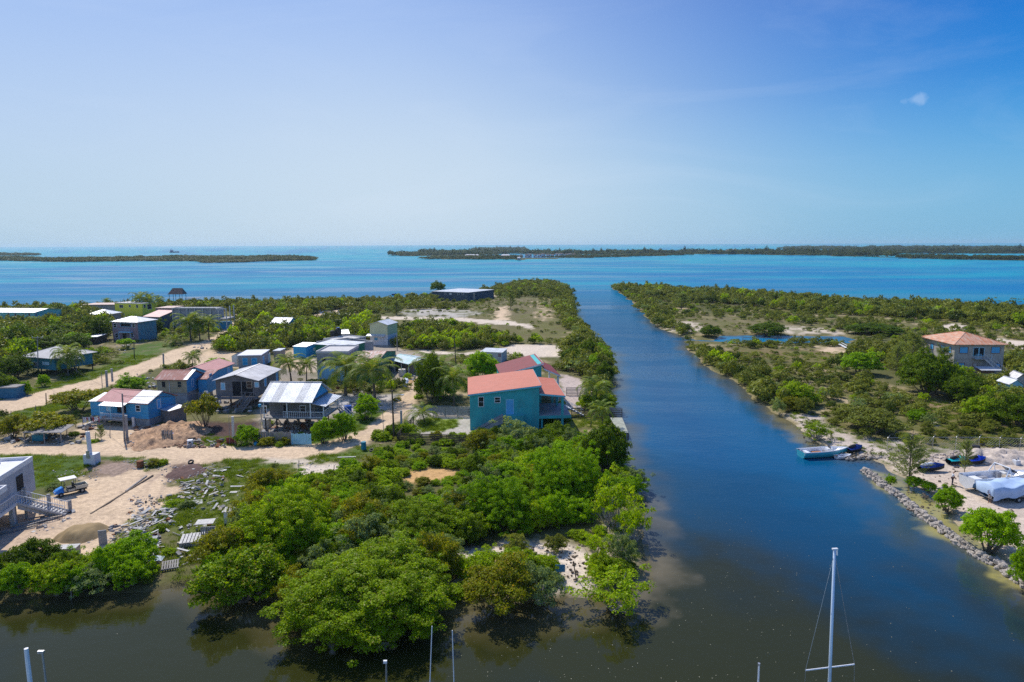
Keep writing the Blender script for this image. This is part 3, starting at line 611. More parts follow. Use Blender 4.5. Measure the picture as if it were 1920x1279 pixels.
mn = node(t_, 'ShaderNodeMath', operation='MINIMUM'); l(fr.outputs[0], mn.inputs[0])
lanes = spv; l(spv.outputs[0], mn.inputs[1])
mxs = node(t_, 'ShaderNodeMixShader'); l(mn.outputs[0], mxs.inputs[0]); l(df.outputs[0], mxs.inputs[1]); l(gl.outputs[0], mxs.inputs[2]); l(mxs.outputs[0], t_.nodes['Material Output'].inputs[0])
rgh = node(t_, 'ShaderNodeMapRange', n1=70.0, n2=600.0, n3=0.035, n4=0.16); l(ln.outputs['Value'], rgh.inputs[0]); l(rgh.outputs[0], gl.inputs['Roughness'])
m1 = node(t_, 'ShaderNodeMapping', n3=(1.0, 1.7, 1.0)); m1.inputs['Rotation'].default_value = (0, 0, 0.45); l(geo.outputs['Position'], m1.inputs[0])
w1 = node(t_, 'ShaderNodeTexNoise', i_Scale=1.3, i_Detail=5.0, i_Roughness=0.6); w2 = node(t_, 'ShaderNodeTexNoise', i_Scale=0.16, i_Detail=4.0)
l(m1.outputs[0], w1.inputs[0]); l(m1.outputs[0], w2.inputs[0])
m3 = node(t_, 'ShaderNodeMapping', n3=(0.25, 1.0, 1.0)); m3.inputs['Rotation'].default_value = (0, 0, 0.1); l(geo.outputs['Position'], m3.inputs[0])
w3 = node(t_, 'ShaderNodeTexNoise', i_Scale=0.022, i_Detail=5.0, i_Roughness=0.6, i_Distortion=0.6); l(m3.outputs[0], w3.inputs[0])   # wind lanes
s3 = node(t_, 'ShaderNodeMapRange', n1=0.4, n2=0.62, n3=0.3, n4=1.0); l(w3.outputs[0], s3.inputs[0])
sr = node(t_, 'ShaderNodeMapRange', n1=45.0, n2=260.0, n3=0.05, n4=1.0); l(ln.outputs['Value'], sr.inputs[0])
ml = node(t_, 'ShaderNodeMath', operation='MULTIPLY'); l(s3.outputs[0], ml.inputs[0]); l(sr.outputs[0], ml.inputs[1])
bp = node(t_, 'ShaderNodeBump', i_Distance=0.16); l(ml.outputs[0], bp.inputs['Strength']); l(w1.outputs[0], bp.inputs['Height'])
bp2 = node(t_, 'ShaderNodeBump', i_Distance=0.5, i_Strength=0.12); l(w2.outputs[0], bp2.inputs['Height']); l(bp.outputs[0], bp2.inputs['Normal']); l(bp2.outputs[0], gl.inputs['Normal']); l(bp2.outputs[0], fr.inputs['Normal'])
lk = node(t_, 'ShaderNodeMapRange', n1=0.50, n2=0.64, n3=0.75, n4=2.1); l(w3.outputs[0], lk.inputs[0])
lm = node(t_, 'ShaderNodeMath', operation='MULTIPLY'); l(spv.outputs[0], lm.inputs[0]); l(lk.outputs[0], lm.inputs[1]); l(lm.outputs[0], mn.inputs[1])
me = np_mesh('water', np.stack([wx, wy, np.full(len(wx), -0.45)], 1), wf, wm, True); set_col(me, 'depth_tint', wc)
o = bpy.data.objects.new('water', me); C.objects.link(o); tag(o, kind='structure')
# ---------------------------------------------------------------- foliage kinds: a crown of leaf-sized faces about 1 m radius x 1 m high, with limbs
def leaves_mesh(name, P, N, size, mat, aspect=0.55, jit=0.35, r=None):
    """one diamond leaf at each P (n,3), facing about N (n,3)"""
    r = r or np.random.default_rng(5); n = len(P)
    N = N/np.maximum(np.linalg.norm(N, axis=1, keepdims=True), 1e-6)+r.normal(0, 0.55, (n, 3)); N /= np.linalg.norm(N, axis=1, keepdims=True)
    A = r.normal(0, 1, (n, 3)); U = np.cross(N, A); U /= np.linalg.norm(U, axis=1, keepdims=True); Wv = np.cross(N, U)
    s = size*(1+r.uniform(-jit, jit, (n, 1)))
    bend = N*s*0.18
    V = np.stack([P-U*s, P+Wv*s*aspect-bend, P+U*s, P-Wv*s*aspect-bend], 1).reshape(-1, 3)
    return np_mesh(name, V, np.arange(n*4).reshape(n, 4), mat)
def crown_pts(seed, n_cl, n_lf, cl_r, dome=0.75, low=0.12, lump=0.3, hollow=0.45):
    r = np.random.default_rng(seed)
    d = r.normal(0, 1, (n_cl, 3)); d[:, 2] = np.abs(d[:, 2])*1.1-0.25; d /= np.linalg.norm(d, axis=1, keepdims=True)
    th = np.arctan2(d[:, 1], d[:, 0])
    rad = 1+lump*(np.sin(th*2+r.uniform(0, 6))*0.5+np.sin(th*3+r.uniform(0, 6))*0.5)*0.6+r.normal(0, lump*0.35, n_cl)
    f = hollow+(1-hollow)*r.uniform(0, 1, n_cl)**0.4
    c = d*(rad*f)[:, None]; c[:, 0] *= 0.86; c[:, 1] *= 0.86
    c[:, 2] = low+0.30+c[:, 2]*0.62*dome/0.75
    rr = cl_r*r.uniform(0.6, 1.35, n_cl)
    P = []; N = []
    for i in range(n_cl):
        m = max(4, int(n_lf*(rr[i]/cl_r)**2)); q = r.normal(0, 1, (m, 3)); q /= np.linalg.norm(q, axis=1, keepdims=True)
        q[:, 2] = np.where(q[:, 2] < -0.3, -q[:, 2]*0.6, q[:, 2])
        s = r.uniform(0.55, 1.05, (m, 1))
        P.append(c[i]+q*s*rr[i]*np.array([1, 1, 0.75])); N.append(q+np.array([0, 0, 0.7])+c[i]*0.4)
    P = np.concatenate(P); N = np.concatenate(N); k = P[:, 2] > 0.02
    return P[k], N[k], c
def limbs(seed, cl, mat, spread=0.12, n=11, r0=0.05, name='trunk'):
    rs = random.Random(seed); mb = MB()
    idx = rs.sample(range(len(cl)), min(n, len(cl)))
    for i in idx:
        p = Vector(cl[i]); b = Vector((rs.uniform(-spread, spread), rs.uniform(-spread, spread), -0.12))
        m = b.lerp(p, 0.5)+Vector((rs.uniform(-.06, .06), rs.uniform(-.06, .06), -0.03))
        mb.tube([b, b.lerp(m, .5)+Vector((0, 0, -.02)), m, p], [r0, r0*.8, r0*.55, r0*.2], 5)
    return mb
MESH = {}
def kind(key, seed, n_cl, n_lf, cl_r, size, mat, low=0.12, lump=0.3, dome=0.75, bark=None, nl=11, aspect=0.55, hollow=0.45, r0=0.035):
    P, N, c = crown_pts(seed, n_cl, n_lf, cl_r, dome, low, lump, hollow)
    a = leaves_mesh('crown', P, N, size, mat, aspect, r=np.random.default_rng(seed+1))
    mb = limbs(seed, c, None, n=nl, r0=r0)
    b = bpy.data.meshes.new('trunk'); b.from_pydata(mb.v, [], mb.f); b.materials.append(bark or BARK)
    MESH[key] = (a, b)
kind('m1', 11, 320, 46, 0.135, 0.036, LEAF_M, low=0.02, lump=0.4); kind('m2', 12, 290, 46, 0.14, 0.036, LEAF_M, lump=0.55, hollow=0.4, low=0.0); kind('m3', 13, 290, 46, 0.14, 0.036, LEAF_B, lump=0.5, low=0.02)
kind('m4', 14, 180, 62, 0.17, 0.037, LEAF_Y, lump=0.55, hollow=0.35); kind('d1', 15, 250, 64, 0.155, 0.034, LEAF_D); kind('d2', 16, 230, 64, 0.165, 0.035, LEAF_D, lump=0.5)
kind('g1', 17, 120, 34, 0.17, 0.045, LEAF_G, lump=0.5, hollow=0.3, bark=BARK_P, nl=22); kind('s1', 18, 75, 34, 0.17, 0.045, LEAF_M, lump=0.6, hollow=0.2, bark=BARK_P, nl=30, r0=0.03)
kind('b1', 19, 240, 64, 0.15, 0.036, LEAF_B)
kind('big', 20, 1100, 110, 0.08, 0.0145, LEAF_M, lump=0.5, r0=0.03, low=-0.04, hollow=0.55)
kind('big2', 21, 1250, 120, 0.078, 0.0135, LEAF_X, lump=0.35, r0=0.03, low=-0.08, hollow=0.55)
kind('o1', 26, 200, 60, 0.16, 0.035, LEAF_F, lump=0.5, hollow=0.4); kind('o2', 27, 150, 54, 0.16, 0.035, LEAF_F, lump=0.6, hollow=0.3, bark=BARK_P, nl=24); kind('s2', 28, 95, 36, 0.15, 0.036, LEAF_M, lump=0.6, hollow=0.15, bark=BARK_P, nl=45, r0=0.022)
kind('big3', 24, 1050, 105, 0.08, 0.0148, LEAF_B, lump=0.6, r0=0.03, low=-0.06, hollow=0.5)
kind('umb', 22, 130, 46, 0.19, 0.05, LEAF_Y, low=0.42, dome=0.45, lump=0.5, hollow=0.35, r0=0.03)
kind('umbb', 23, 150, 50, 0.18, 0.05, LEAF_B, low=0.45, dome=0.45, lump=0.4, hollow=0.35, r0=0.03)
# coarse ones for far away
kind('f1', 31, 34, 16, 0.33, 0.115, LEAF_F); kind('f2', 32, 30, 16, 0.33, 0.115, LEAF_FD, lump=0.45); kind('f3', 33, 30, 16, 0.34, 0.115, LEAF_F, lump=0.45)
kind('f4', 34, 22, 14, 0.33, 0.11, LEAF_F, lump=0.5); kind('f5', 35, 22, 14, 0.33, 0.11, LEAF_G, lump=0.5); kind('f6', 36, 30, 16, 0.33, 0.115, LEAF_M, lump=0.4)

def casuarina_mesh(seed):
    r = np.random.default_rng(seed); P = []; T = []
    mb = MB(); mb.tube([(0, 0, -0.05), (0.01, 0, 0.5), (0, 0.01, 1.0)], [0.016, 0.01, 0.003], 6)
    for i in range(80):
        h = 0.10+0.88*i/95; a = r.uniform(0, 6.28); ln = (1.05-h)*0.36*r.uniform(0.6, 1.2)+0.05
        e = np.array([math.cos(a)*ln, math.sin(a)*ln, ln*r.uniform(0.25, 0.9)])
        b0 = np.array([0, 0, h]); mb.tube([tuple(b0), tuple(b0+e*0.6), tuple(b0+e)], [0.004, 0.0025, 0.001], 3, cap=False)
        for k in range(46):
            q = r.uniform(0.25, 1.05); P.append(b0+e*q+r.normal(0, 0.016, 3)); T.append(e/ln+r.normal(0, 0.5, 3)+np.array([0, 0, -0.25]))
    P = np.array(P); T = np.array(T); T /= np.linalg.norm(T, axis=1, keepdims=True); n = len(P)
    A = r.normal(0, 1, (n, 3)); U = np.cross(T, A); U /= np.linalg.norm(U, axis=1, keepdims=True)
    l_ = 0.034*r.uniform(0.6, 1.3, (n, 1)); w_ = 0.0045
    V = np.stack([P-T*l_, P+U*w_, P+T*l_, P-U*w_], 1).reshape(-1, 3)
    a = np_mesh('crown', V, np.arange(n*4).reshape(n, 4), LEAF_C)
    b = bpy.data.meshes.new('trunk'); b.from_pydata(mb.v, [], mb.f); b.materials.append(BARK); return a, b
MESH['cas1'] = casuarina_mesh(3); MESH['cas2'] = casuarina_mesh(8)

def palm_meshes(seed, n_fr=20, th=0.55, droop=1.0, fl=0.60):
    """unit palm, 1 m tall to the crown's heart at z=th; fronds fl long"""
    r = np.random.default_rng(seed); V = []; F = []; mbt = MB()
    lean = r.uniform(-0.07, 0.07, 2)
    pts = [(lean[0]*t*t, lean[1]*t*t, th*t) for t in np.linspace(-0.03, 1, 8)]
    mbt.tube(pts, [0.035, 0.026, 0.022, 0.02, 0.019, 0.018, 0.019, 0.022], 8)
    top = np.array([lean[0], lean[1], th])
    def q(*p):
        i = len(V); V.extend(p); F.append((i, i+1, i+2, i+3))
    for i in range(n_fr):
        a = i*2.399+r.uniform(-.2, .2); up = 1.35-1.65*(i/n_fr)+r.uniform(-.12, .12); L_ = fl*r.uniform(0.85, 1.1)
        d = np.array([math.cos(a), math.sin(a), 0]); side = np.array([-d[1], d[0], 0]); prev = top; pitch = up; mid = [top]
        ns = 11
        for k in range(ns):
            pitch -= (0.05+0.036*k)*droop*0.75
            prev = prev+(d*math.cos(pitch)+np.array([0, 0, 1])*math.sin(pitch))*L_/ns; mid.append(prev)
        for k in range(ns):
            p0, p1 = mid[k], mid[k+1]; w = 0.004
            q(p0-side*w, p1-side*w, p1+side*w, p0+side*w)
            if k < 1: continue
            for h in range(3):
                b0 = p0+(p1-p0)*(h/3); t = (k+h/3)/ns; ll = L_*0.27*math.sin(min(1, t*1.35+0.12)*PI*0.86)**0.7*r.uniform(0.85, 1.1)
                for s in (-1, 1):
                    dd = (p1-p0)/np.linalg.norm(p1-p0); tip = b0+(side*s*0.75+dd*0.62+np.array([0, 0, -0.22-0.25*r.uniform()]))*ll
                    mdl = (b0+tip)/2+np.array([0, 0, 0.1*ll]); wv = dd*0.0075
                    q(b0-wv*.6, b0+wv*.6, mdl+wv, mdl-wv); q(mdl-wv, mdl+wv, tip+wv*.15, tip-wv*.15)
    V = np.array(V); crown = np_mesh('crown', V, np.array(F), LEAF_P)
    t = bpy.data.meshes.new('trunk'); t.from_pydata(mbt.v, [], mbt.f); t.materials.append(BARK)
    return crown, t
MESH['p1'] = palm_meshes(1, 24, 0.60); MESH['p2'] = palm_meshes(2, 22, 0.66, 0.9); MESH['p3'] = palm_meshes(3, 20, 0.30, 0.9, 0.72); MESH['p4'] = palm_meshes(4, 12, 0.62, 0.9, 0.36)
PALM_H = {'p1': 0.60+0.22, 'p2': 0.66+0.24, 'p3': 0.30+0.45, 'p4': 0.62+.2}

n_named = [0]
def plant(key, loc, w, h, rz, name, label, cat, group=None):
    """w = crown width, h = height; meshes are unit (radius 1, height 1)"""
    cr_, tr_ = MESH[key]
    o = thing(name, loc, rz, label, cat, group)
    for nm, me in (('crown', cr_), ('trunk', tr_)):
        c = bpy.data.objects.new(nm, me); C.objects.link(c); c.parent = o
    if key[0] == 'p' and key in PALM_H: k = h/PALM_H[key]; o.scale = (k*w, k*w, k)
    elif key.startswith('cas'): o.scale = (w/0.75, w/0.75, h)
    else: o.scale = (w/2.05, w/2.05, h/1.08)
    n_named[0] += 1
    return o
OCC = []          # (x, y, r) ground already taken by a named plant
def px_plant(key, x0, yt, x1, yb, name, label, cat, group=None, rz=None, ws=1.0):
    """a plant filling the picture box (x0,yt)-(x1,yb), yb at the foot of its near side"""
    xc = (x0+x1)/2; P = G(xc, yb); w = (x1-x0)/ppm(P)
    D0 = math.hypot(P.x, P.y); u = Vector((P.x, P.y, 0)).normalized()
    back = 0.0 if key[0] == 'p' or key.startswith('cas') else w*0.33
    P = P+u*back; D = D0+back; w = (x1-x0)/ppm(P)
    h = max(0.5, height_at(xc, yt, D+w*0.1))
    OCC.append((P.x, P.y, w*0.42))
    if key[0] == 'p' and key in PALM_H: w = ws
    P.z = -0.08
    return plant(key, P, w, h, random.uniform(0, 6.28) if rz is None else rz, name, label, cat, group)

# ---- named trees and bushes, by their place in the photograph
px_plant('big2', 535, 1003, 872, 1200, 'mangrove_tree', 'largest dark mangrove bush, leaning out over the still water at the front shore', 'mangrove')
px_plant('m1', 372, 1020, 545, 1142, 'mangrove_tree', 'yellow-green mangrove at the water notch beside the largest mangrove', 'mangrove')
px_plant('m4', 862, 1050, 1010, 1158, 'mangrove_tree', 'olive and rust tinged mangrove between the largest mangrove and the pale grey bush', 'mangrove')
px_plant('g1', 965, 1058, 1060, 1138, 'mangrove_tree', 'pale grey-green bush at the waterline beside the blue notice', 'mangrove')
px_plant('s2', 1070, 1060, 1228, 1158, 'fallen_mangrove', 'half fallen mangrove with bare white limbs over the water at the canal mouth', 'mangrove')
px_plant('d1', 1088, 794, 1184, 890, 'mangrove_tree', 'round dark tree on the canal bank just below the wooden dock', 'tree')
px_plant('g1', 925, 786, 1010, 846, 'silver_bush', 'silvery green bush in front of the teal house stairs', 'bush')
px_plant('big', 440, 900, 640, 1060, 'mangrove_tree', 'broad grey-green mangrove beside the small white block hut', 'mangrove')
px_plant('big3', 985, 830, 1130, 960, 'mangrove_tree', 'bright green mangrove between the teal house and the canal bank', 'mangrove')
px_plant('big3', 860, 880, 1010, 1000, 'mangrove_tree', 'light green mangrove in the middle of the thicket, right of the orange sand', 'mangrove')
px_plant('big', 700, 930, 870, 1040, 'mangrove_tree', 'green mangrove in the thicket directly behind the largest mangrove', 'mangrove')
px_plant('s2', 1100, 885, 1205, 1000, 'mangrove_tree', 'sparse grey-limbed mangrove leaning over the canal edge', 'mangrove')
px_plant('s2', 1150, 935, 1222, 1020, 'mangrove_tree', 'thin pale-limbed mangrove reaching furthest out over the canal shallows', 'mangrove')
px_plant('s2', 1085, 990, 1150, 1060, 'mangrove_tree', 'airy bush on the white sand right of the blue notice', 'bush')
px_plant('g1', 1140, 1000, 1195, 1062, 'mangrove_tree', 'grey-green bush at the canal edge above the half fallen mangrove', 'bush')
px_plant('o2', 940, 1000, 1000, 1050, 'mangrove_tree', 'twiggy olive bush at the upper edge of the white sand patch', 'bush')
px_plant('s2', 880, 1020, 945, 1078, 'mangrove_tree', 'bare-twigged bush on the white sand behind the olive mangrove', 'bush')
px_plant('o1', 1020, 1000, 1062, 1040, 'sand_bush', 'small round bush in the middle of the white sand patch', 'bush')
px_plant('d2', 775, 672, 838, 762, 'shade_tree', 'dark clipped round tree under the palms by the sandy lane', 'tree')
px_plant('b1', 862, 660, 940, 726, 'shade_tree', 'bright green leafy tree behind the teal house roof, left of the maroon roof', 'tree')
px_plant('m3', 800, 690, 862, 750, 'shade_tree', 'green tree beside the dark clipped tree, by the slatted back fence', 'tree')
px_plant('b1', 662, 740, 716, 790, 'garden_bush', 'bright round bush between the blue water tank and the sandy lane', 'bush')
px_plant('b1', 582, 786, 632, 836, 'hedge_bush', 'green hedge bush next to the pale blue gate', 'bush')
px_plant('b1', 618, 774, 672, 830, 'hedge_bush', 'tall green hedge bush at the bend of the sandy road, below the blue barrel', 'bush')
px_plant('umb', 350, 748, 418, 806, 'thorn_tree', 'small spreading tree on the orange dirt heap in front of the stilt house', 'tree')
px_plant('b1', 440, 797, 490, 838, 'garden_bush', 'feathery green bush beside the concrete pole with the red board', 'bush')
px_plant('umb', 48, 778, 140, 826, 'seagrape_tree', 'flat-topped olive tree over the dark lean-to by the lower road', 'tree')
px_plant('umb', 100, 733, 195, 778, 'seagrape_tree', 'spreading yellow-green tree behind the blue house with the red roof', 'tree')
px_plant('m3', 215, 700, 275, 735, 'roadside_bush', 'round bush between the two concrete columns and the rusty-roofed house', 'bush')
px_plant('m4', 0, 780, 50, 824, 'roadside_bush', 'thin straggly olive bush at the far left of the lower road', 'bush')
px_plant('umbb', 385, 672, 428, 692, 'seagrape_tree', 'flat bright green tree in front of the long red roof', 'tree')
px_plant('b1', 400, 690, 430, 706, 'garden_bush', 'small bright bush between the red roof and the grey stilt house', 'bush')
for i, (x0, yt, x1, yb, lb) in enumerate([(0,668,60,712,'left of the hipped grey roof'),(-30,700,35,745,'at the left edge above the road'),(60,630,130,665,'above the hipped grey roof'),(118,628,170,658,'left of the two-storey hip-roofed house, above the young palms'),(0,610,70,660,'below the long turquoise house'),
        (70,606,150,646,'between the turquoise house and the hip-roofed house'),(150,596,212,640,'left of the hip-roofed two-storey house'),(84,572,150,602,'right of the long turquoise house'),(276,600,308,632,'below the pink-roofed dark house')]):
    px_plant('d1' if i % 2 else 'd2', x0, yt, x1, yb, 'village_tree', 'dark round tree '+lb, 'tree')
px_plant('umbb', 118, 625, 168, 652, 'almond_tree', 'yellow-green flat-crowned tree right of the tall crossarm pole', 'tree')
px_plant('umbb', 222, 636, 252, 655, 'almond_tree', 'bright flat-crowned tree in front of the hip-roofed two-storey house', 'tree')
px_plant('b1', 36, 715, 60, 742, 'garden_bush', 'pale green broad-leaved bush by the blue shed wall at the left edge', 'bush')
px_plant('b1', 72, 702, 95, 726, 'garden_bush', 'light green bush below the hipped grey roof beside the road', 'bush')
px_plant('d1', 805, 528, 836, 548, 'shore_tree', 'round dark tree on the shore behind the long dark shed', 'tree')
# east bank
px_plant('b1', 1800, 952, 1905, 1040, 'shore_bush', 'large leafy green bush on the sand above the stone bank', 'bush')
px_plant('b1', 1748, 912, 1806, 962, 'shore_bush', 'small round bush on a thin stem on the sand above the stone bank', 'bush')
px_plant('b1', 1893, 1018, 1960, 1110, 'shore_bush', 'green bush cut by the right edge of the picture above the stone bank', 'bush')
px_plant('b1', 1694, 892, 1732, 914, 'shore_bush', 'low dark bush under the feathery casuarina', 'bush')
px_plant('b1', 1727, 902, 1756, 922, 'shore_bush', 'smallest low bush right of the feathery casuarina', 'bush')
px_plant('m3', 1660, 888, 1680, 908, 'shore_bush', 'little seedling bush at the water inside the end of the stone bank', 'bush')
px_plant('s1', 1498, 788, 1562, 826, 'shore_bush', 'thin grey-green bush at the canal edge behind the white and teal boat', 'bush')
px_plant('m1', 1450, 712, 1535, 762, 'mangrove_tree', 'rounded mangrove with dead white twigs on the east canal bank', 'mangrove')
px_plant('o1', 1568, 764, 1690, 818, 'mangrove_tree', 'wide olive-green bush in the scrub above the moored boat', 'bush')
px_plant('d1', 1680, 660, 1790, 745, 'shade_tree', 'dark broad tree below and left of the two-storey hip-roofed house', 'tree')
px_plant('d2', 1762, 706, 1832, 757, 'shade_tree', 'dark tree in front of the hip-roofed house stairs', 'tree')
px_plant('m1', 1800, 738, 1880, 790, 'shade_tree', 'low green tree below the little white cabin', 'tree')
px_plant('d2', 1868, 742, 1960, 806, 'shade_tree', 'green tree at the right edge below the little white cabin', 'tree')
px_plant('b1', 1575, 660, 1650, 705, 'shade_tree', 'bright green tree left of the tall casuarinas', 'tree')
px_plant('d1', 1308, 610, 1354, 632, 'mangrove_tree', 'dark round mangrove closing the canal end of the pond', 'mangrove')
px_plant('d1', 1405, 604, 1475, 630, 'mangrove_tree', 'dark rounded mangrove on the pond bank at its left end', 'mangrove')
px_plant('d1', 1592, 606, 1690, 630, 'mangrove_tree', 'dark mangrove on the pond bank at its right end', 'mangrove')
for (x0, yt, x1, yb, k, lb) in [(1680, 612, 1740, 690, 'cas1', 'tallest casuarina left of the hip-roofed house'), (1735, 640, 1790, 712, 'cas2', 'casuarina against the pale wall of the hip-roofed house'),
        (1664, 800, 1745, 905, 'cas1', 'feathery casuarina standing on the sand by the blue jet ski'), (1792, 815, 1824, 886, 'cas2', 'slim young casuarina behind the white motorboat'), (1660, 640, 1700, 700, 'cas2', 'shorter casuarina at the left of the group by the hip-roofed house'),
        (500, 862, 532, 895, 'cas2', 'small pointed sapling on the bare sand below the lower road'), (180, 792, 200, 824, 'cas1', 'thin sapling in the sandy yard of the blue house'), (727, 560, 760, 590, 'cas2', 'lone casuarina left of the white marl lot'), (945, 545, 970, 580, 'cas1', 'lone thin tree in the brown scrub of the far point'), (1255, 545, 1300, 580, 'cas2', 'lone thin tree on the far part of the east land')]:
    px_plant(k, x0, yt, x1, yb, 'casuarina', lb, 'tree')
# palms: crown top y, foot y
for i, (x, yt, yb, k, ws, lb) in enumerate([
    (648, 668, 742, 'p1', 1.25, 'large coconut palm in front of the grey block house with the blue base'), (703, 672, 752, 'p2', 1.25, 'large coconut palm in front of the rust-streaked roof'),
    (546, 668, 716, 'p1', 1.15, 'coconut palm right of the flat white roof'), (575, 672, 716, 'p2', 1.0, 'slimmer coconut palm behind the striped metal roof, beside the grey block house'),
    (815, 668, 742, 'p1', 1.15, 'coconut palm over the dark clipped tree'), (852, 690, 760, 'p2', 1.1, 'coconut palm against the left wall of the teal house'),
    (1118, 712, 766, 'p1', 1.1, 'coconut palm on the sandy yard beside the canal'), (1130, 757, 806, 'p1', 0.95, 'short yellowish palm at the head of the wooden dock'),
    (362, 660, 692, 'p2', 1.1, 'palm behind the rusty-roofed house beside the upper road'), (128, 650, 705, 'p1', 0.9, 'palm right of the hipped grey roof'), (142, 655, 700, 'p2', 0.8, 'second young palm by the roadside grass, right of the hipped grey roof'),
    (358, 590, 640, 'p1', 1.2, 'dense palm in front of the unfinished concrete building'), (392, 594, 636, 'p2', 1.1, 'palm at the corner of the unfinished concrete building'), (375, 597, 638, 'p1', 1.0, 'palm between the two at the unfinished concrete building'),
    (330, 622, 648, 'p3', 0.9, 'low young palm by the bend of the upper road'), (265, 550, 592, 'p2', 0.8, 'palm rising behind the yellow house'), (284, 553, 592, 'p1', 0.7, 'smaller palm beside it behind the yellow house'), (300, 556, 585, 'p1', 0.7, 'palm between the yellow house and the thatched hut'),
    (796, 752, 792, 'p3', 1.0, 'low broad-leaved palm outside the slatted garden fence'), (1108, 752, 800, 'p4', 0.8, 'thin palm next to the dock fence'), (200, 560, 580, 'p1', 0.8, 'palm in front of the long rusty-roofed shed'),
    (143, 765, 780, 'p3', 0.9, 'banana plant left of the blue house with the red roof'), (130, 730, 748, 'p3', 0.7, 'drooping banana plant beside the upper road')]):
    P = G(x, yb); D = math.hypot(P.x, P.y); h = height_at(x, yt, D); P.z = -0.05
    plant(k, P, ws, h, random.uniform(0, 6.28), 'banana_plant' if 'banana' in lb else 'palm_tree', lb, 'banana plant' if 'banana' in lb else 'palm')

# ---- the rest of the growth: points over the land, thick where the photograph is thick
WOODS = {   # outline as seen on the ground, (min h, max h), share kept, kinds, name, label, category
 'thicket': ([(395,1098),(470,1115),(560,1145),(850,1142),(858,1060),(880,1030),(960,1012),(1060,1008),(1075,985),(1085,960),(1150,940),(1165,880),(1120,842),(1010,830),(930,830),(895,842),(900,870),(862,900),(800,912),(745,915),(740,880),(700,860),(668,880),(640,905),(590,905),(500,905),(480,950),(450,1000),(420,1050)], 1.5, 3.7, 0.95, ['m1','m2','m3','m1','d1','m4','g1','b1'], 'mangrove_bush', 'green bush in the thicket between the front water and the teal house', 'bush'),
 'front_row': ([(-200,1114),(0,1120),(200,1116),(340,1102),(400,1108),(400,1090),(330,1074),(200,1064),(100,1084),(-200,1090)], 2.0, 3.3, 1.0, ['m1','m3','d1','m1','b1'], 'mangrove_bush', 'green bush in the row along the water below the construction yard', 'bush'),
 'fence_scrub': ([(690,850),(745,852),(880,852),(905,862),(895,880),(800,884),(740,890),(700,875)], 0.9, 1.7, 1.0, ['m1','m4','m2'], 'mangrove_bush', 'low green bush between the slatted front fence and the orange sand', 'bush'),
 'canal_bank': ([(1060,640),(1105,645),(1128,670),(1140,705),(1142,735),(1125,745),(1110,715),(1065,700),(1052,670)], 2.2, 3.8, 1.0, ['m1','d1','m3'], 'mangrove_bush', 'green bush on the canal bank beyond the teal house', 'bush'),
 'east_scrub': ([(1300,655),(1400,690),(1450,745),(1520,760),(1600,800),(1700,830),(1900,845),(1920,800),(1800,765),(1690,740),(1600,700),(1500,680),(1400,668)], 0.8, 1.9, 0.6, ['o1','o2','o1','m4','g1'], 'mangrove_bush', 'low bush in the open scrub of the east bank above the boats', 'bush'),
 'shade_row': ([(1560,690),(1640,680),(1700,700),(1800,745),(1920,790),(2000,770),(1900,720),(1830,720),(1760,700),(1690,660),(1600,665)], 1.9, 3.4, 0.9, ['d1','m1','d2'], 'shade_tree', 'dark green tree in the belt below the hip-roofed east house', 'tree'),
}
STUFFZ = [  # (outline, hmin, hmax, share)
 ([(-600,600),(0,590),(80,584),(150,590),(210,600),(205,640),(150,660),(60,650),(30,700),(-60,735),(-600,790)], 2.5, 4.5, 1.0),
 ([(425,572),(520,573),(700,567),(700,575),(640,584),(570,595),(470,600),(440,590)], 2.2, 4.0, 1.0),
 ([(300,575),(425,572),(440,582),(300,590)], 2, 3.5, 1.0),
 ([(400,668),(425,640),(470,605),(560,603),(660,600),(720,612),(690,640),(600,640),(570,665),(520,665),(470,655),(430,670)], 2.2, 3.8, 1.0),
 ([(735,622),(830,612),(940,640),(1045,645),(1050,655),(950,648),(880,655),(780,658),(720,650)], 2.0, 3.6, 1.0),
 ([(700,566),(820,558),(808,575),(880,580),(750,580),(700,590),(640,590)], 1.5, 3.0, 0.9),
 ([(890,553),(930,540),(975,530),(1030,529),(1056,537),(1068,552),(1074,590),(1085,615),(1062,622),(1050,595),(1035,560),(990,556),(930,558)], 1.4, 3.4, 0.85),
 ([(845,600),(900,600),(885,612),(850,612)], 1, 2, 0.6),
 ([(1146,540),(1250,544),(1400,554),(1550,568),(1750,578),(1920,585),(2500,602),(2500,625),(1920,612),(1700,598),(1500,585),(1350,570),(1200,560),(1160,550)], 2.2, 4.2, 1.0),
 ([(1160,550),(1350,572),(1600,598),(1920,620),(2500,640),(2500,652),(1920,634),(1830,630),(1700,636),(1610,622),(1480,606),(1330,595),(1240,608),(1210,590)], 0.6, 2.4, 0.6),
 ([(1300,655),(1296,664),(1330,690),(1370,712),(1410,748),(1455,772),(1480,765),(1440,735),(1400,700),(1345,672)], 1.3, 2.6, 0.85),
 ([(1400,672),(1500,680),(1600,695),(1690,740),(1600,770),(1500,760),(1450,735)], 0.7, 2.0, 0.6),
 ([(1500,632),(1590,645),(1680,640),(1690,652),(1560,650),(1480,644)], 1.0, 2.0, 0.8),
 ([(1880,680),(2400,690),(2400,830),(1960,790),(1900,720)], 2.0, 4.0, 0.9),
 ([(500,665),(600,640),(600,655),(560,668)], 1.5, 2.5, 0.5),
]
CLEAR = [(z[0], z[5]) for z in ZONES if z[5] in ('bare', 'yard', 'lawn', 'grass')]
LOWZ = [z[0] for z in ZONES if z[5] == 'low']
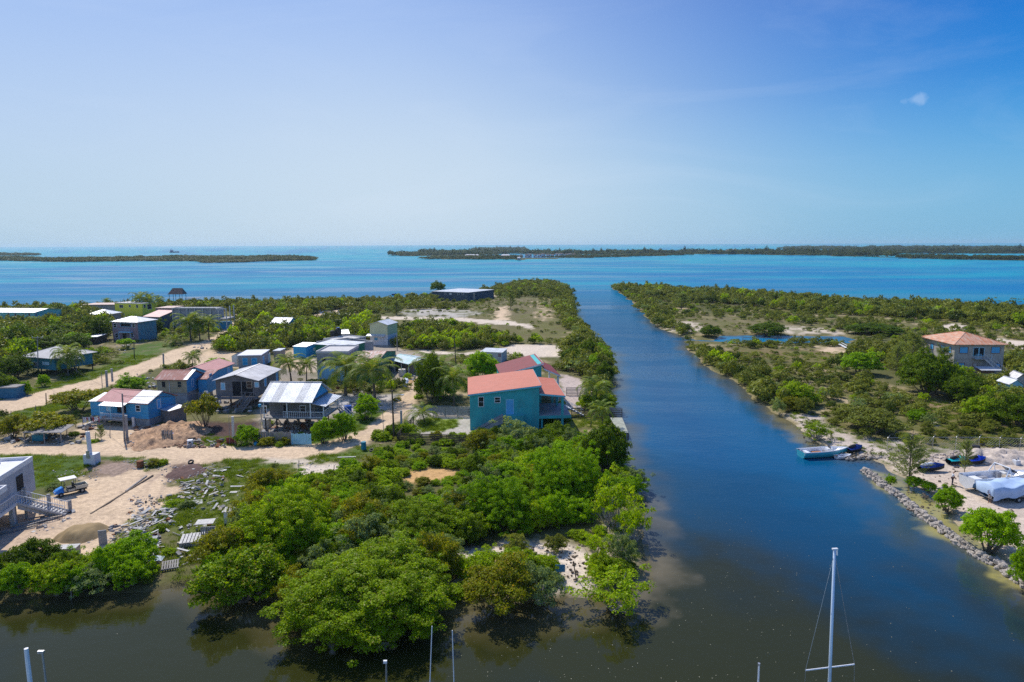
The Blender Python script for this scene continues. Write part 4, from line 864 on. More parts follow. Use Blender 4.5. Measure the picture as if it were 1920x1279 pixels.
LOWCAP = [([(735,905),(890,898),(890,950),(735,950)], 1.0), ([(690,848),(900,846),(905,890),(690,890)], 1.3), ([(540,880),(760,880),(760,960),(500,960)], 1.9), ([(850,1085),(1070,1085),(1070,1140),(850,1150)], 1.4), ([(1060,990),(1200,960),(1210,1060),(1110,1080)], 2.2)]
FOOT = []          # building footprints, filled before scatter() runs
def scatter():
    r = np.random.default_rng(99)
    xs = []; ys = []
    for (r0, r1, sp) in ((30, 110, 1.75), (110, 210, 2.2), (210, 560, 2.9)):
        n = int(2*r1*1.6/sp); X, Y = np.meshgrid((np.arange(n)-n/2)*sp, np.arange(int(r1*1.02/sp))*sp)
        X = X+r.uniform(-.48, .48, X.shape)*sp; Y = Y+r.uniform(-.48, .48, Y.shape)*sp
        D = np.hypot(X, Y); k = (D >= r0) & (D < r1) & (np.abs(np.degrees(np.arctan2(X, Y))) < 50)
        xs.append(X[k]); ys.append(Y[k])
    x = np.concatenate(xs); y = np.concatenate(ys); n = len(x); D = np.hypot(x, y)
    sdv = land_sd(x, y, MAIN)
    n1 = fbm(x/11, y/11, 91); n2 = fbm(x/3.5, y/3.5, 93)
    h = np.zeros(n); p = np.zeros(n); reg = np.zeros(n, int)
    base = sdv > 0.6
    # default cover: patchy low scrub
    p = np.where(base, np.clip((n1-0.40)*3.2, 0, 0.75), 0); h = 0.5+1.3*np.clip((n1-0.4)*3, 0, 1)*n2*1.5
    for P in LOWZ:
        k = inpoly(x, y, wp(P)); p[k] = np.clip((n1[k]-0.47)*3, 0, 0.5); h[k] = 0.35+0.9*n2[k]
    p = np.where((D > 200) & base & (p > 0), np.clip(p*1.5+0.2, 0, 0.9), p)
    for P, a, b, s in STUFFZ:
        k = inpoly(x, y, wp(P)) & (sdv > 0.2)
        for q, kd in CLEAR:
            if kd == 'bare': k &= ~inpoly(x, y, wp(q))
        p[k] = s*np.clip(0.62+n2[k]*0.9, 0, 1); h[k] = a+(b-a)*np.clip(n1[k]*0.7+n2[k]*0.6-0.1, 0, 1)
    # shores are fringed by mangrove
    k = (sdv > 0.0) & (sdv < 5.5) & (D < 420); W2 = project(x, y)
    k &= ~((W2[0] > 1080) & (W2[0] < 1225) & (W2[1] > 930)) & ~((W2[0] > 1290) & (W2[0] < 1720) & (W2[1] > 618) & (W2[1] < 662)) & ~((W2[0] > 1480) & (W2[1] > 775)) & ~((W2[0] > 1060) & (W2[0] < 1200) & (W2[1] > 768) & (W2[1] < 838))
    p[k] = np.maximum(p[k], 0.85); h[k] = np.maximum(h[k], 1.5+1.6*n2[k])
    clear = np.zeros(n, bool)
    for q, kd in CLEAR:
        w = inpoly(x, y, wp(q))
        if kd in ('bare', 'lawn'): clear |= w
        elif kd == 'yard': clear |= w & (n2 < 0.64); h[w] = np.minimum(h[w], 1.3)
        else: clear |= w & (n2 < 0.60); h[w] = np.minimum(h[w], 0.8)
    p[clear] = 0
    for i, (key, (P, a, b, s, kinds, *_)) in enumerate(WOODS.items()):
        k = inpoly(x, y, wp(P)) & (sdv > 0.1)
        p[k] = s*np.clip(0.55+n2[k]*1.1, 0, 1); h[k] = a+(b-a)*np.clip(n1[k]*0.7+n2[k]*0.7-0.15, 0, 1); reg[k] = i+1
    for q, kd in CLEAR:
        if kd == 'bare': p[inpoly(x, y, wp(q)) & (reg > 0)] = 0
    for P, mx_ in LOWCAP:
        k = inpoly(x, y, wp(P)); h[k] = np.minimum(h[k], mx_*(0.6+0.6*n2[k]))
    for q, m in FOOT:
        k = inpoly(x, y, q) | (segdist(x, y, q) < m); p[k] = 0
    for (ox, oy, orr) in OCC:
        p[np.hypot(x-ox, y-oy) < orr] = 0
    # keep bushes apart by their size: thin dense ones
    h = h*np.where(D > 110, r.uniform(0.45, 1.35, n), r.uniform(0.75, 1.2, n))
    w = h*r.uniform(0.8, 1.5, n)*1.05+0.7; sp = np.where(D < 110, 1.75, np.where(D < 210, 2.2, 2.9))
    p = p*np.clip((sp/(w*0.52))**2, 0.12, 1)
    k = r.uniform(0, 1, n) < p
    return x[k], y[k], h[k], w[k], reg[k], D[k], n2[k]

def stuff_object(name, label, pts, scl, rot, idx, cols, kindlab='stuff'):
    me = bpy.data.meshes.new(name); me.vertices.add(len(pts)); me.vertices.foreach_set('co', pts.astype(np.float32).ravel())
    a = me.attributes.new('scl', 'FLOAT_VECTOR', 'POINT'); a.data.foreach_set('vector', scl.astype(np.float32).ravel())
    a = me.attributes.new('rot', 'FLOAT', 'POINT'); a.data.foreach_set('value', rot.astype(np.float32))
    a = me.attributes.new('idx', 'INT', 'POINT'); a.data.foreach_set('value', idx.astype(np.int32))
    o = bpy.data.objects.new(name, me); C.objects.link(o); tag(o, label, None, None, 'stuff')
    ng = bpy.data.node_groups.new(name+'_scatter', 'GeometryNodeTree')
    ng.interface.new_socket('Geometry', in_out='INPUT', socket_type='NodeSocketGeometry'); ng.interface.new_socket('Geometry', in_out='OUTPUT', socket_type='NodeSocketGeometry')
    gi = ng.nodes.new('NodeGroupInput'); gout = ng.nodes.new('NodeGroupOutput'); K = ng.links.new
    m2p = ng.nodes.new('GeometryNodeMeshToPoints'); K(gi.outputs[0], m2p.inputs[0])
    ip = ng.nodes.new('GeometryNodeInstanceOnPoints'); K(m2p.outputs[0], ip.inputs['Points'])
    ci = ng.nodes.new('GeometryNodeCollectionInfo'); ci.inputs[0].default_value = cols; ci.inputs['Separate Children'].default_value = True; ci.inputs['Reset Children'].default_value = True
    K(ci.outputs[0], ip.inputs['Instance']); ip.inputs['Pick Instance'].default_value = True
    def na(nm, ty, sock=0):
        q = ng.nodes.new('GeometryNodeInputNamedAttribute'); q.data_type = ty; q.inputs[0].default_value = nm
        return next(s for s in q.outputs if s.enabled and s.name == 'Attribute')
    K(na('idx', 'INT'), ip.inputs['Instance Index']); K(na('scl', 'FLOAT_VECTOR'), ip.inputs['Scale'])
    cx = ng.nodes.new('ShaderNodeCombineXYZ'); K(na('rot', 'FLOAT'), cx.inputs[2]); K(cx.outputs[0], ip.inputs['Rotation'])
    K(ip.outputs[0], gout.inputs[0])
    md = o.modifiers.new('scatter', 'NODES'); md.node_group = ng
    return o
def proto_collection(name, items):
    c = bpy.data.collections.new(name)
    for i, (k, me) in enumerate(items):
        o = bpy.data.objects.new('%s_%02d' % (name, i), me); c.objects.link(o)
    return c
def run_scatter():
    x, y, h, w, reg, D, n2 = scatter()
    r = np.random.default_rng(5)
    PX, PY = project(x, y); inside = (PX > -20) & (PX < 1940) & (PY < 1330)
    size = h*w/D**2*inside
    order = np.argsort(-size*(reg > 0)); NI = 200
    pick = np.zeros(len(x), bool); pick[order[:NI]] = True; pick &= (size > 0) & (reg > 0)
    keys = list(WOODS)
    for i in np.where(pick)[0]:
        P_, a, b, s, kinds, nm, lab, cat = WOODS[keys[reg[i]-1]]
        key = kinds[r.integers(len(kinds))]
        plant(key, Vector((x[i], y[i], -0.08)), w[i], h[i], r.uniform(0, 6.28), nm, lab, cat, {'thicket': 'bushes of the front thicket', 'front_row': 'bushes along the water below the construction yard', 'fence_scrub': 'bushes outside the front fence', 'canal_bank': 'bushes on the canal bank', 'east_scrub': 'bushes in the east bank scrub', 'shade_row': 'trees below the east house'}[keys[reg[i]-1]])
    rest = ~pick; x, y, h, w, D, n2, reg = x[rest], y[rest], h[rest], w[rest], D[rest], n2[rest], reg[rest]
    near = ['m1', 'm2', 'm4', 'd1', 'g1', 'm3', 'f1', 'f2', 'f3', 'f4', 'f5', 'f6', 'o1', 'o2']
    col = proto_collection('foliage_kind', [(k, MESH[k][0]) for k in near])
    mix = r.uniform(0, 1, len(x)); PXr, PYr = project(x, y); n_br = fbm(x/25, y/25, 77)
    idx = np.where(D < 125, np.select([mix < .42, mix < .6, mix < .72, mix < .82, mix < .9], [np.where(x > 22, 12, 0), np.where(x > 22, 13, 1), 2, np.where(x > 22, 12, 3), 4], 5),
                   np.select([mix < .38, mix < .56, mix < .76, mix < .87, mix < .93], [6, 7, 8, 9, 10], 11))
    low = (h < 1.1) & (D > 125); idx = np.where(low & (mix < 0.5), 9, idx); idx = np.where((D > 125) & (D < 260) & (x < 10) & (mix > 0.62) & (h > 1.4), 11, idx)
    scl = np.stack([w/2.05, w/2.05, h/1.08], 1)
    rot = r.uniform(0, 6.28, len(x)); pts = np.stack([x, y, np.full(len(x), -0.1)], 1)
    stuff_object('scrub', 'green mangrove scrub and low bushes covering the flat land around the village and both canal banks', pts, scl, rot, idx, col)
    print('bushes', int(pick.sum()), 'scrub', len(x), 'named', n_named[0])
    # grass: tufts of blades
    V = []; rr = np.random.default_rng(2)
    tm = []
    for kk in range(3):
        V = []; F = []
        for i in range(70):
            a = rr.uniform(0, 6.28); q = rr.uniform(0, 0.5)**0.8*0.6; b = np.array([math.cos(a)*q, math.sin(a)*q, 0]); hh = rr.uniform(0.10, 0.26); d = rr.normal(0, 0.10, 2); e = rr.uniform(0, 6.28); s_ = np.array([math.cos(e), math.sin(e), 0])*0.016
            j = len(V); V += [b-s_, b+s_, b+np.array([d[0], d[1], hh])+s_*.3, b+np.array([d[0], d[1], hh])-s_*.3]; F.append((j, j+1, j+2, j+3))
        tm.append(np_mesh('tuft', np.array(V), np.array(F), GRASS))
    gx_ = []; gy_ = []
    X, Y = np.meshgrid(np.arange(-140, 90, 0.55), np.arange(50, 175, 0.55)); X = X.ravel(); Y = Y.ravel()
    X = X+rr.uniform(-.3, .3, X.shape); Y = Y+rr.uniform(-.3, .3, Y.shape); PXg, PYg = project(X, Y)
    k = (PXg > -30) & (PXg < 1960) & (PYg < 1140) & (PYg > 640)
    X, Y = X[k], Y[k]; wt = np.zeros(len(X))
    for z in ZONES:
        q = zone_weight(X, Y, z); wt = np.where(z[5] in ('grass', 'lawn'), np.maximum(wt, q), np.where(z[5] == 'low', wt*(1-q)+0.35*q, wt*(1-q)))
    wt *= land_sd(X, Y, MAIN) > 0.8
    k = rr.uniform(0, 1, len(X)) < wt*0.85*np.clip(fbm(X/2, Y/2, 55)*2-0.35, 0, 1); X, Y = X[k], Y[k]; n = len(X)
    for q, m in FOOT:
        k = ~inpoly(X, Y, q); X, Y = X[k], Y[k]
    n = len(X)
    c2 = proto_collection('grass_tuft', [(i, m) for i, m in enumerate(tm)])
    s = rr.uniform(0.7, 1.5, n); stuff_object('grass', 'green grass and weeds on the verges and in the rubbish-strewn field', np.stack([X, Y, np.full(n, -0.05)], 1), np.stack([s*1.3, s*1.3, s], 1), rr.uniform(0, 6.28, n), rr.integers(0, 3, n), c2)
    print('grass', n)

# far islands: one wood each
def isle_wood(key, label, hmin, hmax, sp, seed, share=1.0, palmy=0):
    P = LW[key]; a = np.array(P); r = np.random.default_rng(seed)
    X, Y = np.meshgrid(np.arange(max(a[:, 0].min(), -a[:, 1].max()*0.95), min(a[:, 0].max(), a[:, 1].max()*0.95), sp), np.arange(a[:, 1].min(), a[:, 1].max(), sp*1.6)); X = X.ravel(); Y = Y.ravel()
    X = X+r.uniform(-.5, .5, X.shape)*sp; Y = Y+r.uniform(-.5, .5, Y.shape)*sp*1.6
    sdv = land_sd(X, Y, (key,)); nn = fbm(X/70, Y/70, seed); k = (sdv > -2) & (r.uniform(0, 1, len(X)) < share*np.clip(0.3+nn*1.2+(sdv < 25), 0, 1)); X, Y, nn = X[k], Y[k], nn[k]; n = len(X)
    px_, py_ = project(X, Y); gap = (px_ > 974) & (px_ < 1084) & (py_ > 483.0); X, Y, nn = X[~gap], Y[~gap], nn[~gap]; n = len(X)
    big = r.uniform(0, 1, n) > 0.965
    h = hmin+(hmax-hmin)*np.clip(nn*2.2-0.65, 0, 1)*r.uniform(0.35, 1.2, n); w = r.uniform(1.0, 1.6, n)*(sp*0.9+2)
    h = np.where(big & (palmy > 0), h*1.5, h); w = np.where(big & (palmy > 0), w*0.5, w)
    stuff_object('island_wood', label, np.stack([X, Y, np.full(n, -0.5)], 1), np.stack([w/2, w/2, h+0.5], 1), r.uniform(0, 6.28, n), r.integers(0, 3, n), FARC)
    return n
kind('i1', 41, 40, 14, 0.33, 0.12, LEAF_I, lump=0.4); kind('i2', 42, 34, 14, 0.33, 0.12, LEAF_I, lump=0.55)
FARC = proto_collection('far_foliage', [(k, MESH[k][0]) for k in ('i1', 'i2', 'i1')])
# ---------------------------------------------------------------- houses
HOUSES = []
def plane_hit(px, py, P0, n):
    d = ray(px, py); o = Vector((0, 0, CAMZ)); t = (P0-o).dot(n)/d.dot(n); return o+d*t
class House:
    """rectangle from the eave corners seen at (fl) and (fr) at height ez; local x along the front, y away from the camera"""
    def __init__(s, name, label, cat, fl, fr, ez, D=None, br=None, bl=None, ov=0.35, base=0.0, z0=0.0, group=None, foot=True):
        A = G(*fl, ez); B = G(*fr, ez); ux = (B-A); s.We = ux.length; ux.normalize(); uy = Vector((-ux.y, ux.x, 0))
        if br: D = (G(*br, ez)-B).dot(uy)
        if bl: D = (G(*bl, ez)-A).dot(uy)
        s.ux, s.uy, s.ov, s.ez, s.base = ux, uy, ov, ez, base
        s.A = A; s.rz = math.atan2(ux.y, ux.x)
        o = A+ux*ov+uy*ov; o.z = z0; s.o = o; s.W = s.We-2*ov; s.D = D-2*ov
        s.root = thing(name, o, s.rz, label, cat, group)
        if foot: FOOT.append(([tuple((o+ux*a+uy*b)[:2]) for a, b in ((0, 0), (s.W, 0), (s.W, s.D), (0, s.D))], 1.0))
        HOUSES.append(s)
    def loc(s, P):
        d = P-s.o; return Vector((d.dot(s.ux), d.dot(s.uy), d.z))
    def on(s, px, py, face='F', off=0.0):
        if face == 'F': P = plane_hit(px, py, s.o+s.uy*off, s.uy)
        elif face == 'R': P = plane_hit(px, py, s.o+s.ux*(s.W+off), s.ux)
        else: P = plane_hit(px, py, s.o+s.ux*off, s.ux)
        return s.loc(P)
    def walls(s, mat, top='flat', rise=0, z0=None, z1=None, name='wall', hr=None):
        z0 = s.base if z0 is None else z0; z1 = s.ez-0.06 if z1 is None else z1; mb = MB(); W, D = s.W, s.D
        if top == 'gy':   # gable facing front
            mb.prism([(0, 0, z0), (W, 0, z0), (W, 0, z1), (W/2, 0, z1+rise), (0, 0, z1)], (0, D, 0))
        elif top == 'gx':
            mb.prism([(0, 0, z0), (0, 0, z1), (0, D/2, z1+rise), (0, D, z1), (0, D, z0)], (W, 0, 0))
        elif top == 'shx':  # rises to the right
            mb.prism([(0, 0, z0), (W, 0, z0), (W, 0, z1+rise), (0, 0, z1)], (0, D, 0))
        elif top == 'shy':
            mb.prism([(0, 0, z0), (0, 0, z1), (0, D, z1+rise), (0, D, z0)], (W, 0, 0))
        else: mb.box(0, 0, z0, W, D, z1)
        return mb.build(name, mat, s.root)
    def roof(s, mat, kind, rise=1.0, th=0.09, name='roof', fascia=None, ridge=None):
        o = s.ov; x0, y0, x1, y1 = -o, -o, s.W+o, s.D+o; z = s.ez; mb = MB(); dn = (0, 0, -th)
        if kind == 'gy':
            m = (x0+x1)/2; mb.prism([(x0, y0, z), (m, y0, z+rise), (m, y1, z+rise), (x0, y1, z)], dn); mb.prism([(m+.004, y0, z+rise), (x1, y0, z), (x1, y1, z), (m+.004, y1, z+rise)], dn)
            mb.beam((m, y0-.02, z+rise+.01), (m, y1+.02, z+rise+.01), 0.22, 0.05)
        elif kind == 'gx':
            m = (y0+y1)/2 if ridge is None else ridge; mb.prism([(x0, y0, z), (x1, y0, z), (x1, m, z+rise), (x0, m, z+rise)], dn); mb.prism([(x0, m+.004, z+rise), (x1, m+.004, z+rise), (x1, y1, z), (x0, y1, z)], dn)
            mb.beam((x0-.02, m, z+rise+.01), (x1+.02, m, z+rise+.01), 0.22, 0.05)
        elif kind == 'hip':
            q = min(x1-x0, y1-y0)/2; mx0, mx1, my0, my1 = x0+q, x1-q, y0+q, y1-q
            if (x1-x0) >= (y1-y0): my0 = my1 = (y0+y1)/2
            else: mx0 = mx1 = (x0+x1)/2
            zr = z+rise
            if (x1-x0) >= (y1-y0):
                a, b = (mx0, my0, zr), (mx1, my0, zr)
                fs = [[(x0, y0, z), (x1, y0, z), b, a], [(x1, y0, z), (x1, y1, z), b], [(x1, y1, z), (x0, y1, z), a, b], [(x0, y1, z), (x0, y0, z), a]]
            else:
                a, b = (mx0, my0, zr), (mx0, my1, zr)
                fs = [[(x0, y0, z), (x1, y0, z), a], [(x1, y0, z), (x1, y1, z), b, a], [(x1, y1, z), (x0, y1, z), b], [(x0, y1, z), (x0, y0, z), a, b]]
            for f in fs: mb.quad(*f)
            mb.box(x0+.01, y0+.01, z-th-.02, x1-.01, y1-.01, z-.012)
            for c in ((x0, y0, z), (x1, y0, z), (x1, y1, z), (x0, y1, z)):
                t = a if (Vector(c)-Vector(a)).length < (Vector(c)-Vector(b)).length else b
                mb.beam((c[0], c[1], c[2]+.02), (t[0], t[1], t[2]+.03), 0.16, 0.04)
        elif kind == 'shx':
            mb.prism([(x0, y0, z), (x1, y0, z+rise), (x1, y1, z+rise), (x0, y1, z)], dn)
        elif kind == 'shy':
            mb.prism([(x0, y0, z), (x1, y0, z), (x1, y1, z+rise), (x0, y1, z+rise)], dn)
        elif kind == 'slab':
            mb.box(x0, y0, z-0.18, x1, y1, z)
        elif kind == 'parapet':
            mb.box(x0, y0, z-0.2, x1, y1, z-0.02)
            for a in ((x0, y0, x1, y0+.15), (x0, y1-.15, x1, y1), (x0, y0+.15, x0+.15, y1-.15), (x1-.15, y0+.15, x1, y1-.15)): mb.box(a[0], a[1], z-.02, a[2], a[3], z+0.28)
        r = mb.build(name, mat, s.root)
        if fascia:
            f = MB(); zz = {'shx': rise}.get(kind, 0)
            f.prism([(x0, y0-.035, z-.26), (x1, y0-.035, z+zz-.26), (x1, y0-.035, z+zz-.03), (x0, y0-.035, z-.03)], (0, .03, 0))
            if kind == 'shx': f.box(x1+.003, y0, z+rise-.26, x1+.035, y1, z+rise+.02)
            f.build('fascia', fascia, s.root)
        return r
    def win(s, x0, y0, x1, y1, face='F', pane=None, frame=None, name='window', off=0.0, bars=True, louv=False):
        a = s.on(x0, y0, face, off); b = s.on(x1, y1, face, off); w = frame or WHITE; fb = MB(); t = 0.09
        za, zb = max(a.z, b.z), min(a.z, b.z)
        if face == 'F':
            u0, u1 = min(a.x, b.x), max(a.x, b.x); f = lambda u, v, z: (u, off-v, z)
        else:
            u0, u1 = min(a.y, b.y), max(a.y, b.y); k = (s.W if face == 'R' else 0)+off; sg = 1 if face == 'R' else -1; f = lambda u, v, z: (k+sg*v, u, z)
        def bx(m, ua, ub, z0, z1, v0, v1):
            p = f(ua, v0, z0); q = f(ub, v1, z1); m.box(min(p[0], q[0]), min(p[1], q[1]), z0, max(p[0], q[0]), max(p[1], q[1]), z1)
        if u1-u0 < 0.3: u1 = u0+0.3
        bx(fb, u0-t, u0, zb-t, za+t, 0, .06); bx(fb, u1, u1+t, zb-t, za+t, 0, .06); bx(fb, u0, u1, za, za+t, 0, .06); bx(fb, u0, u1, zb-t, zb, 0, .08)
        if bars: bx(fb, u0, u1, (za+zb)/2-.025, (za+zb)/2+.025, 0.02, .055)
        o = fb.build(name, w, s.root); p = MB(); bx(p, u0, u1, zb, za, 0.001, .02)
        if name == 'door': bx(p, u1-.15, u1-.09, (za+zb)/2-.05, (za+zb)/2+.05, .02, .08)
        p.build('pane' if name == 'window' else 'door_leaf', pane or GLASS, o)  # dark ones are solid panels with doorway shade as their colour
        return o
    def stilts(s, nx, ny, mat, w=0.18, z1=None, y0=0.1):
        for i in range(nx):
            for j in range(ny):
                x = 0.12+(s.W-.24)*i/(nx-1); y = y0+(s.D-.1-y0)*j/(ny-1)
                MB().box(x-w/2, y-w/2, -0.3, x+w/2, y+w/2, (z1 or s.base)-.004).build('stilt', mat, s.root)
    def part(s, name, mb, mat, smooth=False): return mb.build(name, mat, s.root, smooth)
def stair_mb(p, q, w, side, n=None, rail=True):
    """stair from top p to foot q (local points), width w towards vector side"""
    p = Vector(p); q = Vector(q); side = Vector(side).normalized(); mb = MB(); n = n or max(4, int(abs(p.z-q.z)/0.2)); d = (q-p)
    hd = Vector((d.x, d.y, 0)); run = hd.length/n; hd.normalize()
    for k in range(n):
        c = p+d*((k+.5)/n); a = c-hd*run*.55; b = c+hd*run*.55
        mb.prism([a, a+side*w, b+side*w, b], (0, 0, -.05))
    for o in (0, w):
        mb.beam(p+side*o, q+side*o, 0.06, 0.2)
    rl = MB()
    if rail:
        for o in (0, w):
            rl.beam(p+side*o+Vector((0, 0, .95)), q+side*o+Vector((0, 0, .95)), .06, .06)
            for k in range(0, n+1, 2): c = p+d*(k/n)+side*o; rl.beam(c, c+Vector((0, 0, .95)), .05)
    return mb, rl
def rail_mb(pts, h=0.95, sp=0.3, r=0.03, balus=True):
    mb = MB()
    for a, b in zip(pts[:-1], pts[1:]):
        a = Vector(a); b = Vector(b); z = Vector((0, 0, 1)); mb.beam(a+z*h, b+z*h, .07, .06); mb.beam(a+z*.12, b+z*.12, .05, .05)
        n = max(1, int((b-a).length/sp))
        for k in range(n+1):
            c = a.lerp(b, k/n); mb.beam(c, c+z*h, r)
    return mb

# the teal house by the canal
h = House('teal_house', 'two-storey teal house with salmon sheet roof and outside stair beside the canal', 'house', (877,740), (1016,737.5), 5.6, bl=(893,707), ov=0.3, base=0)
h.W = h.on(1011, 780, 'F').x; dz = h.on(1016, 722.5, 'F', -0.3).z-5.6
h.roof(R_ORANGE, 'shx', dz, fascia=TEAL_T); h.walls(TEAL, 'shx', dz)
h.win(897.5, 745, 906.5, 762, pane=GLASS); h.win(928, 745.5, 937.5, 754.5); h.win(949.5, 750, 962.5, 776, pane=SHUT, name='door', frame=LBLUE, bars=False)
h.win(951, 800, 966, 826, pane=GLASS, bars=True)
zl = h.on(955, 776.5, 'F').z; xa = h.on(943, 777, 'F').x; xb = h.on(981, 777, 'F').x
h.part('landing', MB().box(xa, -1.15, zl-.16, xb, -.004, zl), TEAL)
h.part('landing_wall', MB().box(xa+.3, -1.15, -.2, xb, -1.02, zl-.165).box(xb-.12, -1.0, -.2, xb, -.01, zl-.165), TEAL)
st, rl = stair_mb((xa, -.05, zl), (xa-4.3, -.05, 0.1), 1.0, (0, -1, 0), rail=False)
h.part('stair', st.prism([(xa, -1.1, zl-.2), (xa, -1.1, zl-1.1), (xa-3.4, -1.1, -.1), (xa-4.3, -1.1, -.1)], (0, .08, 0)), CONC)
# canal-side porch: sloping roof, posts, deck
W0 = h.W; zh = h.on(1014, 737, 'F').z; x1 = h.on(1060, 742, 'F', -.3).x; z1 = h.on(1060, 742, 'F', -.3).z
pr = MB().prism([(W0+.04, -.3, zh), (x1, -.3, z1), (x1, h.D+.2, z1), (W0+.04, h.D+.2, zh)], (0, 0, -.1)); h.part('porch_roof', pr, R_ORANGE)
h.part('porch_fascia', MB().prism([(W0+.04, -.335, zh-.28), (x1, -.335, z1-.28), (x1, -.335, z1-.02), (W0+.04, -.335, zh-.02)], (0, .03, 0)).box(x1+.003, -.3, z1-.25, x1+.035, h.D+.2, z1+.02), TEAL_T)
zd = h.on(1050, 779, 'F').z; xd = h.on(1071, 779, 'F').x
h.part('porch_deck', MB().box(W0+.004, 0, zd-.45, xd, h.D*.62, zd), TEAL); h.part('deck_floor', MB().box(W0+.05, .04, zd+.004, xd-.05, h.D*.62-.04, zd+.03), CONC)
for y in (0.2, h.D*.5, h.D-.3):
    h.part('porch_post', MB().box(x1-.55, y-.16, -.2, x1-.2, y+.16, z1+.05-.25), TEAL)
h.part('porch_pier', MB().box(W0+.3, .3, -.2, W0+.6, .6, zd-.455), TEAL); h.part('porch_pier', MB().box(W0+.3, h.D*.6-.8, -.2, W0+.6, h.D*.6-.5, zd-.455), TEAL)
st, rl = stair_mb((xd-.4, h.D*.62-.5, zd), (xd+3.2, h.D*.62-.5, 0.1), 1.1, (0, -1, 0)); h.part('porch_stair', st, WHITE); h.part('stair_rail', rl, WHITE)
# its neighbour behind, same shape, maroon roof
h2 = House('maroon_roof_house', 'house with dark maroon sheet roof just behind the salmon-roofed teal house', 'house', (938,703), (1019,701), 5.6, bl=(947,683), ov=0.3)
dz2 = h2.on(1019, 681, 'F', -0.3).z-5.6; h2.roof(R_MAROON, 'shx', dz2, fascia=WHITE); h2.walls(TEAL, 'shx', dz2)
W0 = h2.W; zh = h2.on(1019, 690, 'F').z; x2 = h2.on(1051, 704, 'F', -.3).x; z2 = h2.on(1051, 704, 'F', -.3).z
h2.part('porch_roof', MB().prism([(W0+.34, -.3, zh), (x2, -.3, z2), (x2, h2.D+.2, z2), (W0+.34, h2.D+.2, zh)], (0, 0, -.1)), R_MAROON)
h2.part('porch_fascia', MB().prism([(W0+.34, -.335, zh-.28), (x2, -.335, z2-.28), (x2, -.335, z2-.02), (W0+.34, -.335, zh-.02)], (0, .03, 0)), WHITE)
for y in (.3, h2.D-.3): h2.part('porch_post', MB().box(x2-.5, y-.15, -.2, x2-.2, y+.15, z2-.25), WHITE)
h2.part('porch_deck', MB().box(W0+.004, 0, 2.2, x2-.2, h2.D, 2.5), WHITE)

# grey stilt house
h = House('stilt_house', 'grey board house on stilts with open veranda and grey sheet gable roof', 'house', (397,714), (485,714), 5.0, br=(528,692), ov=0.45, base=2.1)
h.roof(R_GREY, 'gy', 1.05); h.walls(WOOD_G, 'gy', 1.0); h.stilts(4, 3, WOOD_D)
h.part('floor_beam', MB().box(-.1, -.9, 1.82, h.W+.1, -.06, 2.08), WOOD_G)
h.part('veranda', MB().box(h.W*.4, -.012, 2.25, h.W*.9, .1, 4.75), DARK)  # solid dark panel, veranda shade put into its colour
for fx in (.62, .9): h.part('veranda_post', MB().box(h.W*fx-.06, -.12, 2.1, h.W*fx+.06, -.02, 4.8), WOOD_GR)
h.part('veranda_rail', rail_mb([(h.W*.62, -.7, 2.08), (h.W*.98, -.7, 2.08)]), WOOD_GR)
h.win(414.5, 718.5, 422, 730.5, pane=LBLUE, bars=False); h.win(478, 717, 485, 725.5, pane=LBLUE, bars=False); h.win(463, 715.5, 472, 727, pane=GLASS, frame=WOOD_P, name='window', off=-.02)
h.win(495, 710.5, 499.5, 722.5, 'R', pane=SHUT, bars=False); h.win(517, 699.5, 521, 713, 'R', pane=SHUT, bars=False)
st, rl = stair_mb((h.W*.75, -.9, 2.0), (h.W*.62, -3.2, 0.05), 1.1, (1, 0, 0), rail=True); h.part('front_stair', st, WOOD_GR); h.part('stair_rail', rl, WOOD_GR)
st, rl = stair_mb((.1, -.3, 2.0), (.1, -2.4, 0.05), .9, (1, 0, 0), rail=False); h.part('side_stair', st, WHITE)
# striped roof stilt house
h = House('stilt_house', 'stilt house with striped galvanised roof and white railed veranda by the road bend', 'house', (485,753.5), (585,755), 4.9, D=8.2, ov=0.5, base=2.4)
zr = 7.1
rg = h.loc(G(512, 715.5, zr)); rise = zr-4.9
h.D = max(6.5, (rg.y)*2); x0r = rg.x; x1r = h.loc(G(609, 716, zr)).x
rf = MB(); y0 = -h.ov
rf.prism([(-h.ov, y0, 4.9), (h.W+h.ov, y0, 4.9), (h.W+h.ov, rg.y, zr), (-h.ov, rg.y, zr)], (0, 0, -.08))
rf.prism([(-h.ov, rg.y+.004, zr), (h.W+h.ov, rg.y+.004, zr), (h.W+h.ov, h.D+.5, 4.9), (-h.ov, h.D+.5, 4.9)], (0, 0, -.08)); rf.beam((-h.ov, rg.y, zr+.02), (h.W+h.ov, rg.y, zr+.02), .25, .04)
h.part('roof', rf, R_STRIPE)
h.part('wall', MB().prism([(0, 1.9, 2.4), (0, 1.9, 5.4), (0, rg.y, 6.9), (0, h.D, 4.8), (0, h.D, 2.4)], (h.W, 0, 0)), WOOD_G)
h.part('gable_sheet', MB().prism([(h.W+.02, 1.2, 4.95), (h.W+.02, rg.y, 6.95), (h.W+.02, h.D-.2, 4.95)], (.04, 0, 0)), BLUE_P)
h.part('deck', MB().box(-.2, -.1, 2.22, h.W+1.9, 1.88, 2.4).box(h.W+.003, 1.88, 2.22, h.W+1.9, h.D, 2.4), WOOD_GR)
for x in (0, h.W*.5, h.W): h.part('veranda_post', MB().box(x-.06, -.06, 2.405, x+.06, .06, 4.8), WHITE)
h.part('veranda_rail', rail_mb([(h.W*.42, -.08, 2.4), (h.W+1.8, -.08, 2.4), (h.W+1.8, h.D-1.2, 2.4)]), WHITE)
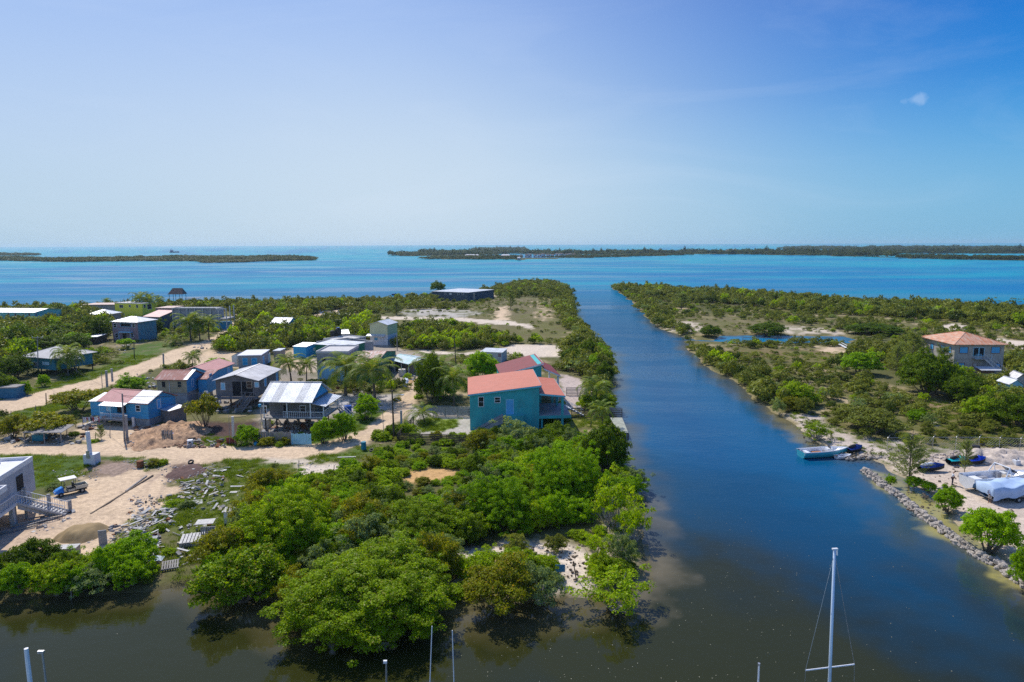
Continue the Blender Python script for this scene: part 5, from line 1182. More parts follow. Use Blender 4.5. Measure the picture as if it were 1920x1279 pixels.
h.part('lean_to_roof', MB().prism([(h.W+.1, .4, 4.55), (h.W+2.2, .4, 4.1), (h.W+2.2, h.D, 4.1), (h.W+.1, h.D, 4.55)], (0, 0, -.06)), R_WHITE)
h.part('lean_to_post', MB().box(h.W+1.75, .5, 2.405, h.W+1.87, .62, 4.12), WHITE); h.part('lean_to_post', MB().box(h.W+1.75, h.D-1, 2.405, h.W+1.87, h.D-.88, 4.12), WHITE)
h.win(492, 762, 500, 775, off=1.9, pane=GLASS); h.win(531, 759, 542, 774, off=1.9, pane=DARK, name='door', frame=WOOD_GR, bars=False); h.win(563, 761, 573, 772, off=1.9, pane=GLASS)
h.stilts(5, 3, WOOD_D, .16, z1=2.22)
br = MB(); br.beam((.1, .1, .1), (2.2, .1, 2.2), .1); br.beam((h.W*.5, .1, .1), (h.W*.28, .1, 2.2), .1); br.beam((h.W, .1, 2.1), (h.W*.8, .1, .1), .1); h.part('brace', br, WOOD_D)
st, rl = stair_mb((h.W+1.7, h.D-1.2, 2.4), (h.W+4.2, h.D-1.2, .05), 1.0, (0, 1, 0)); h.part('side_stair', st, WOOD_GR); h.part('stair_rail', rl, WHITE)
# tan board house with rusty roof
h = House('board_house', 'tan board house with rusty red sheet roof above a grey block lower floor', 'house', (288,712), (351,712.5), 4.4, bl=None, D=6.4, ov=0.35, base=2.0)
h.roof(R_RUST, 'gx', 1.25); h.walls(TANB, 'gx', 1.2); h.part('roof_sheet', MB().prism([(h.W-.35, -.36, 4.43), (h.W+.36, -.36, 4.43), (h.W+.36, h.D/2, 5.68), (h.W-.35, h.D/2, 5.68)], (0, 0, .03)), R_WHITE)
h.part('lower_wall', MB().box(.15, .15, -.2, h.W-.15, h.D-.1, 1.995), BLOCK)
h.part('gable_wall', MB().prism([(h.W+.004, 0, 2.0), (h.W+.004, h.D, 2.0), (h.W+.004, h.D, 4.3), (h.W+.004, h.D/2, 5.45), (h.W+.004, 0, 4.3)], (.03, 0, 0)), BLUE_W)
h.win(303.5, 715.5, 310.5, 726, pane=DARK, frame=TANB, bars=False); h.win(333, 715.5, 340.5, 726, pane=GLASS, frame=TANB); h.win(358.5, 712, 362.5, 724, 'R', pane=WHITE, bars=False)
h.part('downpipe', MB().tube([(h.W*.42, -.05, 2.0), (h.W*.42, -.05, 4.3)], .04, 6), WHITE)
h = House('board_annex', 'blue-grey board annex with rusty roof leaning against the tan board house', 'annex', (368,711), (388,711), 3.9, D=5.0, ov=0.2, base=1.2)
h.roof(R_RUST, 'shy', .9); h.walls(BLUE_W, 'shy', .85); h.stilts(2, 2, BLOCK, .5); h.win(392, 702, 397, 709, 'R', pane=LBLUE, bars=False)
# blue house with red and white roof
h = House('blue_house', 'bright blue board house with half red, half white sheet roof and front porch', 'house', (181,752), (277,758), 3.6, D=6.6, ov=0.3, base=1.1)
h.roof(R_RED, 'gx', 1.35); h.walls(BLUE_W, 'gx', 1.3)
xs = h.W*.62
h.part('roof_sheet', MB().prism([(xs, -.31, 3.63), (h.W+.31, -.31, 3.63), (h.W+.31, h.D/2, 4.98), (xs, h.D/2, 4.98)], (0, 0, .03)), R_WHITE)
h.part('porch_roof', MB().prism([(h.W*.12, -1.5, 3.25), (h.W*.62, -1.5, 3.25), (h.W*.62, -.33, 3.6), (h.W*.12, -.33, 3.6)], (0, 0, -.05)), R_WHITE)
h.part('porch_deck', MB().box(h.W*.14, -1.5, .9, h.W*.68, -.004, 1.08), WOOD_GR)
for fx in (.14, .36, .61): h.part('porch_post', MB().box(h.W*fx, -1.45, 1.085, h.W*fx+.1, -1.35, 3.22), LBLUE)
h.part('porch_rail', rail_mb([(h.W*.14, -1.4, 1.08), (h.W*.68, -1.4, 1.08)], sp=.22), WHITE)
h.part('pier', MB().box(.1, .2, -.2, .6, .7, 1.095).box(h.W*.4, .2, -.2, h.W*.45+.3, .7, 1.095).box(h.W*.4, h.D-.7, -.2, h.W*.5, h.D-.2, 1.095), BLOCK); h.part('lower_wall', MB().box(h.W*.72, .12, -.2, h.W-.05, h.D-.1, 1.095), BLOCK)
h.win(200.5, 759, 208, 770, pane=LBLUE, name='door', frame=WHITE, bars=False); h.win(219, 760, 238, 775, pane=DARK, name='door', frame=BLUE_P, bars=False); h.win(255, 760.5, 263, 771, pane=GLASS)
h.win(294, 750, 301, 764, 'R', pane=SHUT, bars=False)
st, rl = stair_mb((h.W*.12, -1.3, 1.05), (-1.0, -2.4, .05), .9, (-.4, .9, 0), rail=False); h.part('porch_stair', st, WHITE)
h3 = House('blue_annex', 'low blue board annex with pale roof at the left end of the blue house', 'annex', (165,752.5), (186,752.5), 3.2, D=4.5, ov=.2, base=.8); h3.roof(R_WHITE, 'shy', .5); h3.walls(BLUE_W, 'shy', .45); h3.stilts(2, 2, BLOCK, .4)
# flat-roofed block houses
h = House('block_house', 'single-storey grey block house with flat white roof and blue doors', 'house', (444,666.5), (490,665.5), 3.1, br=(511,655), ov=.2)
h.roof(CONC_W, 'slab'); h.walls(BLOCK); h.win(455, 672, 464, 684, pane=BLUE_P, frame=LBLUE); h.win(472, 672, 482, 684, pane=BLUE_P, frame=LBLUE); h.win(492, 669, 496, 683, 'R', pane=SHUT, name='door', bars=False); h.win(502, 665, 507, 677, 'R', pane=LBLUE)
h = House('tan_annex', 'tan rendered lean-to at the right side of the flat white-roofed block house', 'annex', (511,657.5), (525,657.5), 2.8, D=4, ov=.15); h.roof(R_WHITE, 'slab'); h.walls(BLOCK_T)
h = House('white_shack', 'little white shack leaning on the left side of the flat white-roofed block house', 'shed', (433,668), (444,668), 2.3, D=3, ov=.1); h.roof(R_WHITE, 'shx', .7); h.walls(WHITE, 'shx', .65)
h = House('red_roof_house', 'low house with long faded red roof between the palm and the flat-roofed block house', 'house', (397,698), (441,681), 2.9, D=7, ov=.4)
h.roof(R_RED, 'gx', 1.1); h.walls(BLUE_W, 'gx', 1.0); h.win(426, 690, 430, 697, pane=SHUT, bars=False)
h = House('block_tower_house', 'two-storey grey block house with flat roof and bright blue ground floor', 'house', (592,661), (653,661), 6.0, bl=(617,649), ov=.12)
h.roof(CONC_L, 'parapet'); h.walls(BLOCK, z0=3.1); h.walls(LBLUE, z0=-.1, z1=3.09, name='lower_wall'); h.win(604, 671, 611, 682, pane=DARK, frame=CONC, bars=False); h.win(626, 671, 633, 681, pane=DARK, frame=CONC, bars=False); h.win(597, 693, 604, 712, pane=SHUT, name='door', bars=False)
h = House('rust_streak_house', 'green-walled house with white roof streaked with rust behind the two large palms', 'house', (655,683.5), (703,684), 3.7, D=9, ov=.4)
rg = h.loc(G(661, 657.5, 5.1)); h.D = rg.y*2; h.roof(R_PEACH, 'gx', 1.4, ridge=rg.y); h.walls(GREEN_P, 'gx', 1.3); h.win(712, 668, 716, 680, 'R', pane=TEALPL, bars=False)
h = House('turquoise_shack', 'low shack with patched turquoise and white sheet roof, water tank in front', 'shack', (723,673), (765,683), 2.5, D=7.5, ov=.3)
h.roof(R_TURQ, 'gx', .8); h.part('wall', MB().box(.1, 1.6, 0, h.W, h.D, 2.4), WOOD_GR)
for x in (0, h.W*.33, h.W*.66, h.W): h.part('post', MB().box(x-.05, 0, -.1, x+.05, .1, 2.42), WHITE)
h.part('porch_rail', rail_mb([(0, -.1, 0), (h.W*.4, -.1, 0)]), WHITE)
h = House('blue_green_shed', 'long shed with white roof, blue left end and dark green wall', 'shed', (588,645), (654,650), 3.2, bl=(601,637), ov=.3)
h.roof(R_WHITE, 'shy', .3); h.walls(GREEN_P, 'shy', .25)
h = House('blue_hut', 'bright blue hut with white window at the left end of the dark green shed', 'hut', (574,650.5), (594,645.5), 2.9, D=4, ov=.15); h.roof(R_WHITE, 'shx', .4); h.walls(BLUE_P, 'shx', .35); h.win(588, 653, 591, 657, pane=WHITE, bars=False)
# roofless block walls with water tanks
h = House('roofless_building', 'roofless grey block building with bare walls behind the dark green shed', 'building', (640,648), (700,640), 3.3, D=11, ov=0)
wl = MB()
for a in ((0, 0, h.W, .2), (0, h.D-.2, h.W, h.D), (0, .2, .2, h.D-.2), (h.W-.2, .2, h.W, h.D-.2), (h.W*.5, .2, h.W*.5+.2, h.D-.2)): wl.box(a[0], a[1], -.2, a[2], a[3], 3.3)
h.part('wall', wl, BLOCK); h.part('wall_cap', MB().box(-.02, -.02, 3.303, h.W+.02, .22, 3.36).box(-.02, h.D-.22, 3.303, h.W+.02, h.D+.02, 3.36).box(h.W-.22, .224, 3.303, h.W+.02, h.D-.224, 3.36), CONC_L)
h.part('floor', MB().box(.2, .2, -.1, h.W*.5, h.D-.2, .15), CONC)
h = House('tank_building', 'low block building whose flat roof carries the two black water tanks', 'building', (606,636.5), (640,640), 3.0, D=9, ov=0); h.roof(CONC_L, 'parapet'); h.walls(BLOCK); TANKB = h
h = House('small_gable_shed', 'small white gable-roofed shed behind the black water tanks', 'shed', (636,626.5), (656,625.5), 3.0, D=6, ov=.2); h.roof(R_WHITE, 'gx', .9); h.walls(BLOCK, 'gx', .8)
for i, (x, y, w) in enumerate([(624, 632, 1.15), (634.5, 631, 1.45)]):
    P = G(x, y, 3.0); t = MB().lathe((0, 0, 0), [(w*.55, 0), (w*.6, .2), (w*.6, 1.3*w), (w*.5, 1.5*w), (w*.18, 1.6*w), (w*.18, 1.68*w)], 14)
    o = t.build('water_tank', BLACK, smooth=False); o.location = P; tag(o, ['smaller black water tank on the flat block roof', 'larger black water tank with blue lid on the flat block roof'][i], 'water tank')
    if i: MB().cyl((0, 0, 1.69*w), w*.3, .1).build('lid', BLUEPL, o)
# slim yellow and white tower house
h = House('tower_house', 'narrow two-storey house, cream above and white below, with white gable roof', 'house', (691,608.5), (727,609.5), 5.9, br=(737,604), ov=.25)
h.roof(R_WHITEY, 'gy', .95); h.walls(CREAM, 'gy', .9, z0=3.0); h.walls(WHITE, z0=-.1, z1=2.99, name='lower_wall'); h.win(702, 633, 708, 638, pane=BLUE_P)
h.part('awning', MB().prism([(-.8, -1.2, 2.75), (h.W-.6, -1.2, 2.75), (h.W-.6, -.01, 3.2), (-.8, -.01, 3.2)], (0, 0, -.07)), R_WHITE)
# upper left village
h = House('hip_roof_house', 'two-storey faded pink and blue house with pale hipped roof', 'house', (205,603), (258,604.5), 5.8, br=(279,598.5), ov=.45)
h.roof(R_WHITE, 'hip', 1.3); h.walls(PINKW); h.part('side_cladding', MB().box(h.W+.003, 0, 0, h.W+.03, h.D, 5.6), M('weathered_blue_wall', (.10,.27,.36), .8, .3, dirt=(.22,.15,.15), dirt_amt=.7)); h.win(213, 607, 219, 614); h.win(226, 606, 246, 613, pane=DARK, frame=LBLUE, name='door', bars=False); h.win(248, 607, 253, 614); h.win(216, 625, 222, 633); h.win(230, 626, 238, 638, pane=DARK, name='door', frame=WOOD_GR, bars=False); h.win(246, 626, 251, 632)
h.part('balcony', MB().box(h.W*.35, -1.2, 2.7, h.W*.8, -.004, 2.85), LBLUE); h.part('balcony_rail', rail_mb([(h.W*.35, -1.15, 2.85), (h.W*.8, -1.15, 2.85)]), LBLUE); h.part('balcony_post', MB().box(h.W*.35, -1.15, -.1, h.W*.35+.1, -1.05, 2.695).box(h.W*.8-.1, -1.15, -.1, h.W*.8, -1.05, 2.695), LBLUE)
h = House('pink_roof_house', 'dark blue-walled house with pink sheet roof beside the unfinished concrete building', 'house', (267,593.5), (299,594.5), 4.6, D=10, ov=.3); rg = h.loc(G(283, 580.5, 6.2)); h.D = max(8, rg.y*2); h.roof(R_PINK, 'gx', 1.6); h.walls(M('slate_blue_wall', (.06, .11, .17)), 'gx', 1.5)
h = House('yellow_house', 'yellow two-storey flat-roofed house with bare roof-top posts near the bay', 'house', (214,567.8), (266,569), 5.6, br=(289,566), ov=.1); h.roof(CONC_L, 'slab'); h.walls(YELLOW, z1=5.42); h.win(224, 572, 231, 577); h.win(242, 572, 245, 576); h.win(255.5, 572, 259, 577, pane=DARK); h.win(269, 572, 273, 577, 'R', pane=DARK); h.win(276, 571, 284, 579, 'R', pane=DARK, name='door'); h.win(228, 588, 233, 592, pane=DARK)
for i in range(7): h.part('roof_post', MB().box(h.W*(i+.3)/7.2, h.D*.3, 5.6, h.W*(i+.3)/7.2+.12, h.D*.3+.12, 5.6+random.uniform(.8, 1.8)), WOOD_GR)
h = House('flat_shed', 'long dark shed with flat rust-edged roof left of the yellow house', 'shed', (152,571.5), (214,571), 4.1, D=10, ov=.3); h.roof(R_PEACH, 'slab'); h.walls(BLOCK); h.win(174, 575, 178, 579, pane=DARK)
h = House('white_hip_house', 'small house with white hipped roof in front of the yellow house', 'house', (160,589.5), (205,589.5), 3.3, br=(220,585.5), ov=.4); h.roof(R_WHITE, 'hip', 1.5); h.walls(BLOCK_T); h.win(204, 589, 209, 594, 'R', pane=TEALPL); h.win(185, 592, 190, 597)
h = House('carport_roof', 'low shed with flat white roof joined to the left of the white hipped roof', 'shed', (146,590.5), (178,591), 2.9, D=7, ov=.2); h.roof(R_WHITE, 'slab'); h.walls(CONC)
h = House('turquoise_house', 'long two-storey turquoise board house with pale roof at the far left', 'house', (-30,585.5), (64,586.3), 5.0, br=(79,579.5), ov=.3); h.roof(R_WHITE, 'gx', .9); h.walls(TURQ, 'gx', .8)
for a in ((14, 588, 18, 593), (27, 588, 31, 593), (47, 587.5, 50, 590), (53, 588, 57, 593), (16, 602, 21, 607), (29, 601, 33, 606)): h.win(*a, pane=GLASS)
h.win(66, 588, 69, 592, 'R', pane=GLASS)
h = House('grey_hip_house', 'blue-green house with broad grey hipped roof among trees left of the upper road', 'house', (36,668), (100,673), 3.9, D=10.5, ov=.8, base=1.2); h.roof(wave_mat('aged_sheet', (.46, .44, .43), (.34, .31, .29), 'X', .3, .6), 'hip', 1.9); h.walls(M('blue_green_wall', (.03, .20, .27))); h.stilts(3, 3, WOOD_D); h.win(80, 679, 92, 684, pane=LBLUE); h.win(62, 679, 70, 686, pane=DARK)
h.part('side_canopy', MB().prism([(h.W+.8, 0, 3.9), (h.W+3.6, 1.5, 3.5), (h.W+3.6, 3.5, 3.5), (h.W+.8, 4.5, 3.9)], (0, 0, -.06)), R_WHITE); h.part('canopy_post', MB().box(h.W+3.3, 2.3, -.1, h.W+3.4, 2.4, 3.44), WOOD_GR)
h = House('blue_shed', 'dark blue shed wall half hidden by trees at the left edge above the road', 'shed', (-10,727), (30,726), 2.2, D=3, ov=.1); h.roof(WOOD_GR, 'slab'); h.walls(M('deep_blue_wall', (.02,.13,.24)))
h = House('roadside_shed', 'tiny shed with white lean-to roof left of the faded pink hip-roofed house', 'shed', (182,631.5), (202,625.5), 2.2, D=3, ov=.2); h.roof(R_WHITE, 'slab'); h.walls(WOOD_D)
h = House('overgrown_shed', 'small shed with blue-white roof almost buried in the mangroves', 'shed', (506,606), (541,606.5), 2.9, D=7, ov=.2); h.roof(R_WHITE, 'gx', 1.6); h.walls(BLUE_P, 'gx', 1.4)
# unfinished concrete building
h = House('unfinished_building', 'two-storey unfinished grey concrete building with bare columns at the end of the upper road', 'building', (322,577.5), (424,577.5), 7.4, br=(440,574.5), ov=0)
h.part('upper_wall', MB().box(0, .3, 3.9, h.W*.8, h.D, 7.2), BLOCK); h.part('floor_slab', MB().box(-.1, -.1, 3.5, h.W+.1, h.D+.1, 3.88), CONC); h.part('lower_wall', MB().box(0, 1.5, -.1, h.W*.62, h.D, 3.49), BLOCK); h.part('blue_wall', MB().box(h.W*.7, h.D*.4, -.1, h.W*.95, h.D-.3, 2.3), BLUE_P)
h.part('ring_beam', MB().box(h.W*.8+.003, -.05, 6.95, h.W, .25, 7.2).box(-.1, -.05, 7.205, h.W*.8, .28, 7.45), CONC_L)
for i in range(8):
    x = h.W*i/7-.15+(.3 if i == 0 else 0)
    h.part('column', MB().box(x-.13, -.06, -.1, x+.13, .22, 3.49), CONC_L); h.part('column', MB().box(x-.13, -.06, 3.885, x+.13, .22, 6.94 if i > 5 else 7.2), CONC_L)
for i, y in enumerate((.5, 1)): h.part('column', MB().box(h.W-.26, h.D*y-.3, 3.885, h.W, h.D*y, 7.9), CONC_L); h.part('column', MB().box(h.W-.26, h.D*y-.3, -.1, h.W, h.D*y, 3.49), CONC_L)
h.part('bay_frame', MB().box(h.W*.27, -.12, 5.1, h.W*.5, .29, 5.22).box(h.W*.6, .2, 4.2, h.W*.61, .29, 7).box(h.W*.4, .2, 4.2, h.W*.41, .29, 7), CONC_L)
for i in range(14): x = h.W*i/13; h.part('starter_bar', MB().tube([(x, .1, 7.2), (x+random.uniform(-.1, .1), .1, 7.9+random.uniform(0, .5))], .03, 4), RUSTB)
h = House('mauve_house', 'low house with flat pinkish roof between the yellow house and the unfinished building', 'house', (290,577.5), (322,577.5), 5.5, D=9, ov=.2); h.roof(R_PEACH, 'slab'); h.walls(PINKW)
# waterfront hut, canopy and far shed
P = G(334, 568); o = thing('thatched_hut', P, 0, 'brown thatched hut on posts at the edge of the bay', 'hut'); s_ = 1/ppm(P)
w, d, zt = 14*s_, 5.0, height_at(334, 549, P.y); zb_ = height_at(334, 561.5, P.y)
MB().prism([(-w, -d/2, zb_), (w, -d/2, zb_), (w*.7, 0, zt), (-w*.6, 0, zt)], (0, .01, 0)).quad((-w, -d/2, zb_), (-w, d/2, zb_), (-w*.6, .01, zt)).quad((w, -d/2, zb_), (w, d/2, zb_), (w*.7, .01, zt)).prism([(w, d/2, zb_), (-w, d/2, zb_), (-w*.6, .02, zt), (w*.7, .02, zt)], (0, .01, 0)).build('thatch_roof', THATCH, o)
for x in (-w*.85, 0, w*.85):
    for y in (-d*.4, d*.4): MB().tube([(x, y, -.3), (x, y, zb_+.1)], .1, 6).build('post', WOOD_D, o)
P = G(364, 569); o = thing('dock_canopy', P, 0, 'flat dark canopy with blue railed deck right of the thatched hut', 'canopy'); w = 14/ppm(P)
MB().box(-w, -1.5, 2.6, w*.8, 1.5, 2.75).build('canopy_roof', WOOD_GR, o); MB().box(-w, -1.6, .5, w*1.8, 1.6, .62).build('deck', WOOD_GR, o); rail_mb([(-w, -1.5, .62), (w*1.8, -1.5, .62), (w*1.8, 1.5, .62)], sp=.8, r=.07).build('rail', LBLUE, o)
for x in (-w*.95, w*.75): MB().box(x-.09, -1.4, -.5, x+.09, -1.2, 2.6).build('post', LBLUE, o)
h = House('long_dark_shed', 'long dark grey shed with pale flat roof standing alone on the far shore', 'house', (809,546), (878,548.5), 4.6, br=(884,541.5), ov=.2); h.roof(R_WHITE, 'slab'); h.walls(wave_mat('dark_board', (.055, .085, .12), (.08, .1, .12), 'Z', .3, .8)); h.D = h.D
for a in (833, 843, 858, 866): h.win(a, 549.5, a+3.5, 552.5, pane=CONC_L if a == 843 else DARK)
h = House('shed_annex', 'lower flat-roofed end of the long dark shed on the far shore', 'annex', (876,550), (891,549.5), 4.0, D=7, ov=.1); h.roof(R_WHITE, 'slab'); h.walls(BLOCK_T)
h = House('shore_wall_shed', 'small tan walled enclosure behind the lower end of the long dark shed', 'shed', (880,543.5), (898,542.5), 3.6, D=4, ov=.1); h.roof(CONC_L, 'slab'); h.walls(BLOCK_T); h.win(889, 545, 894, 550, pane=DARK, bars=False)
h = House('white_shed', 'small white shed with flat pale roof on the sand behind the maroon roof', 'shed', (900,659.5), (942,661), 2.5, bl=(900.5,653.5), ov=.15); h.roof(R_WHITE, 'shy', .25); h.walls(CONC_L, 'shy', .2); h.part('corner_trim', MB().box(h.W+.003, -.02, 0, h.W+.06, .1, 2.4), BLUE_P); h.win(934, 663, 940, 670, pane=PINKW, name='door', bars=False)
# east bank house
h = House('hip_roof_house', 'two-storey pale rendered house with rust-patched hipped roof on the east bank', 'house', (1789,646.3), (1892.5,646.3), 7.0, bl=(1734,630.5), ov=.55)
h.roof(R_HIP, 'hip', 1.9); h.walls(M('stained_render', (.44, .40, .35), .85, .15, dirt=(.24, .21, .18), dirt_amt=.6))
FR = M('brown_trim', (.22, .09, .06), .8)
for a in ((1800, 651, 1814, 662), (1859.5, 651, 1874, 662), (1798, 681, 1807, 691), (1865, 681.5, 1874, 692.5)): h.win(*a, pane=SHUT, frame=FR, bars=False)
h.win(1824.5, 681, 1831, 687, pane=CONC_L, frame=FR, bars=False); h.win(1826, 652.5, 1833.5, 667, pane=DARK, name='door', frame=LBLUE, bars=False); h.win(1837, 652.5, 1844, 667, pane=DARK, name='door', frame=LBLUE, bars=False)
for a in ((1745, 644, 1750, 655), (1765, 647, 1771, 659), (1779, 650, 1783, 662)): h.win(*a, face='L', pane=SHUT, frame=FR, bars=False)
zb2 = h.on(1835, 671, 'F').z; xa = h.on(1822, 671, 'F').x; xb = h.on(1852, 671, 'F').x
h.part('balcony', MB().box(xa, -1.3, zb2-.15, xb, -.004, zb2), CONC); h.part('balcony_rail', rail_mb([(xa, -1.25, zb2), (xb*.35+xa*.65, -1.25, zb2)], sp=.25), LBLUE); h.part('balcony_post', MB().tube([(xb, -1.2, zb2), (xb, -1.2, zb2+.95)], .04, 5), LBLUE)
st, rl = stair_mb((xb*.55+xa*.45, -1.3, zb2), (xb+1.4, -5.2, .1), 1.1, (1, .35, 0)); h.part('stair', st, CONC_L); h.part('stair_rail', rl, CONC_L)
h.part('lean_to_roof', MB().prism([(h.on(1822, 700, 'F').x-1, -4.6, 2.3), (h.on(1860, 700, 'F').x-1, -4.6, 2.3), (h.on(1860, 700, 'F').x-1, -2.2, 2.7), (h.on(1822, 700, 'F').x-1, -2.2, 2.7)], (0, 0, -.07)), R_WHITE)
h.part('lean_to_wall', MB().box(h.on(1822, 700, 'F').x-.8, -2.5, -.1, h.on(1860, 700, 'F').x-1.2, -2.4, 2.58), PINKW)
h = House('white_cabin', 'little white cabin with gable roof at the right edge below the east house', 'cabin', (1893,721), (1922,721), 2.6, D=3.6, ov=.2); h.roof(R_WHITEY, 'gy', .9); h.walls(LBLUE, 'gy', .8); h.win(1899, 725, 1903, 731, pane=GLASS)
h = House('far_cabin', 'grey gabled cabin behind the little white cabin at the right edge', 'cabin', (1905,711), (1930,712), 3.0, D=4, ov=.2); h.roof(R_GREY, 'gy', 1.0); h.walls(CONC, 'gy', .9)

# lower left concrete house with flat roofs, balcony and stair
ez = 5.6; Pf = G(61, 859, ez); Pn = G(-62, 936, ez); d = Pf-Pn; d.z = 0; Lr = d.length; d.normalize(); s_ = Vector((d.y, -d.x, 0))   # d: away, s_: to the right
o = thing('concrete_house', (Pf.x, Pf.y, 0), math.atan2(d.y, d.x)-PI/2, 'raw concrete house with flat white roofs, balcony and stair at the lower left corner', 'house'); FOOT.append(([tuple(p[:2]) for p in (Pf, Pf-d*Lr, Pf-d*Lr-s_*12, Pf-s_*12)], .5))
# local: x = right (s_), y = away (d); right wall at x=0 from y=-Lr to 0
MB().box(-11, -Lr, 2.1, 0, 0, ez-.3).build('wall', M('blue_grey_render', (.37, .39, .43), .85, .14, .7, dirt=(.22, .22, .24), dirt_amt=.5), o)
rf = MB().box(-11, -Lr, ez-.295, 0, 0, ez-.1)
for a in ((-11, -.18, .02, .02), (-.2, -Lr, .02, -.185), (-11, -.9, -3.2, -.7)): rf.box(a[0], a[1], ez-.1, a[2], a[3], ez+.22)
rf.build('roof', CONC_W, o)
MB().box(-9.5, -2.2, ez-.095, -2.6, -.9, ez+.55).build('roof_block', CONC_W, o)
MB().box(-9, -Lr*.98, ez-1.0, .9, -Lr*.60, ez-.7).box(.75, -Lr*.98, ez-.695, .9, -Lr*.60, ez-.45).box(-9, -Lr*.6-.15, ez-.695, .74, -Lr*.6, ez-.45).build('lower_roof', CONC_W, o)
def onr(px, py):
    n = s_; P = plane_hit(px, py, Vector((Pf.x, Pf.y, 0)), n); q = P-Vector((Pf.x, Pf.y, 0)); return q.dot(d), q.z
ya, za = onr(29.5, 897); yb, zb = onr(44, 912)
wdw = MB().box(.002, ya, zb-.1, .05, yb, za+.1).build('window', BLACK, o)
MB().box(.052, ya+.08, zb, .06, yb-.08, za).build('pane', DARK, wdw)
for y in (-1.0, -Lr*.35, -Lr*.65, -Lr*.9):
    for x in (-.3, -5): MB().box(x-.2, y-.2, -.2, x+.2, y+.2, 2.09).build('pillar', CONC, o)
MB().box(-8, -3.2, -.1, -4, -1, 2.08).build('lower_wall', BLOCK, o)
# balcony and stair down to the right, seen at (32,925) -> (122,968)
T = G(31, 944, 2.2); B_ = G(122, 966, 0.1); q = lambda P, z: Vector(((P-Vector((Pf.x, Pf.y, 0))).dot(s_), (P-Vector((Pf.x, Pf.y, 0))).dot(d), z))
t0 = q(T, 2.2); b0 = q(B_, .1); bx0 = t0.x
MB().box(.003, t0.y-7.5, 1.95, bx0, t0.y+1.3, 2.2).build('balcony', CONC_W, o)
MB().box(bx0-.5, t0.y-.6, -.2, bx0-.1, t0.y-.2, 1.94).box(bx0-.5, t0.y-4.6, -.2, bx0-.1, t0.y-4.2, 1.94).build('balcony_pillar', CONC_L, o)
st, rl = stair_mb((t0.x, t0.y, 2.2), (b0.x, b0.y, .1), 1.2, (0, 1, 0), n=13, rail=False)
st.prism([(t0.x, t0.y+.1, 2.0), (b0.x, b0.y+.1, -.05), (b0.x-1.0, b0.y+.1, -.1), (t0.x, t0.y+.1, 1.55)], (0, 1.0, 0)); st.build('stair', CONC_L, o)
r_ = rail_mb([(t0.x+.05, t0.y-7.4, 2.2), (t0.x+.05, t0.y-.02, 2.2)], h=1.0, sp=.35); r_.build('balcony_rail', WHITE, o)
r_ = MB()
for off in (0, 1.2):
    a = Vector((t0.x, t0.y+off, 3.15)); b = Vector((b0.x, b0.y+off, 1.1)); r_.beam(a, b, .07, .06)
    for k in range(20): c = a.lerp(b, k/19); r_.beam(c, c-Vector((0, 0, .95)), .03)
r_.build('stair_rail', WHITE, o)
for k in (.05, .55, 1.0): c = Vector((t0.x, t0.y+1.3, 0)).lerp(Vector((b0.x, b0.y+1.3, 0)), k); MB().box(c.x-.14, c.y-.14, -.1, c.x+.14, c.y+.14, 2.25*(1-k)+1.25).build('stair_post', CONC, o)
for k in range(9):
    c = G(30+k*8, 998-k*3.5); a = random.uniform(.1, .5); L_ = random.uniform(3, 4.5)
    b = MB().box(-L_/2, -.09, 0, L_/2, .09, .09).build('timber_plank', WOOD_P if k % 2 else WOOD_GR); b.location = c+Vector((0, 0, .02+.1*(k % 3))); b.rotation_euler = (0, 0, a+.5)
    tag(b, 'long plank in the stack under the concrete stair', 'plank', 'planks stacked under the concrete stair')
# resort villas on the far island
for i in range(13):
    x = 978+i*8.3+random.uniform(-1, 1); P = G(x, 483.3-i*.12); s = 1/ppm(P)
    o = thing('beach_villa', P, random.uniform(-.15, .15), 'white two-storey villa with dark roof in the waterfront row across the bay', 'villa', 'row of white villas across the bay')
    w = random.uniform(6.0, 7.4)*s; hh = random.uniform(4.8, 6.4)*s
    MB().box(-w/2, 0, 0, w/2, w, hh).build('wall', CONC_W, o); MB().prism([(-w*.6, -.5, hh), (w*.6, -.5, hh), (0, w/2, hh+1.6*s)], (0, .2, 0)).quad((-w*.6, -.5, hh), (-w*.6, w+.5, hh), (0, w/2, hh+1.6*s)).quad((w*.6, -.5, hh), (w*.6, w+.5, hh), (0, w/2, hh+1.6*s)).build('roof', M('dark_tile', (.10, .06, .06)) if i == 0 else bpy.data.materials['dark_tile'], o)
    MB().box(-w*.3, -.3, hh*.15, -w*.05, -.02, hh*.45).box(w*.08, -.3, hh*.55, w*.32, -.02, hh*.85).build('window', DARK, o)
for (x, y, wpx, hpx, m, lb) in [(885, 483, 26, 6, BLOCK, 'large grey hall with low roof on the far island, left of the villa row'), (948, 484, 16, 7, PINKW, 'dark reddish villa on the far island between the grey hall and the white villas'), (973, 488, 6, 6, BLOCK, 'small boathouse on the spit tip before the villa row'), (1374, 475, 20, 8, PINKW, 'mauve buildings showing above the trees of the far right island'), (1348, 476, 14, 4, BLOCK, 'low blue-grey building left of the mauve one on the far right island')]:
    P = G(x, y); s = 1/ppm(P); o = thing('island_building', P, 0, lb, 'building'); w = wpx*s; hh = hpx*s
    MB().box(-w/2, 0, 0, w/2, 18, hh*.7).build('wall', m, o); MB().prism([(-w*.54, -2, hh*.7), (w*.54, -2, hh*.7), (w*.4, 9, hh), (-w*.4, 9, hh)], (0, .3, 0)).prism([(-w*.54, 20, hh*.7), (w*.54, 20, hh*.7), (w*.4, 9.4, hh), (-w*.4, 9.4, hh)], (0, .3, 0)).build('roof', R_GREY, o)
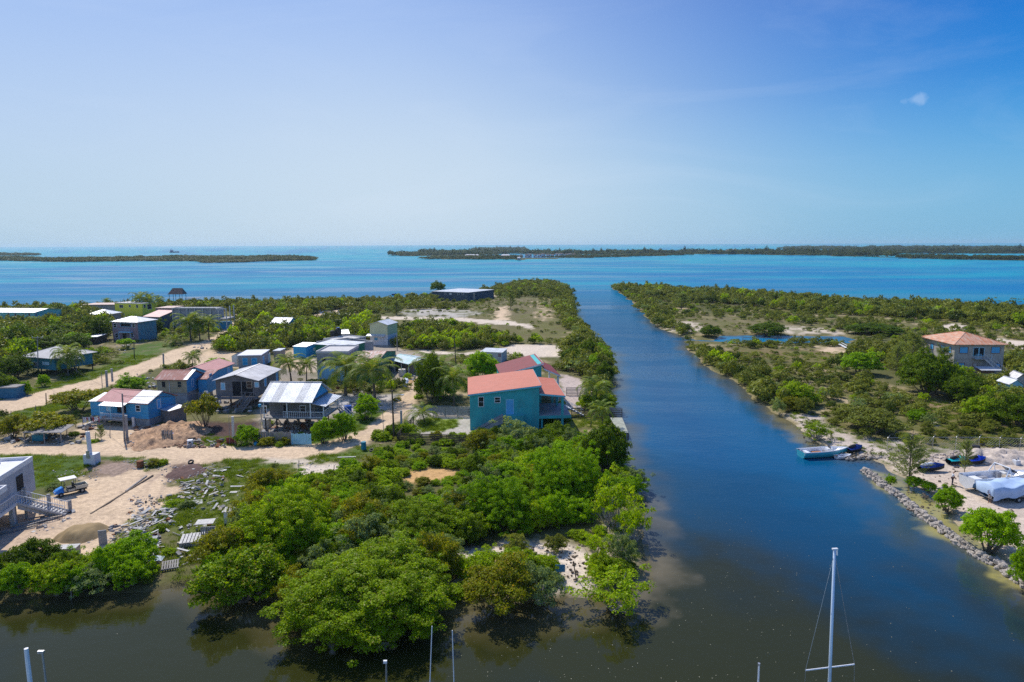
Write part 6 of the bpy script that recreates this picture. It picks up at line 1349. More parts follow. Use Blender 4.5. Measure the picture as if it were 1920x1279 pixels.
# ---------------------------------------------------------------- poles and wires
TOPS = {}
def pole(name, key, xt, yt, xb, yb, r, mat, label, cat='pole', square=False, z0=-.4, D=None, group=None):
    b = G(xb, yb, max(z0, -.4)) if D is None else None
    if D is not None:
        d = ray(xb, yb); q = Vector((d.x, d.y, 0)).normalized(); b = q*D
    Db = math.hypot(b.x, b.y); zt = height_at(xt, yt, Db); d = ray(xt, yt); q = Vector((d.x, d.y, 0)).normalized()*Db
    b.z = z0; top = Vector((q.x, q.y, zt)); o = thing(name, b, 0, label, cat, group); v = top-b
    m = MB()
    if square: m.beam((0, 0, 0), v, 2*r)
    else: m.tube([(0, 0, 0), v*.5, v], [r, r*.88, r*.72], 8)
    m.build('shaft', mat, o); TOPS[key] = (top, o, v); return o, v
pole('utility_pole', 'a', 229, 738, 234, 831, .14, WOOD_GR, 'weathered timber utility pole at the gate of the blue house')
o, v = pole('utility_pole', 'b', 70, 632, 72, 705, .12, WOOD_GR, 'timber utility pole with crossarm in front of the hipped grey roof', z0=-.2)
MB().beam(v+Vector((-1.2, 0, -.15)), v+Vector((1.2, 0, -.15)), .12, .1).build('crossarm', WOOD_GR, o)
for s in (-1.1, 0, 1.1): MB().cyl(v+Vector((s, 0, -.09)), .06, .22, 6).build('insulator', WHITE, o)
o, v = pole('utility_pole', 'c', 735, 732, 739, 828, .14, WOOD_D, 'dark utility pole at the bend of the road by the slatted fence')
MB().tube([v*.86, v*.86+Vector((.8, 0, .4)), v*.86+Vector((1.3, 0, .45))], .04, 6).build('lamp_arm', STEEL, o); MB().lump(v*.86+Vector((1.45, 0, .4)), (.28, .12, .09), 3).build('lamp_head', WHITE, o)
o, v = pole('utility_pole', 'd', 852, 628, 855, 692, .13, WOOD_D, 'dark utility pole in the bushes beyond the turquoise shack'); MB().beam(v+Vector((-.6, 0, -.5)), v+Vector((.6, 0, -.5)), .1).build('crossarm', WOOD_D, o)
pole('utility_pole', 'e', 744, 626, 745, 660, .12, WOOD_GR, 'pole in the mangroves right of the narrow tower house')
pole('utility_pole', 'f', 665, 623, 665, 648, .13, WOOD_D, 'short dark pole beside the roofless block walls')
pole('utility_pole', 'g', 251, 641, 252, 675, .12, WOOD_D, 'dark pole on the grass verge below the faded pink hip-roofed house')
pole('utility_pole', 'h', 59, 577, 60, 602, .12, WOOD_GR, 'pole in front of the long turquoise house')
pole('utility_pole', 'i', 195, 561, 196, 575, .1, WOOD_D, 'dark pole rising over the long rust-edged shed')
pole('utility_pole', 'j', 248, 552, 249, 566, .12, WOOD_D, 'pole standing behind the flat roof of the yellow house', z0=0)
pole('concrete_column', 'k', 199, 695, 201, 726, .22, CONC, 'thick bare concrete column on the upper road verge, left of a pair', 'column', True)
pole('concrete_column', 'l', 209, 691, 211, 716, .2, CONC, 'thick bare concrete column on the upper road verge, right of a pair', 'column', True)
pole('concrete_column', 'm', 306, 663, 307, 691, .18, CONC, 'lone concrete column behind the rusty-roofed house', 'column', True)
pole('fence_post', 'n', 190, 698, 192, 728, .07, WOOD_GR, 'thin leaning post left of the two concrete columns', 'post')
pole('fence_post', 'o', 86, 737, 87, 762, .1, WOOD_D, 'dark post beside the upper road left of the spreading tree', 'post')
pole('fence_post', 'p', 101, 736, 101, 752, .05, WOOD_GR, 'slender stick post beside the upper road', 'post')
pole('gate_post', 'q', 236, 779, 239, 829, .18, CONC, 'tall concrete gate post touching the timber utility pole', 'post', True)
pole('gate_post', 'r', 250, 782, 252, 806, .18, CONC_L, 'short pale gate post right of the timber utility pole', 'post', True)
pole('fence_post', 's', 717, 763, 720, 828, .045, WOOD_GR, 'very thin metal post on the road verge left of the dark utility pole', 'post')
o, v = pole('gate_post', 't', 752, 770, 753, 817, .16, CONC, 'concrete post with bent cable conduit at the corner of the slatted fence', 'post', True)
MB().tube([v, v+Vector((0, 0, .9)), v+Vector((-.2, 0, 1.5)), v+Vector((-.8, 0, 1.8))], .035, 6).build('conduit', STEEL, o)
o, v = pole('concrete_pole', 'u', 436, 781, 438, 837, .17, CONC_L, 'square concrete pole with dull red board on the lower road verge', 'pole', True)
MB().box(-.9, -.26, .35, .55, -.2, 1.35).build('notice_board', RED, o)
pole('fence_post', 'v', 429, 778, 431, 838, .045, WOOD_GR, 'thin stick post next to the concrete pole with the red board', 'post')
o, v = pole('utility_pole', 'w', 387, 733, 390, 757, .16, CONC, 'short concrete pole with white meter box left of the grey stilt house', 'pole', True); MB().box(v.x-.35, -.3, v.z-.5, v.x+.35, -.18, v.z).build('meter_box', WHITE, o)
o, v = pole('corner_post', 'x', 487, 758, 491, 792, .08, CONC_L, 'pale pipe post with blue cap at the left corner of the striped-roof house', 'post', z0=-.1); MB().box(v.x-.2, v.y-.2, v.z-.4, v.x+.2, v.y+.2, v.z).build('cap_box', BLUE_P, o)
# white block with a leaning white pole
Pb = G(167, 872); o = thing('block_pillar', Pb, 0, 'white pole rising from a low white concrete block on the grass by the lower road', 'pillar'); s = 1/ppm(Pb)
MB().box(-10*s, 0, -.2, 11*s, 1.3, 1.35).build('block', CONC_W, o); MB().beam((-.05, .5, 1.35), (-.18, .6, height_at(160.5, 812, math.hypot(Pb.x, Pb.y))), .40).build('shaft', WHITE, o); MB().box(-.22, -.08, .9, .2, -.004, 1.9).build('meter_box', STEEL, o); MB().cyl((-.18, .6, height_at(160.5, 812, math.hypot(Pb.x, Pb.y))-.05), .03, 1.0, 5).build('rod', STEEL, o)
def wire(p, q, sag, label, r=.018, name='power_line'):
    p = Vector(p); q = Vector(q); pts = [p.lerp(q, t)-Vector((0, 0, sag*4*t*(1-t))) for t in np.linspace(0, 1, 14)]
    o = MB().tube([a-p for a in pts], r, 4).build(name, BLACK); o.location = p; tag(o, label, 'wire')
T_ = lambda k, dz=0: TOPS[k][0]-Vector((0, 0, dz))
wire(T_('a', .3), T_('w', .1), .5, 'thick cable from the timber pole at the blue house to the meter-box pole', .035)
wire(T_('w', .1), T_('m', .2), .5, 'cable from the meter-box pole back to the lone concrete column')
wire(T_('a', .4), T_('x', .1), .9, 'cable from the timber pole to the post at the striped-roof house')
wire(T_('x', .1), T_('c', 1.5), .5, 'cable from the striped-roof house to the dark pole at the road bend', .025)
wire(T_('c', .2), T_('d', .3), 1.2, 'power line from the road bend pole to the pole beyond the turquoise shack')
wire(T_('d', .2), T_('e', .3), 1.0, 'power line between the two poles in the mangroves')
wire(T_('e', .2), T_('f', .2), .6, 'power line from the mangrove pole to the roofless block walls')
wire(T_('a', .1), T_('b', .2), 1.4, 'power line crossing the upper road from the blue house to the crossarm pole')
wire(T_('b', .2), T_('g', .3), 1.2, 'power line over the grass towards the faded pink hip-roofed house')
wire(T_('b', .2), G(-60, 700, 7), 1.0, 'power line from the crossarm pole out past the left edge')
wire(T_('u', .1), G(480, 772, 2.2), .3, 'pale cable from the concrete pole down to the stilt house yard', .03)
# ---------------------------------------------------------------- fences
def fence(name, label, pts, h, post_sp, mat, kind='rails', n=6, z0=0.0, post_w=.09, cat='fence'):
    P = [G(a, b, 0) for a, b in pts]; o = thing(name, P[0], 0, label, cat); P = [p-P[0] for p in P]
    body = MB()
    for a, b in zip(P[:-1], P[1:]):
        L_ = (b-a).length; d = (b-a)/L_; nrm = Vector((-d.y, d.x, 0)); k = max(1, round(L_/post_sp))
        for i in range(k+1):
            c = a+d*(L_*i/k)
            if i == 0 and a is not P[0]: continue
            m = MB()
            if kind == 'mesh': m.tube([c+Vector((0, 0, -.2)), c+Vector((0, 0, h)), c+Vector((.25, .0, h+.3))], .035, 5)
            else: m.box(c.x-post_w/2, c.y-post_w/2, -.25, c.x+post_w/2, c.y+post_w/2, h+.05)
            m.build('post', STEEL if kind == 'mesh' else mat, o)
        if kind == 'rails':
            for j in range(n):
                z = .12+(h-.15)*j/(n-1); body.beam(a+nrm*.06+Vector((0, 0, z)), b+nrm*.06+Vector((0, 0, z)), .035, .13)
        elif kind == 'mesh':
            for z in (h-.02, h*.5, .1): body.tube([a+Vector((0, 0, z)), b+Vector((0, 0, z))], .022 if z > 1 else .012, 4)
            k = int(L_/.35)
            for i in range(k):
                for s in (0, 1): body.tube([a+d*(L_*i/k)+Vector((0, 0, h*s)), a+d*min(L_, L_*i/k+h)+Vector((0, 0, h*(1-s)))], .006, 3, cap=False)
        elif kind == 'boards':
            k = int(L_/.17)
            for i in range(k):
                c = a+d*(L_*(i+.5)/k); hh = h+random.uniform(-.12, .1); t = random.uniform(-.03, .03)
                body.prism([c-d*.07+nrm*.06, c+d*.07+nrm*.06, c+d*(.07+t)+nrm*.06+Vector((0, 0, hh)), c+d*(t-.07)+nrm*.06+Vector((0, 0, hh))], nrm*.03)
    body.build({'rails': 'slats', 'mesh': 'netting', 'boards': 'boards'}[kind], STEEL if kind == 'mesh' else mat, o); return o
fence('slatted_fence', 'dark horizontal-slat fence along the front of the teal house garden', [(745, 830), (815, 832), (884, 835)], 1.35, 1.9, WOOD_D)
fence('slatted_fence', 'dark slatted side fence between the teal house garden and the sandy lane', [(746, 829), (776, 797)], 1.35, 1.9, WOOD_D)
fence('slatted_fence', 'grey slatted fence at the back of the lawn left of the teal house', [(812, 782), (881, 782)], 1.6, 1.9, WOOD_GR, n=8)
fence('slatted_fence', 'dark slatted fence between the teal house porch and the dock', [(1071, 784), (1166, 785)], 1.6, 1.9, WOOD_D)
fence('slatted_fence', 'short slatted fence across the far side of the sandy canal yard', [(1062, 742), (1104, 742)], 1.5, 1.9, WOOD_GR)
fence('board_fence', 'weathered upright board fence in front of the striped-roof stilt house', [(476, 832), (546.5, 833)], 1.75, 2.2, WOOD_GR, 'boards')
fence('board_gate', 'pale blue upright board gate beside the weathered board fence', [(547.5, 833.5), (583.5, 834)], 1.55, 3.0, LBLUE, 'boards', cat='gate')
fence('picket_fence', 'short picket fence beside the orange dirt heap', [(305, 829), (324, 829)], 1.7, 1.6, WOOD_GR, 'boards')
fence('wire_fence', 'galvanised wire fence with bent-top posts above the boatyard', [(1663, 846), (1748, 845), (1834, 845), (1990, 850)], 1.9, 2.9, STEEL, 'mesh')
fence('wire_fence', 'wire fence rising beside the dark soil yard left of the striped-roof house', [(441, 834), (489, 806)], 1.6, 2.5, STEEL, 'mesh')
fence('pond_fence', 'row of bare posts with thin rails standing along the pond', [(1392, 642), (1480, 643), (1560, 642)], 1.4, 3.2, WOOD_GR, 'rails', n=2)
for i, (x, yt, yb) in enumerate([(1642, 809, 832), (1485, 0, 0), (142, 783, 805), (206, 800, 824), (179, 810, 828), (66, 760, 780), (40, 775, 792), (20, 770, 786), (75, 762, 778), (125, 795, 822), (229, 0, 0), (560, 863, 893), (712, 840, 862), (763, 575, 592), (805, 583, 598), (870, 588, 600), (626, 873, 893)]):
    if yt: pole('stick_post', 'st%d' % i, x+.5, yt, x, yb, .06, WOOD_GR if i % 2 else WOOD_D, 'bare stick post standing alone '+['by the canal sand behind the wire fence', '', 'left of the blue house yard', 'in the yard before the blue house porch', 'at the sandy yard edge below the blue house', 'on the verge above the flat-topped tree', 'in the dry grass at the left edge', 'furthest left in the dry grass', 'by the green verge above the flat-topped tree', 'at the dark lean-to by the lower road', '', 'on the bare sand below the lower road', 'in the green bushes below the dark utility pole', 'at the left end of the white marl lot', 'in front of the white marl lot', 'at the right part of the white marl lot', 'in the scrub left of the orange sand'][i], 'post')
# ---------------------------------------------------------------- dock
c = [G(1144, 783, .55), G(1166.5, 783, .55), G(1178, 811, .55), G(1160, 811, .55)]; o = thing('dock', (c[3].x, c[3].y, 0), 0, 'grey timber dock projecting from the teal house garden over the canal', 'dock'); oz = Vector((c[3].x, c[3].y, 0))
dk = MB(); n = 26
for i in range(n):
    a = c[3].lerp(c[0], i/n)-oz; b = c[2].lerp(c[1], i/n)-oz; e = c[3].lerp(c[0], (i+.88)/n)-oz; f = c[2].lerp(c[1], (i+.88)/n)-oz; dk.prism([a, b, f, e], (0, 0, -.06))
dk.build('decking', M('weathered_deck', (.36, .37, .30), .9, .25), o)
MB().beam(c[2]-oz-Vector((0.05, 0, .2)), c[1]-oz-Vector((0.05, 0, .2)), .12, .22).build('edge_beam', WOOD_D, o)
for t in (0.02, .35, .68, .98):
    for (p, q) in ((c[3], c[0]), (c[2], c[1])): r = p.lerp(q, t)-oz; MB().cyl((r.x, r.y, -2), .12, 2.4, 8).build('pile', WOOD_D, o)
# ---------------------------------------------------------------- heaps
def heap(name, label, x0, y0, x1, y1, h, mat, seed=1, nx=30, ny=18, rough=.25, kind='thing', cat='heap', ridge=1.0):
    a, b, cc = G((x0+x1)/2, y1), G((x0+x1)/2, y0), G((x0+x1)/2, (y0+y1)/2); w = (x1-x0)/ppm(cc)/2; d = max(.6, (b-a).length/2)
    V = []; F = []
    for j in range(ny):
        for i in range(nx):
            u = -1+2*i/(nx-1); v = -1+2*j/(ny-1); nn = float(fbm(np.array([u*2.2+seed*7]), np.array([v*2.2]), seed)[0]); n3 = float(fbm(np.array([u*7+seed*3]), np.array([v*7]), seed+3)[0])
            q = max(0, 1-math.hypot(u, v)**1.6-(nn-.5)*.7); V.append((u*w, v*d, h*min(1, q*1.3)*(1-rough+rough*2*n3)-.12))
    for j in range(ny-1):
        for i in range(nx-1): k = j*nx+i; F.append((k, k+1, k+nx+1, k+nx))
    me = bpy.data.meshes.new(name); me.from_pydata(V, [], F); me.materials.append(mat); me.polygons.foreach_set('use_smooth', [True]*len(F)); o = bpy.data.objects.new(name, me); C.objects.link(o); o.location = (cc.x, cc.y, 0)
    tag(o, label, cat if kind == 'thing' else None, kind=None if kind == 'thing' else kind); return o
heap('sand_heap', 'dark tan heap of building sand in the construction yard', 105, 984, 202, 1020, 1.0, M('wet_sand', (.30, .21, .10), .95, .15), 2, rough=.12)
heap('dirt_heap', 'long orange dirt heap along the lower road left of the small spreading tree', 243, 788, 388, 841, .95, M('orange_dirt', (.44, .27, .15), .95, .45, 1.6, 7, bump=.8, dirt=(.15, .085, .055), dirt_amt=.9), 4, 64, 34, rough=1.0)
heap('mulch_heap', 'spread of dark brown mulch at the edge of the construction yard', 316, 868, 385, 900, .3, M('dark_mulch', (.10, .055, .045), .95, .4, 3), 5, rough=.7)
heap('gravel_heap', 'brown gravel spread beside the white concrete block', 172, 864, 262, 892, .22, M('brown_gravel', (.27, .19, .14), .95, .4, 3), 6, rough=.7)
heap('rubble_bank', 'long bank of broken limestone above the boatyard, below the wire fence', 1780, 845, 1990, 872, .8, M('limestone_rubble', (.50, .42, .35), .95, .3, 1.5, 8, bump=1, dirt=(.25, .2, .16)), 7, 60, 26, rough=.9)
heap('orange_sand_heap', 'small orange sand heap in the lane by the white plastic bag', 755, 707, 780, 722, .5, M('orange_sand', (.5, .30, .12), .95, .2), 8)
heap('gravel_heap', 'small grey gravel heap behind the blue water tank', 634, 748, 662, 768, .6, M('grey_gravel', (.4, .37, .36), .95, .3), 9)
heap('plastic_sheet', 'crumpled white and pale blue plastic sheet in the sandy lane', 750, 711, 768, 727, .8, M('white_plastic', (.62, .68, .78), .4, .1), 10, rough=.6, cat='plastic sheet')
# ---------------------------------------------------------------- loose boards, pallets and other rubbish in the field
def board(x, y, lx, ly, mat, label, rz=None, tilt=0, name='board', cat='board', group=None, z=.05, th=.05):
    P = G(x, y); s = 1/ppm(P); a = MB().box(-lx/2, -ly/2, 0, lx/2, ly/2, th); o = a.build(name, mat); o.location = (P.x, P.y, z); o.rotation_euler = (tilt, tilt*.5, random.uniform(0, 3.1) if rz is None else rz); return tag(o, label, cat, group)
PAL = M('bleached_board', (.56, .54, .50), .9, .2, 3, dirt=(.26, .23, .20), dirt_amt=.75)
board(350, 945, 3.2, 1.2, PAL, 'large cut white sheet lying on the grass in the rubbish field', .45, .08)
board(317, 956, 1.6, 1.1, PAL, 'bent white sheet next to the large cut one', .9, .12)
board(250, 1050, 5.2, 1.0, M('pale_blue_board', (.50, .58, .74), .7, .1), 'long pale blue board beside the bushes at the front of the yard', .12, .05)
board(438, 924, .8, .5, PAL, 'small square white board alone in the middle of the grass field', .1)
board(468, 896, .8, .6, PAL, 'white T-shaped scrap by the upper edge of the field', .0)
board(425, 940, .7, .35, PAL, 'tiny white scrap below the square board', 1.2)
board(413, 883, 1.5, .6, PAL, 'pale sheet at the top of the field under the lower road', .2)
board(494, 930, 1.4, .5, PAL, 'white sheet leaning in the bushes at the right of the field', .5, .3)
board(650, 858, 2.4, .25, PAL, 'white plank in the weeds left of the blue barrel', .1)
board(386, 993, 1.7, 1.3, PAL, 'flat pale board propped on the dark pallet', .2, z=.8)
for k, (x, y, lb) in enumerate([(228, 945, 'longest brown plank line across the construction yard'), (262, 905, 'thinner brown plank beside the longest one')]):
    a, b = [(G(170, 965), G(287, 892)), (G(236, 922), G(275, 893))][k]; m = MB().beam((0, 0, .07), b-a+Vector((0, 0, .07)), .18, .1).build('timber_plank', WOOD_GR if k else WOOD_D); m.location = a; tag(m, lb, 'plank')
def pallet(x, y, label, rz=0, tilt=(0, 0), z=.02, mat=PAL, n=1, w=1.25, group=None):
    P = G(x, y); o = thing('pallet', (P.x, P.y, z), rz, label, 'pallet', group); o.rotation_euler = (tilt[0], tilt[1], rz)
    for q in range(n):
        m = MB()
        for i in range(7): m.box(-w/2+i*w/7+.01, -w/2, .10+q*.15, -w/2+i*w/7+w/7-.06, w/2, .13+q*.15)
        m.build('top_boards', mat, o); m = MB()
        for i in range(3): m.box(-w/2, -w/2+i*(w-.1)/2, q*.15, w/2, -w/2+i*(w-.1)/2+.1, .098+q*.15)
        m.build('bearers', WOOD_GR, o)
pallet(363, 1016, 'stack of pale pallets lying flat in the rubbish field', .3, n=3, w=2.2)
pallet(392, 1014, 'dark pallet standing upright beside the pale stack', .1, (1.45, 0), .7, WOOD_GR, w=1.4)
pallet(414, 1008, 'pale pallet on the brushwood right of the upright one', .2, n=2, w=1.7)
pallet(320, 1062, 'grey pallet half under the bushes at the front of the field', .4, (.1, 0), .1, WOOD_GR, w=1.4)
P = G(436, 984); o = thing('block_hut', P, .12, 'little white block hut with flat lid in the grass field', 'hut'); MB().box(-.8, 0, -.1, .75, 1.2, 1.35).build('wall', CONC_W, o); MB().box(-.95, -.12, 1.355, .95, 1.3, 1.43).build('lid', PAL, o); MB().box(-.4, -.03, .6, .3, -.002, 1.0).build('opening_shade', DARK, o)  # hole in the hut is a dark panel, its shade painted on
P = G(126, 1038); o = thing('box_crate', P, .15, 'grey wooden box on the sand below the sand heap', 'box'); MB().box(-.95, -.5, 0, .95, .5, .62).build('body', M('greyish_box', (.36, .31, .28), .9, .2), o); MB().box(-.98, -.53, .624, .98, .53, .68).build('lid', PAL, o)
P = G(194, 1022); o = MB().box(-.35, -.05, -.1, .35, .05, 1.5).build('stone_slab', CONC); o.location = P; o.rotation_euler = (.05, 0, .3); tag(o, 'grey slab standing upright against the sand heap', 'slab')
board(285, 1020, 1.0, .9, CONC, 'grey concrete block heap in the rubbish left of the pallets', .2, z=0, th=.6, name='block_stack', cat='block stack')
board(392, 1020, 1.5, .8, CONC, 'grey blocks under the upright dark pallet', .3, z=0, th=.45, name='block_stack', cat='block stack')
# a couple of hundred bleached scraps: heaps of planks along the yard edge
r_ = random.Random(12); SCR = []
for k in range(5):
    m = MB(); m.box(-.35-.14*k, -.06-.045*(k % 3), 0, .35+.14*k, .06+.045*(k % 3), .045); SCR.append(m.build('wood_scrap', [PAL, WOOD_GR, PAL, WOOD_GR, PAL][k]))
spots = []
for (x0, y0, x1, y1, n) in [(252, 960, 312, 996, 26), (341, 905, 402, 930, 26), (265, 1000, 300, 1028, 24), (212, 1020, 262, 1042, 22), (300, 950, 330, 985, 10), (330, 900, 520, 960, 22), (395, 872, 500, 905, 12), (330, 985, 440, 1060, 18), (225, 985, 262, 1010, 10), (375, 1050, 400, 1090, 6), (1640, 856, 1700, 862, 0)]:
    for i in range(n): spots.append((r_.uniform(x0, x1), r_.uniform(y0, y1)))
for i, (x, y) in enumerate(spots):
    o = SCR[i] if i < 5 else SCR[i % 5].copy()
    if i >= 5: C.objects.link(o)
    P = G(x, y); o.location = (P.x, P.y, r_.uniform(.0, .35)); o.rotation_euler = (r_.uniform(-.25, .25), r_.uniform(-.3, .3), r_.uniform(0, 3.1)); o.scale = (r_.uniform(.4, 1.0), r_.uniform(.5, 1.3), 1)
    tag(o, 'bleached scrap of board in the rubbish along the construction yard and field', 'scrap', 'bleached scraps of board in the field')
# small stones and litter nobody would count
def litter(name, label, mat, areas, size, seed):
    r = random.Random(seed); m = MB()
    for (x0, y0, x1, y1, n) in areas:
        for i in range(n):
            P = G(r.uniform(x0, x1), r.uniform(y0, y1)); s = size*r.uniform(.4, 1.5); m.lump((P.x, P.y, s*.2), (s, s*r.uniform(.6, 1), s*.6), r.random()*1e6, 6, 4)
    o = m.build(name, mat); tag(o, label, kind='stuff')
litter('rubble', 'small pale limestone rubble scattered on the yard, verges and field', M('pale_stone', (.52, .46, .40), .95, .25), [(200, 990, 300, 1040, 150), (240, 930, 330, 985, 110), (60, 985, 200, 1050, 50), (300, 870, 420, 910, 110), (230, 862, 300, 880, 60), (340, 885, 520, 1000, 110), (400, 1000, 460, 1050, 60), (550, 868, 660, 886, 70), (0, 828, 140, 836, 50), (100, 880, 190, 905, 60), (500, 780, 600, 812, 60), (600, 745, 660, 765, 50), (700, 690, 760, 705, 30)], .10, 3)
litter('rubble', 'dark seaweed wrack and stones on the boatyard sand and canal shores', M('dark_wrack', (.16, .12, .08), .95, .3), [(1700, 870, 1800, 960, 130), (1560, 840, 1700, 862, 110), (1500, 780, 1560, 830, 60), (1800, 950, 1900, 1020, 90), (1000, 1020, 1110, 1090, 110), (880, 1020, 1000, 1060, 60)], .13, 4)
# ---------------------------------------------------------------- stone breakwater
def polyline(pts, n):
    P = [G(a, b, -.4) for a, b in pts]; L_ = [0]
    for a, b in zip(P[:-1], P[1:]): L_.append(L_[-1]+(b-a).length)
    out = []
    for i in range(n):
        t = L_[-1]*(i+.5)/n; k = max(j for j in range(len(P)-1) if L_[j] <= t); out.append(P[k].lerp(P[k+1], (t-L_[k])/(L_[k+1]-L_[k])))
    return out, L_[-1]
STONE = M('grey_limestone', (.40, .35, .30), .95, .35, 2.5, 10, bump=.8, dirt=(.16, .13, .10), dirt_amt=.7)
protos = []
for k in range(6): protos.append(MB().lump((0, 0, 0), (.36, .30, .24), 50+k, 9, 6).build('boulder', STONE))
pts, LL = polyline([(1619, 882), (1650, 905), (1684, 930), (1728, 966), (1786, 1008), (1833, 1041), (1880, 1067), (1935, 1108)], 286)
for i, p in enumerate(pts):
    o = protos[i] if i < 6 else protos[i % 6].copy()
    if i >= 6: C.objects.link(o)
    lane = i % 4; up = [.02, .05, .38, .1][lane]; off = [-.38, .1, -.1, .42][lane]
    o.location = (p.x+off*.85+random.uniform(-.15, .15), p.y+off*.55+random.uniform(-.2, .2), p.z+up+random.uniform(-.05, .12)); k = random.uniform(.6, 1.2)
    o.scale = (k, k*random.uniform(.8, 1.2), k*random.uniform(.8, 1.2)); o.rotation_euler = (random.uniform(-.5, .5), random.uniform(-.5, .5), random.uniform(0, 6.28))
    tag(o, 'rough grey boulder of the long breakwater below the boatyard', 'boulder', 'boulders of the breakwater')
for k in range(26):
    x = 1588+k*4.4; P = G(x, 857+random.uniform(-2, 3)+(4 if x < 1600 else 0), -.3); o = MB().lump((0, 0, 0), (.34, .26, .22), 90+k, 8, 5).build('shore_stone', STONE); o.location = P; k_ = random.uniform(.7, 1.3); o.scale = (k_, k_, k_)
    tag(o, 'dark wet stone on the little spit beside the moored white and teal boat', 'stone', 'stones of the little spit')
# ---------------------------------------------------------------- barrels, tyres, tanks
def barrel(x, y, r, h, mat, label, name='barrel', ribs=True, cat='barrel', z=0, lid=None):
    P = G(x, y); pr = [(r*.94, 0), (r, .03), (r, h*.3), (r*1.05, h*.33), (r, h*.36), (r, h*.63), (r*1.05, h*.66), (r, h*.69), (r, h-.03), (r*.94, h)]
    o = MB().lathe((0, 0, 0), pr, 16).build(name, mat); o.location = (P.x, P.y+r, z); tag(o, label, cat)
    if lid: MB().cyl((0, 0, h+.004), r*.5, .07).build('lid', lid, o)
barrel(260, 878, .42, .85, RUSTB, 'rusty brown barrel standing on the sand by the two tyres'); barrel(681, 845, .36, 1.15, TEALPL, 'blue-green plastic barrel on the verge of the lower road')
barrel(651, 775, .62, 1.2, BLUEPL, 'bright blue water tank beside the stilt house stair', 'water_tank', cat='water tank', lid=BLUEPL); barrel(639, 782, .32, .95, BLUEPL, 'small blue barrel in front of the bright blue water tank')
barrel(753, 706, .8, 1.45, TANK, 'cream water tank in front of the turquoise shack', 'water_tank', cat='water tank', lid=TANK); barrel(498, 803, .62, 1.4, TANK, 'cream water tank on the ground left of the striped-roof stilt house', 'water_tank', cat='water tank', lid=TANK)
barrel(320, 826, .36, .95, BLUEPL, 'dark blue barrel by the picket fence'); barrel(1834, 848, .5, .8, BLACK, 'black bin at the foot of the wire fence', 'bin', cat='bin')
def tyre(x, y, r, label, tilt=0):
    P = G(x, y); o = thing('tyre', (P.x, P.y, .14), 0, label, 'tyre'); o.rotation_euler = (tilt, 0, 0); MB().torus((0, 0, 0), r*.7, r*.3).build('tread', BLACK, o, True)
tyre(278, 875, .42, 'nearer black tyre lying on the sand beside the rusty barrel'); tyre(285, 870, .42, 'farther black tyre touching the other on the sand'); tyre(358, 868, .4, 'tyre lying on top of the dark mulch', .5); tyre(697, 846, .38, 'black tyre in the weeds right of the blue-green barrel', .3)
P = G(357, 835); o = thing('washing_machine', P, .3, 'dumped white appliance in the weeds left of the concrete pole', 'appliance'); MB().box(-.35, -.35, 0, .35, .35, .8).build('body', WHITE, o); MB().tube([(.0, -.352, .4), (0, -.38, .4)], .2, 14).build('drum_door', BLACK, o)
P = G(1905, 872); o = thing('plastic_canister', P, .2, 'white cube canister on the sand behind the white motorboat', 'canister'); MB().box(-.35, -.3, 0, .35, .3, .65).build('body', WHITE, o); MB().cyl((0, 0, .65), .1, .08).build('cap', BLACK, o)
o = MB().lump((0, 0, 0), (.33, .33, .3), 4, 12, 8).build('buoy', BLUE_P, smooth=True); P = G(480, 835); o.location = (P.x, P.y, .25); tag(o, 'light blue round buoy on the road verge', 'buoy')
# lean-to shed, dark lean-to, laundry
h = House('lean_to_shed', 'little grey shed with pale tin roof between the blue house and the dirt heap', 'shed', (297, 767), (317, 771), 2.1, br=(330, 759.5), ov=.15); h.roof(R_WHITE, 'shy', .2); h.walls(WOOD_G, 'shy', .15)
P = G(92, 829); o = thing('dark_lean_to', P, 0, 'dark low lean-to shelter in the shade under the flat-topped olive tree', 'shelter'); MB().prism([(-3, -1, 1.7), (2.6, -1, 1.7), (2.6, 2, 2.1), (-3, 2, 2.1)], (0, 0, -.07)).build('roof', WOOD_GR, o)
for x in (-2.8, 0, 2.4): MB().box(x-.06, -.95, -.1, x+.06, -.83, 1.63).build('post', WOOD_GR, o)
MB().box(-2.8, .5, 0, -1.2, 1.5, .9).build('counter', TEALPL, o)
def laundry(x0, y0, x1, y1, zt, cols, label, name='clothes_line', n=10):
    a = G(x0, y0); b = G(x1, y1); o = thing(name, a, 0, label, 'clothes line'); v = b-a; MB().tube([(0, 0, zt), v*.5+Vector((0, 0, zt-.12)), v+Vector((0, 0, zt))], .02, 4).build('line', WHITE, o)
    for s in (0, 1): MB().tube([v*s+Vector((0, 0, -.1)), v*s+Vector((0, 0, zt+.1))], .05, 5).build('post', WOOD_GR, o)
    L_ = v.length; d = v/L_
    for i in range(n):
        c = d*(L_*(i+.5)/n)+Vector((0, 0, zt-.06)); w = L_/n*.42; hh = random.uniform(.5, .95); m = MB(); k = 5; nv = Vector((-d.y, d.x, 0))
        for j in range(k): p = c+d*(w*(-1+2*j/k))+nv*.05*math.sin(j*2); q = c+d*(w*(-1+2*(j+1)/k))+nv*.05*math.sin((j+1)*2); m.quad(p, q, q-Vector((0, 0, hh)), p-Vector((0, 0, hh)))
        m.build('garment', cols[i % len(cols)], o)
PINKC = M('pink_cloth', (.6, .25, .3), .9, .1); REDC = M('red_cloth', (.5, .06, .07), .9, .1); DARKC = M('dark_cloth', (.06, .07, .12), .9, .1)
laundry(156, 800, 199, 797, 1.5, [CLOTH_W, CLOTH_W, PINKC, CLOTH_W, DARKC, REDC], 'washing line of white, pink and red clothes in front of the blue house', n=12)
laundry(317, 757, 331, 756, 1.6, [CLOTH_W], 'washing line of white sheets under the tan board house', n=4)
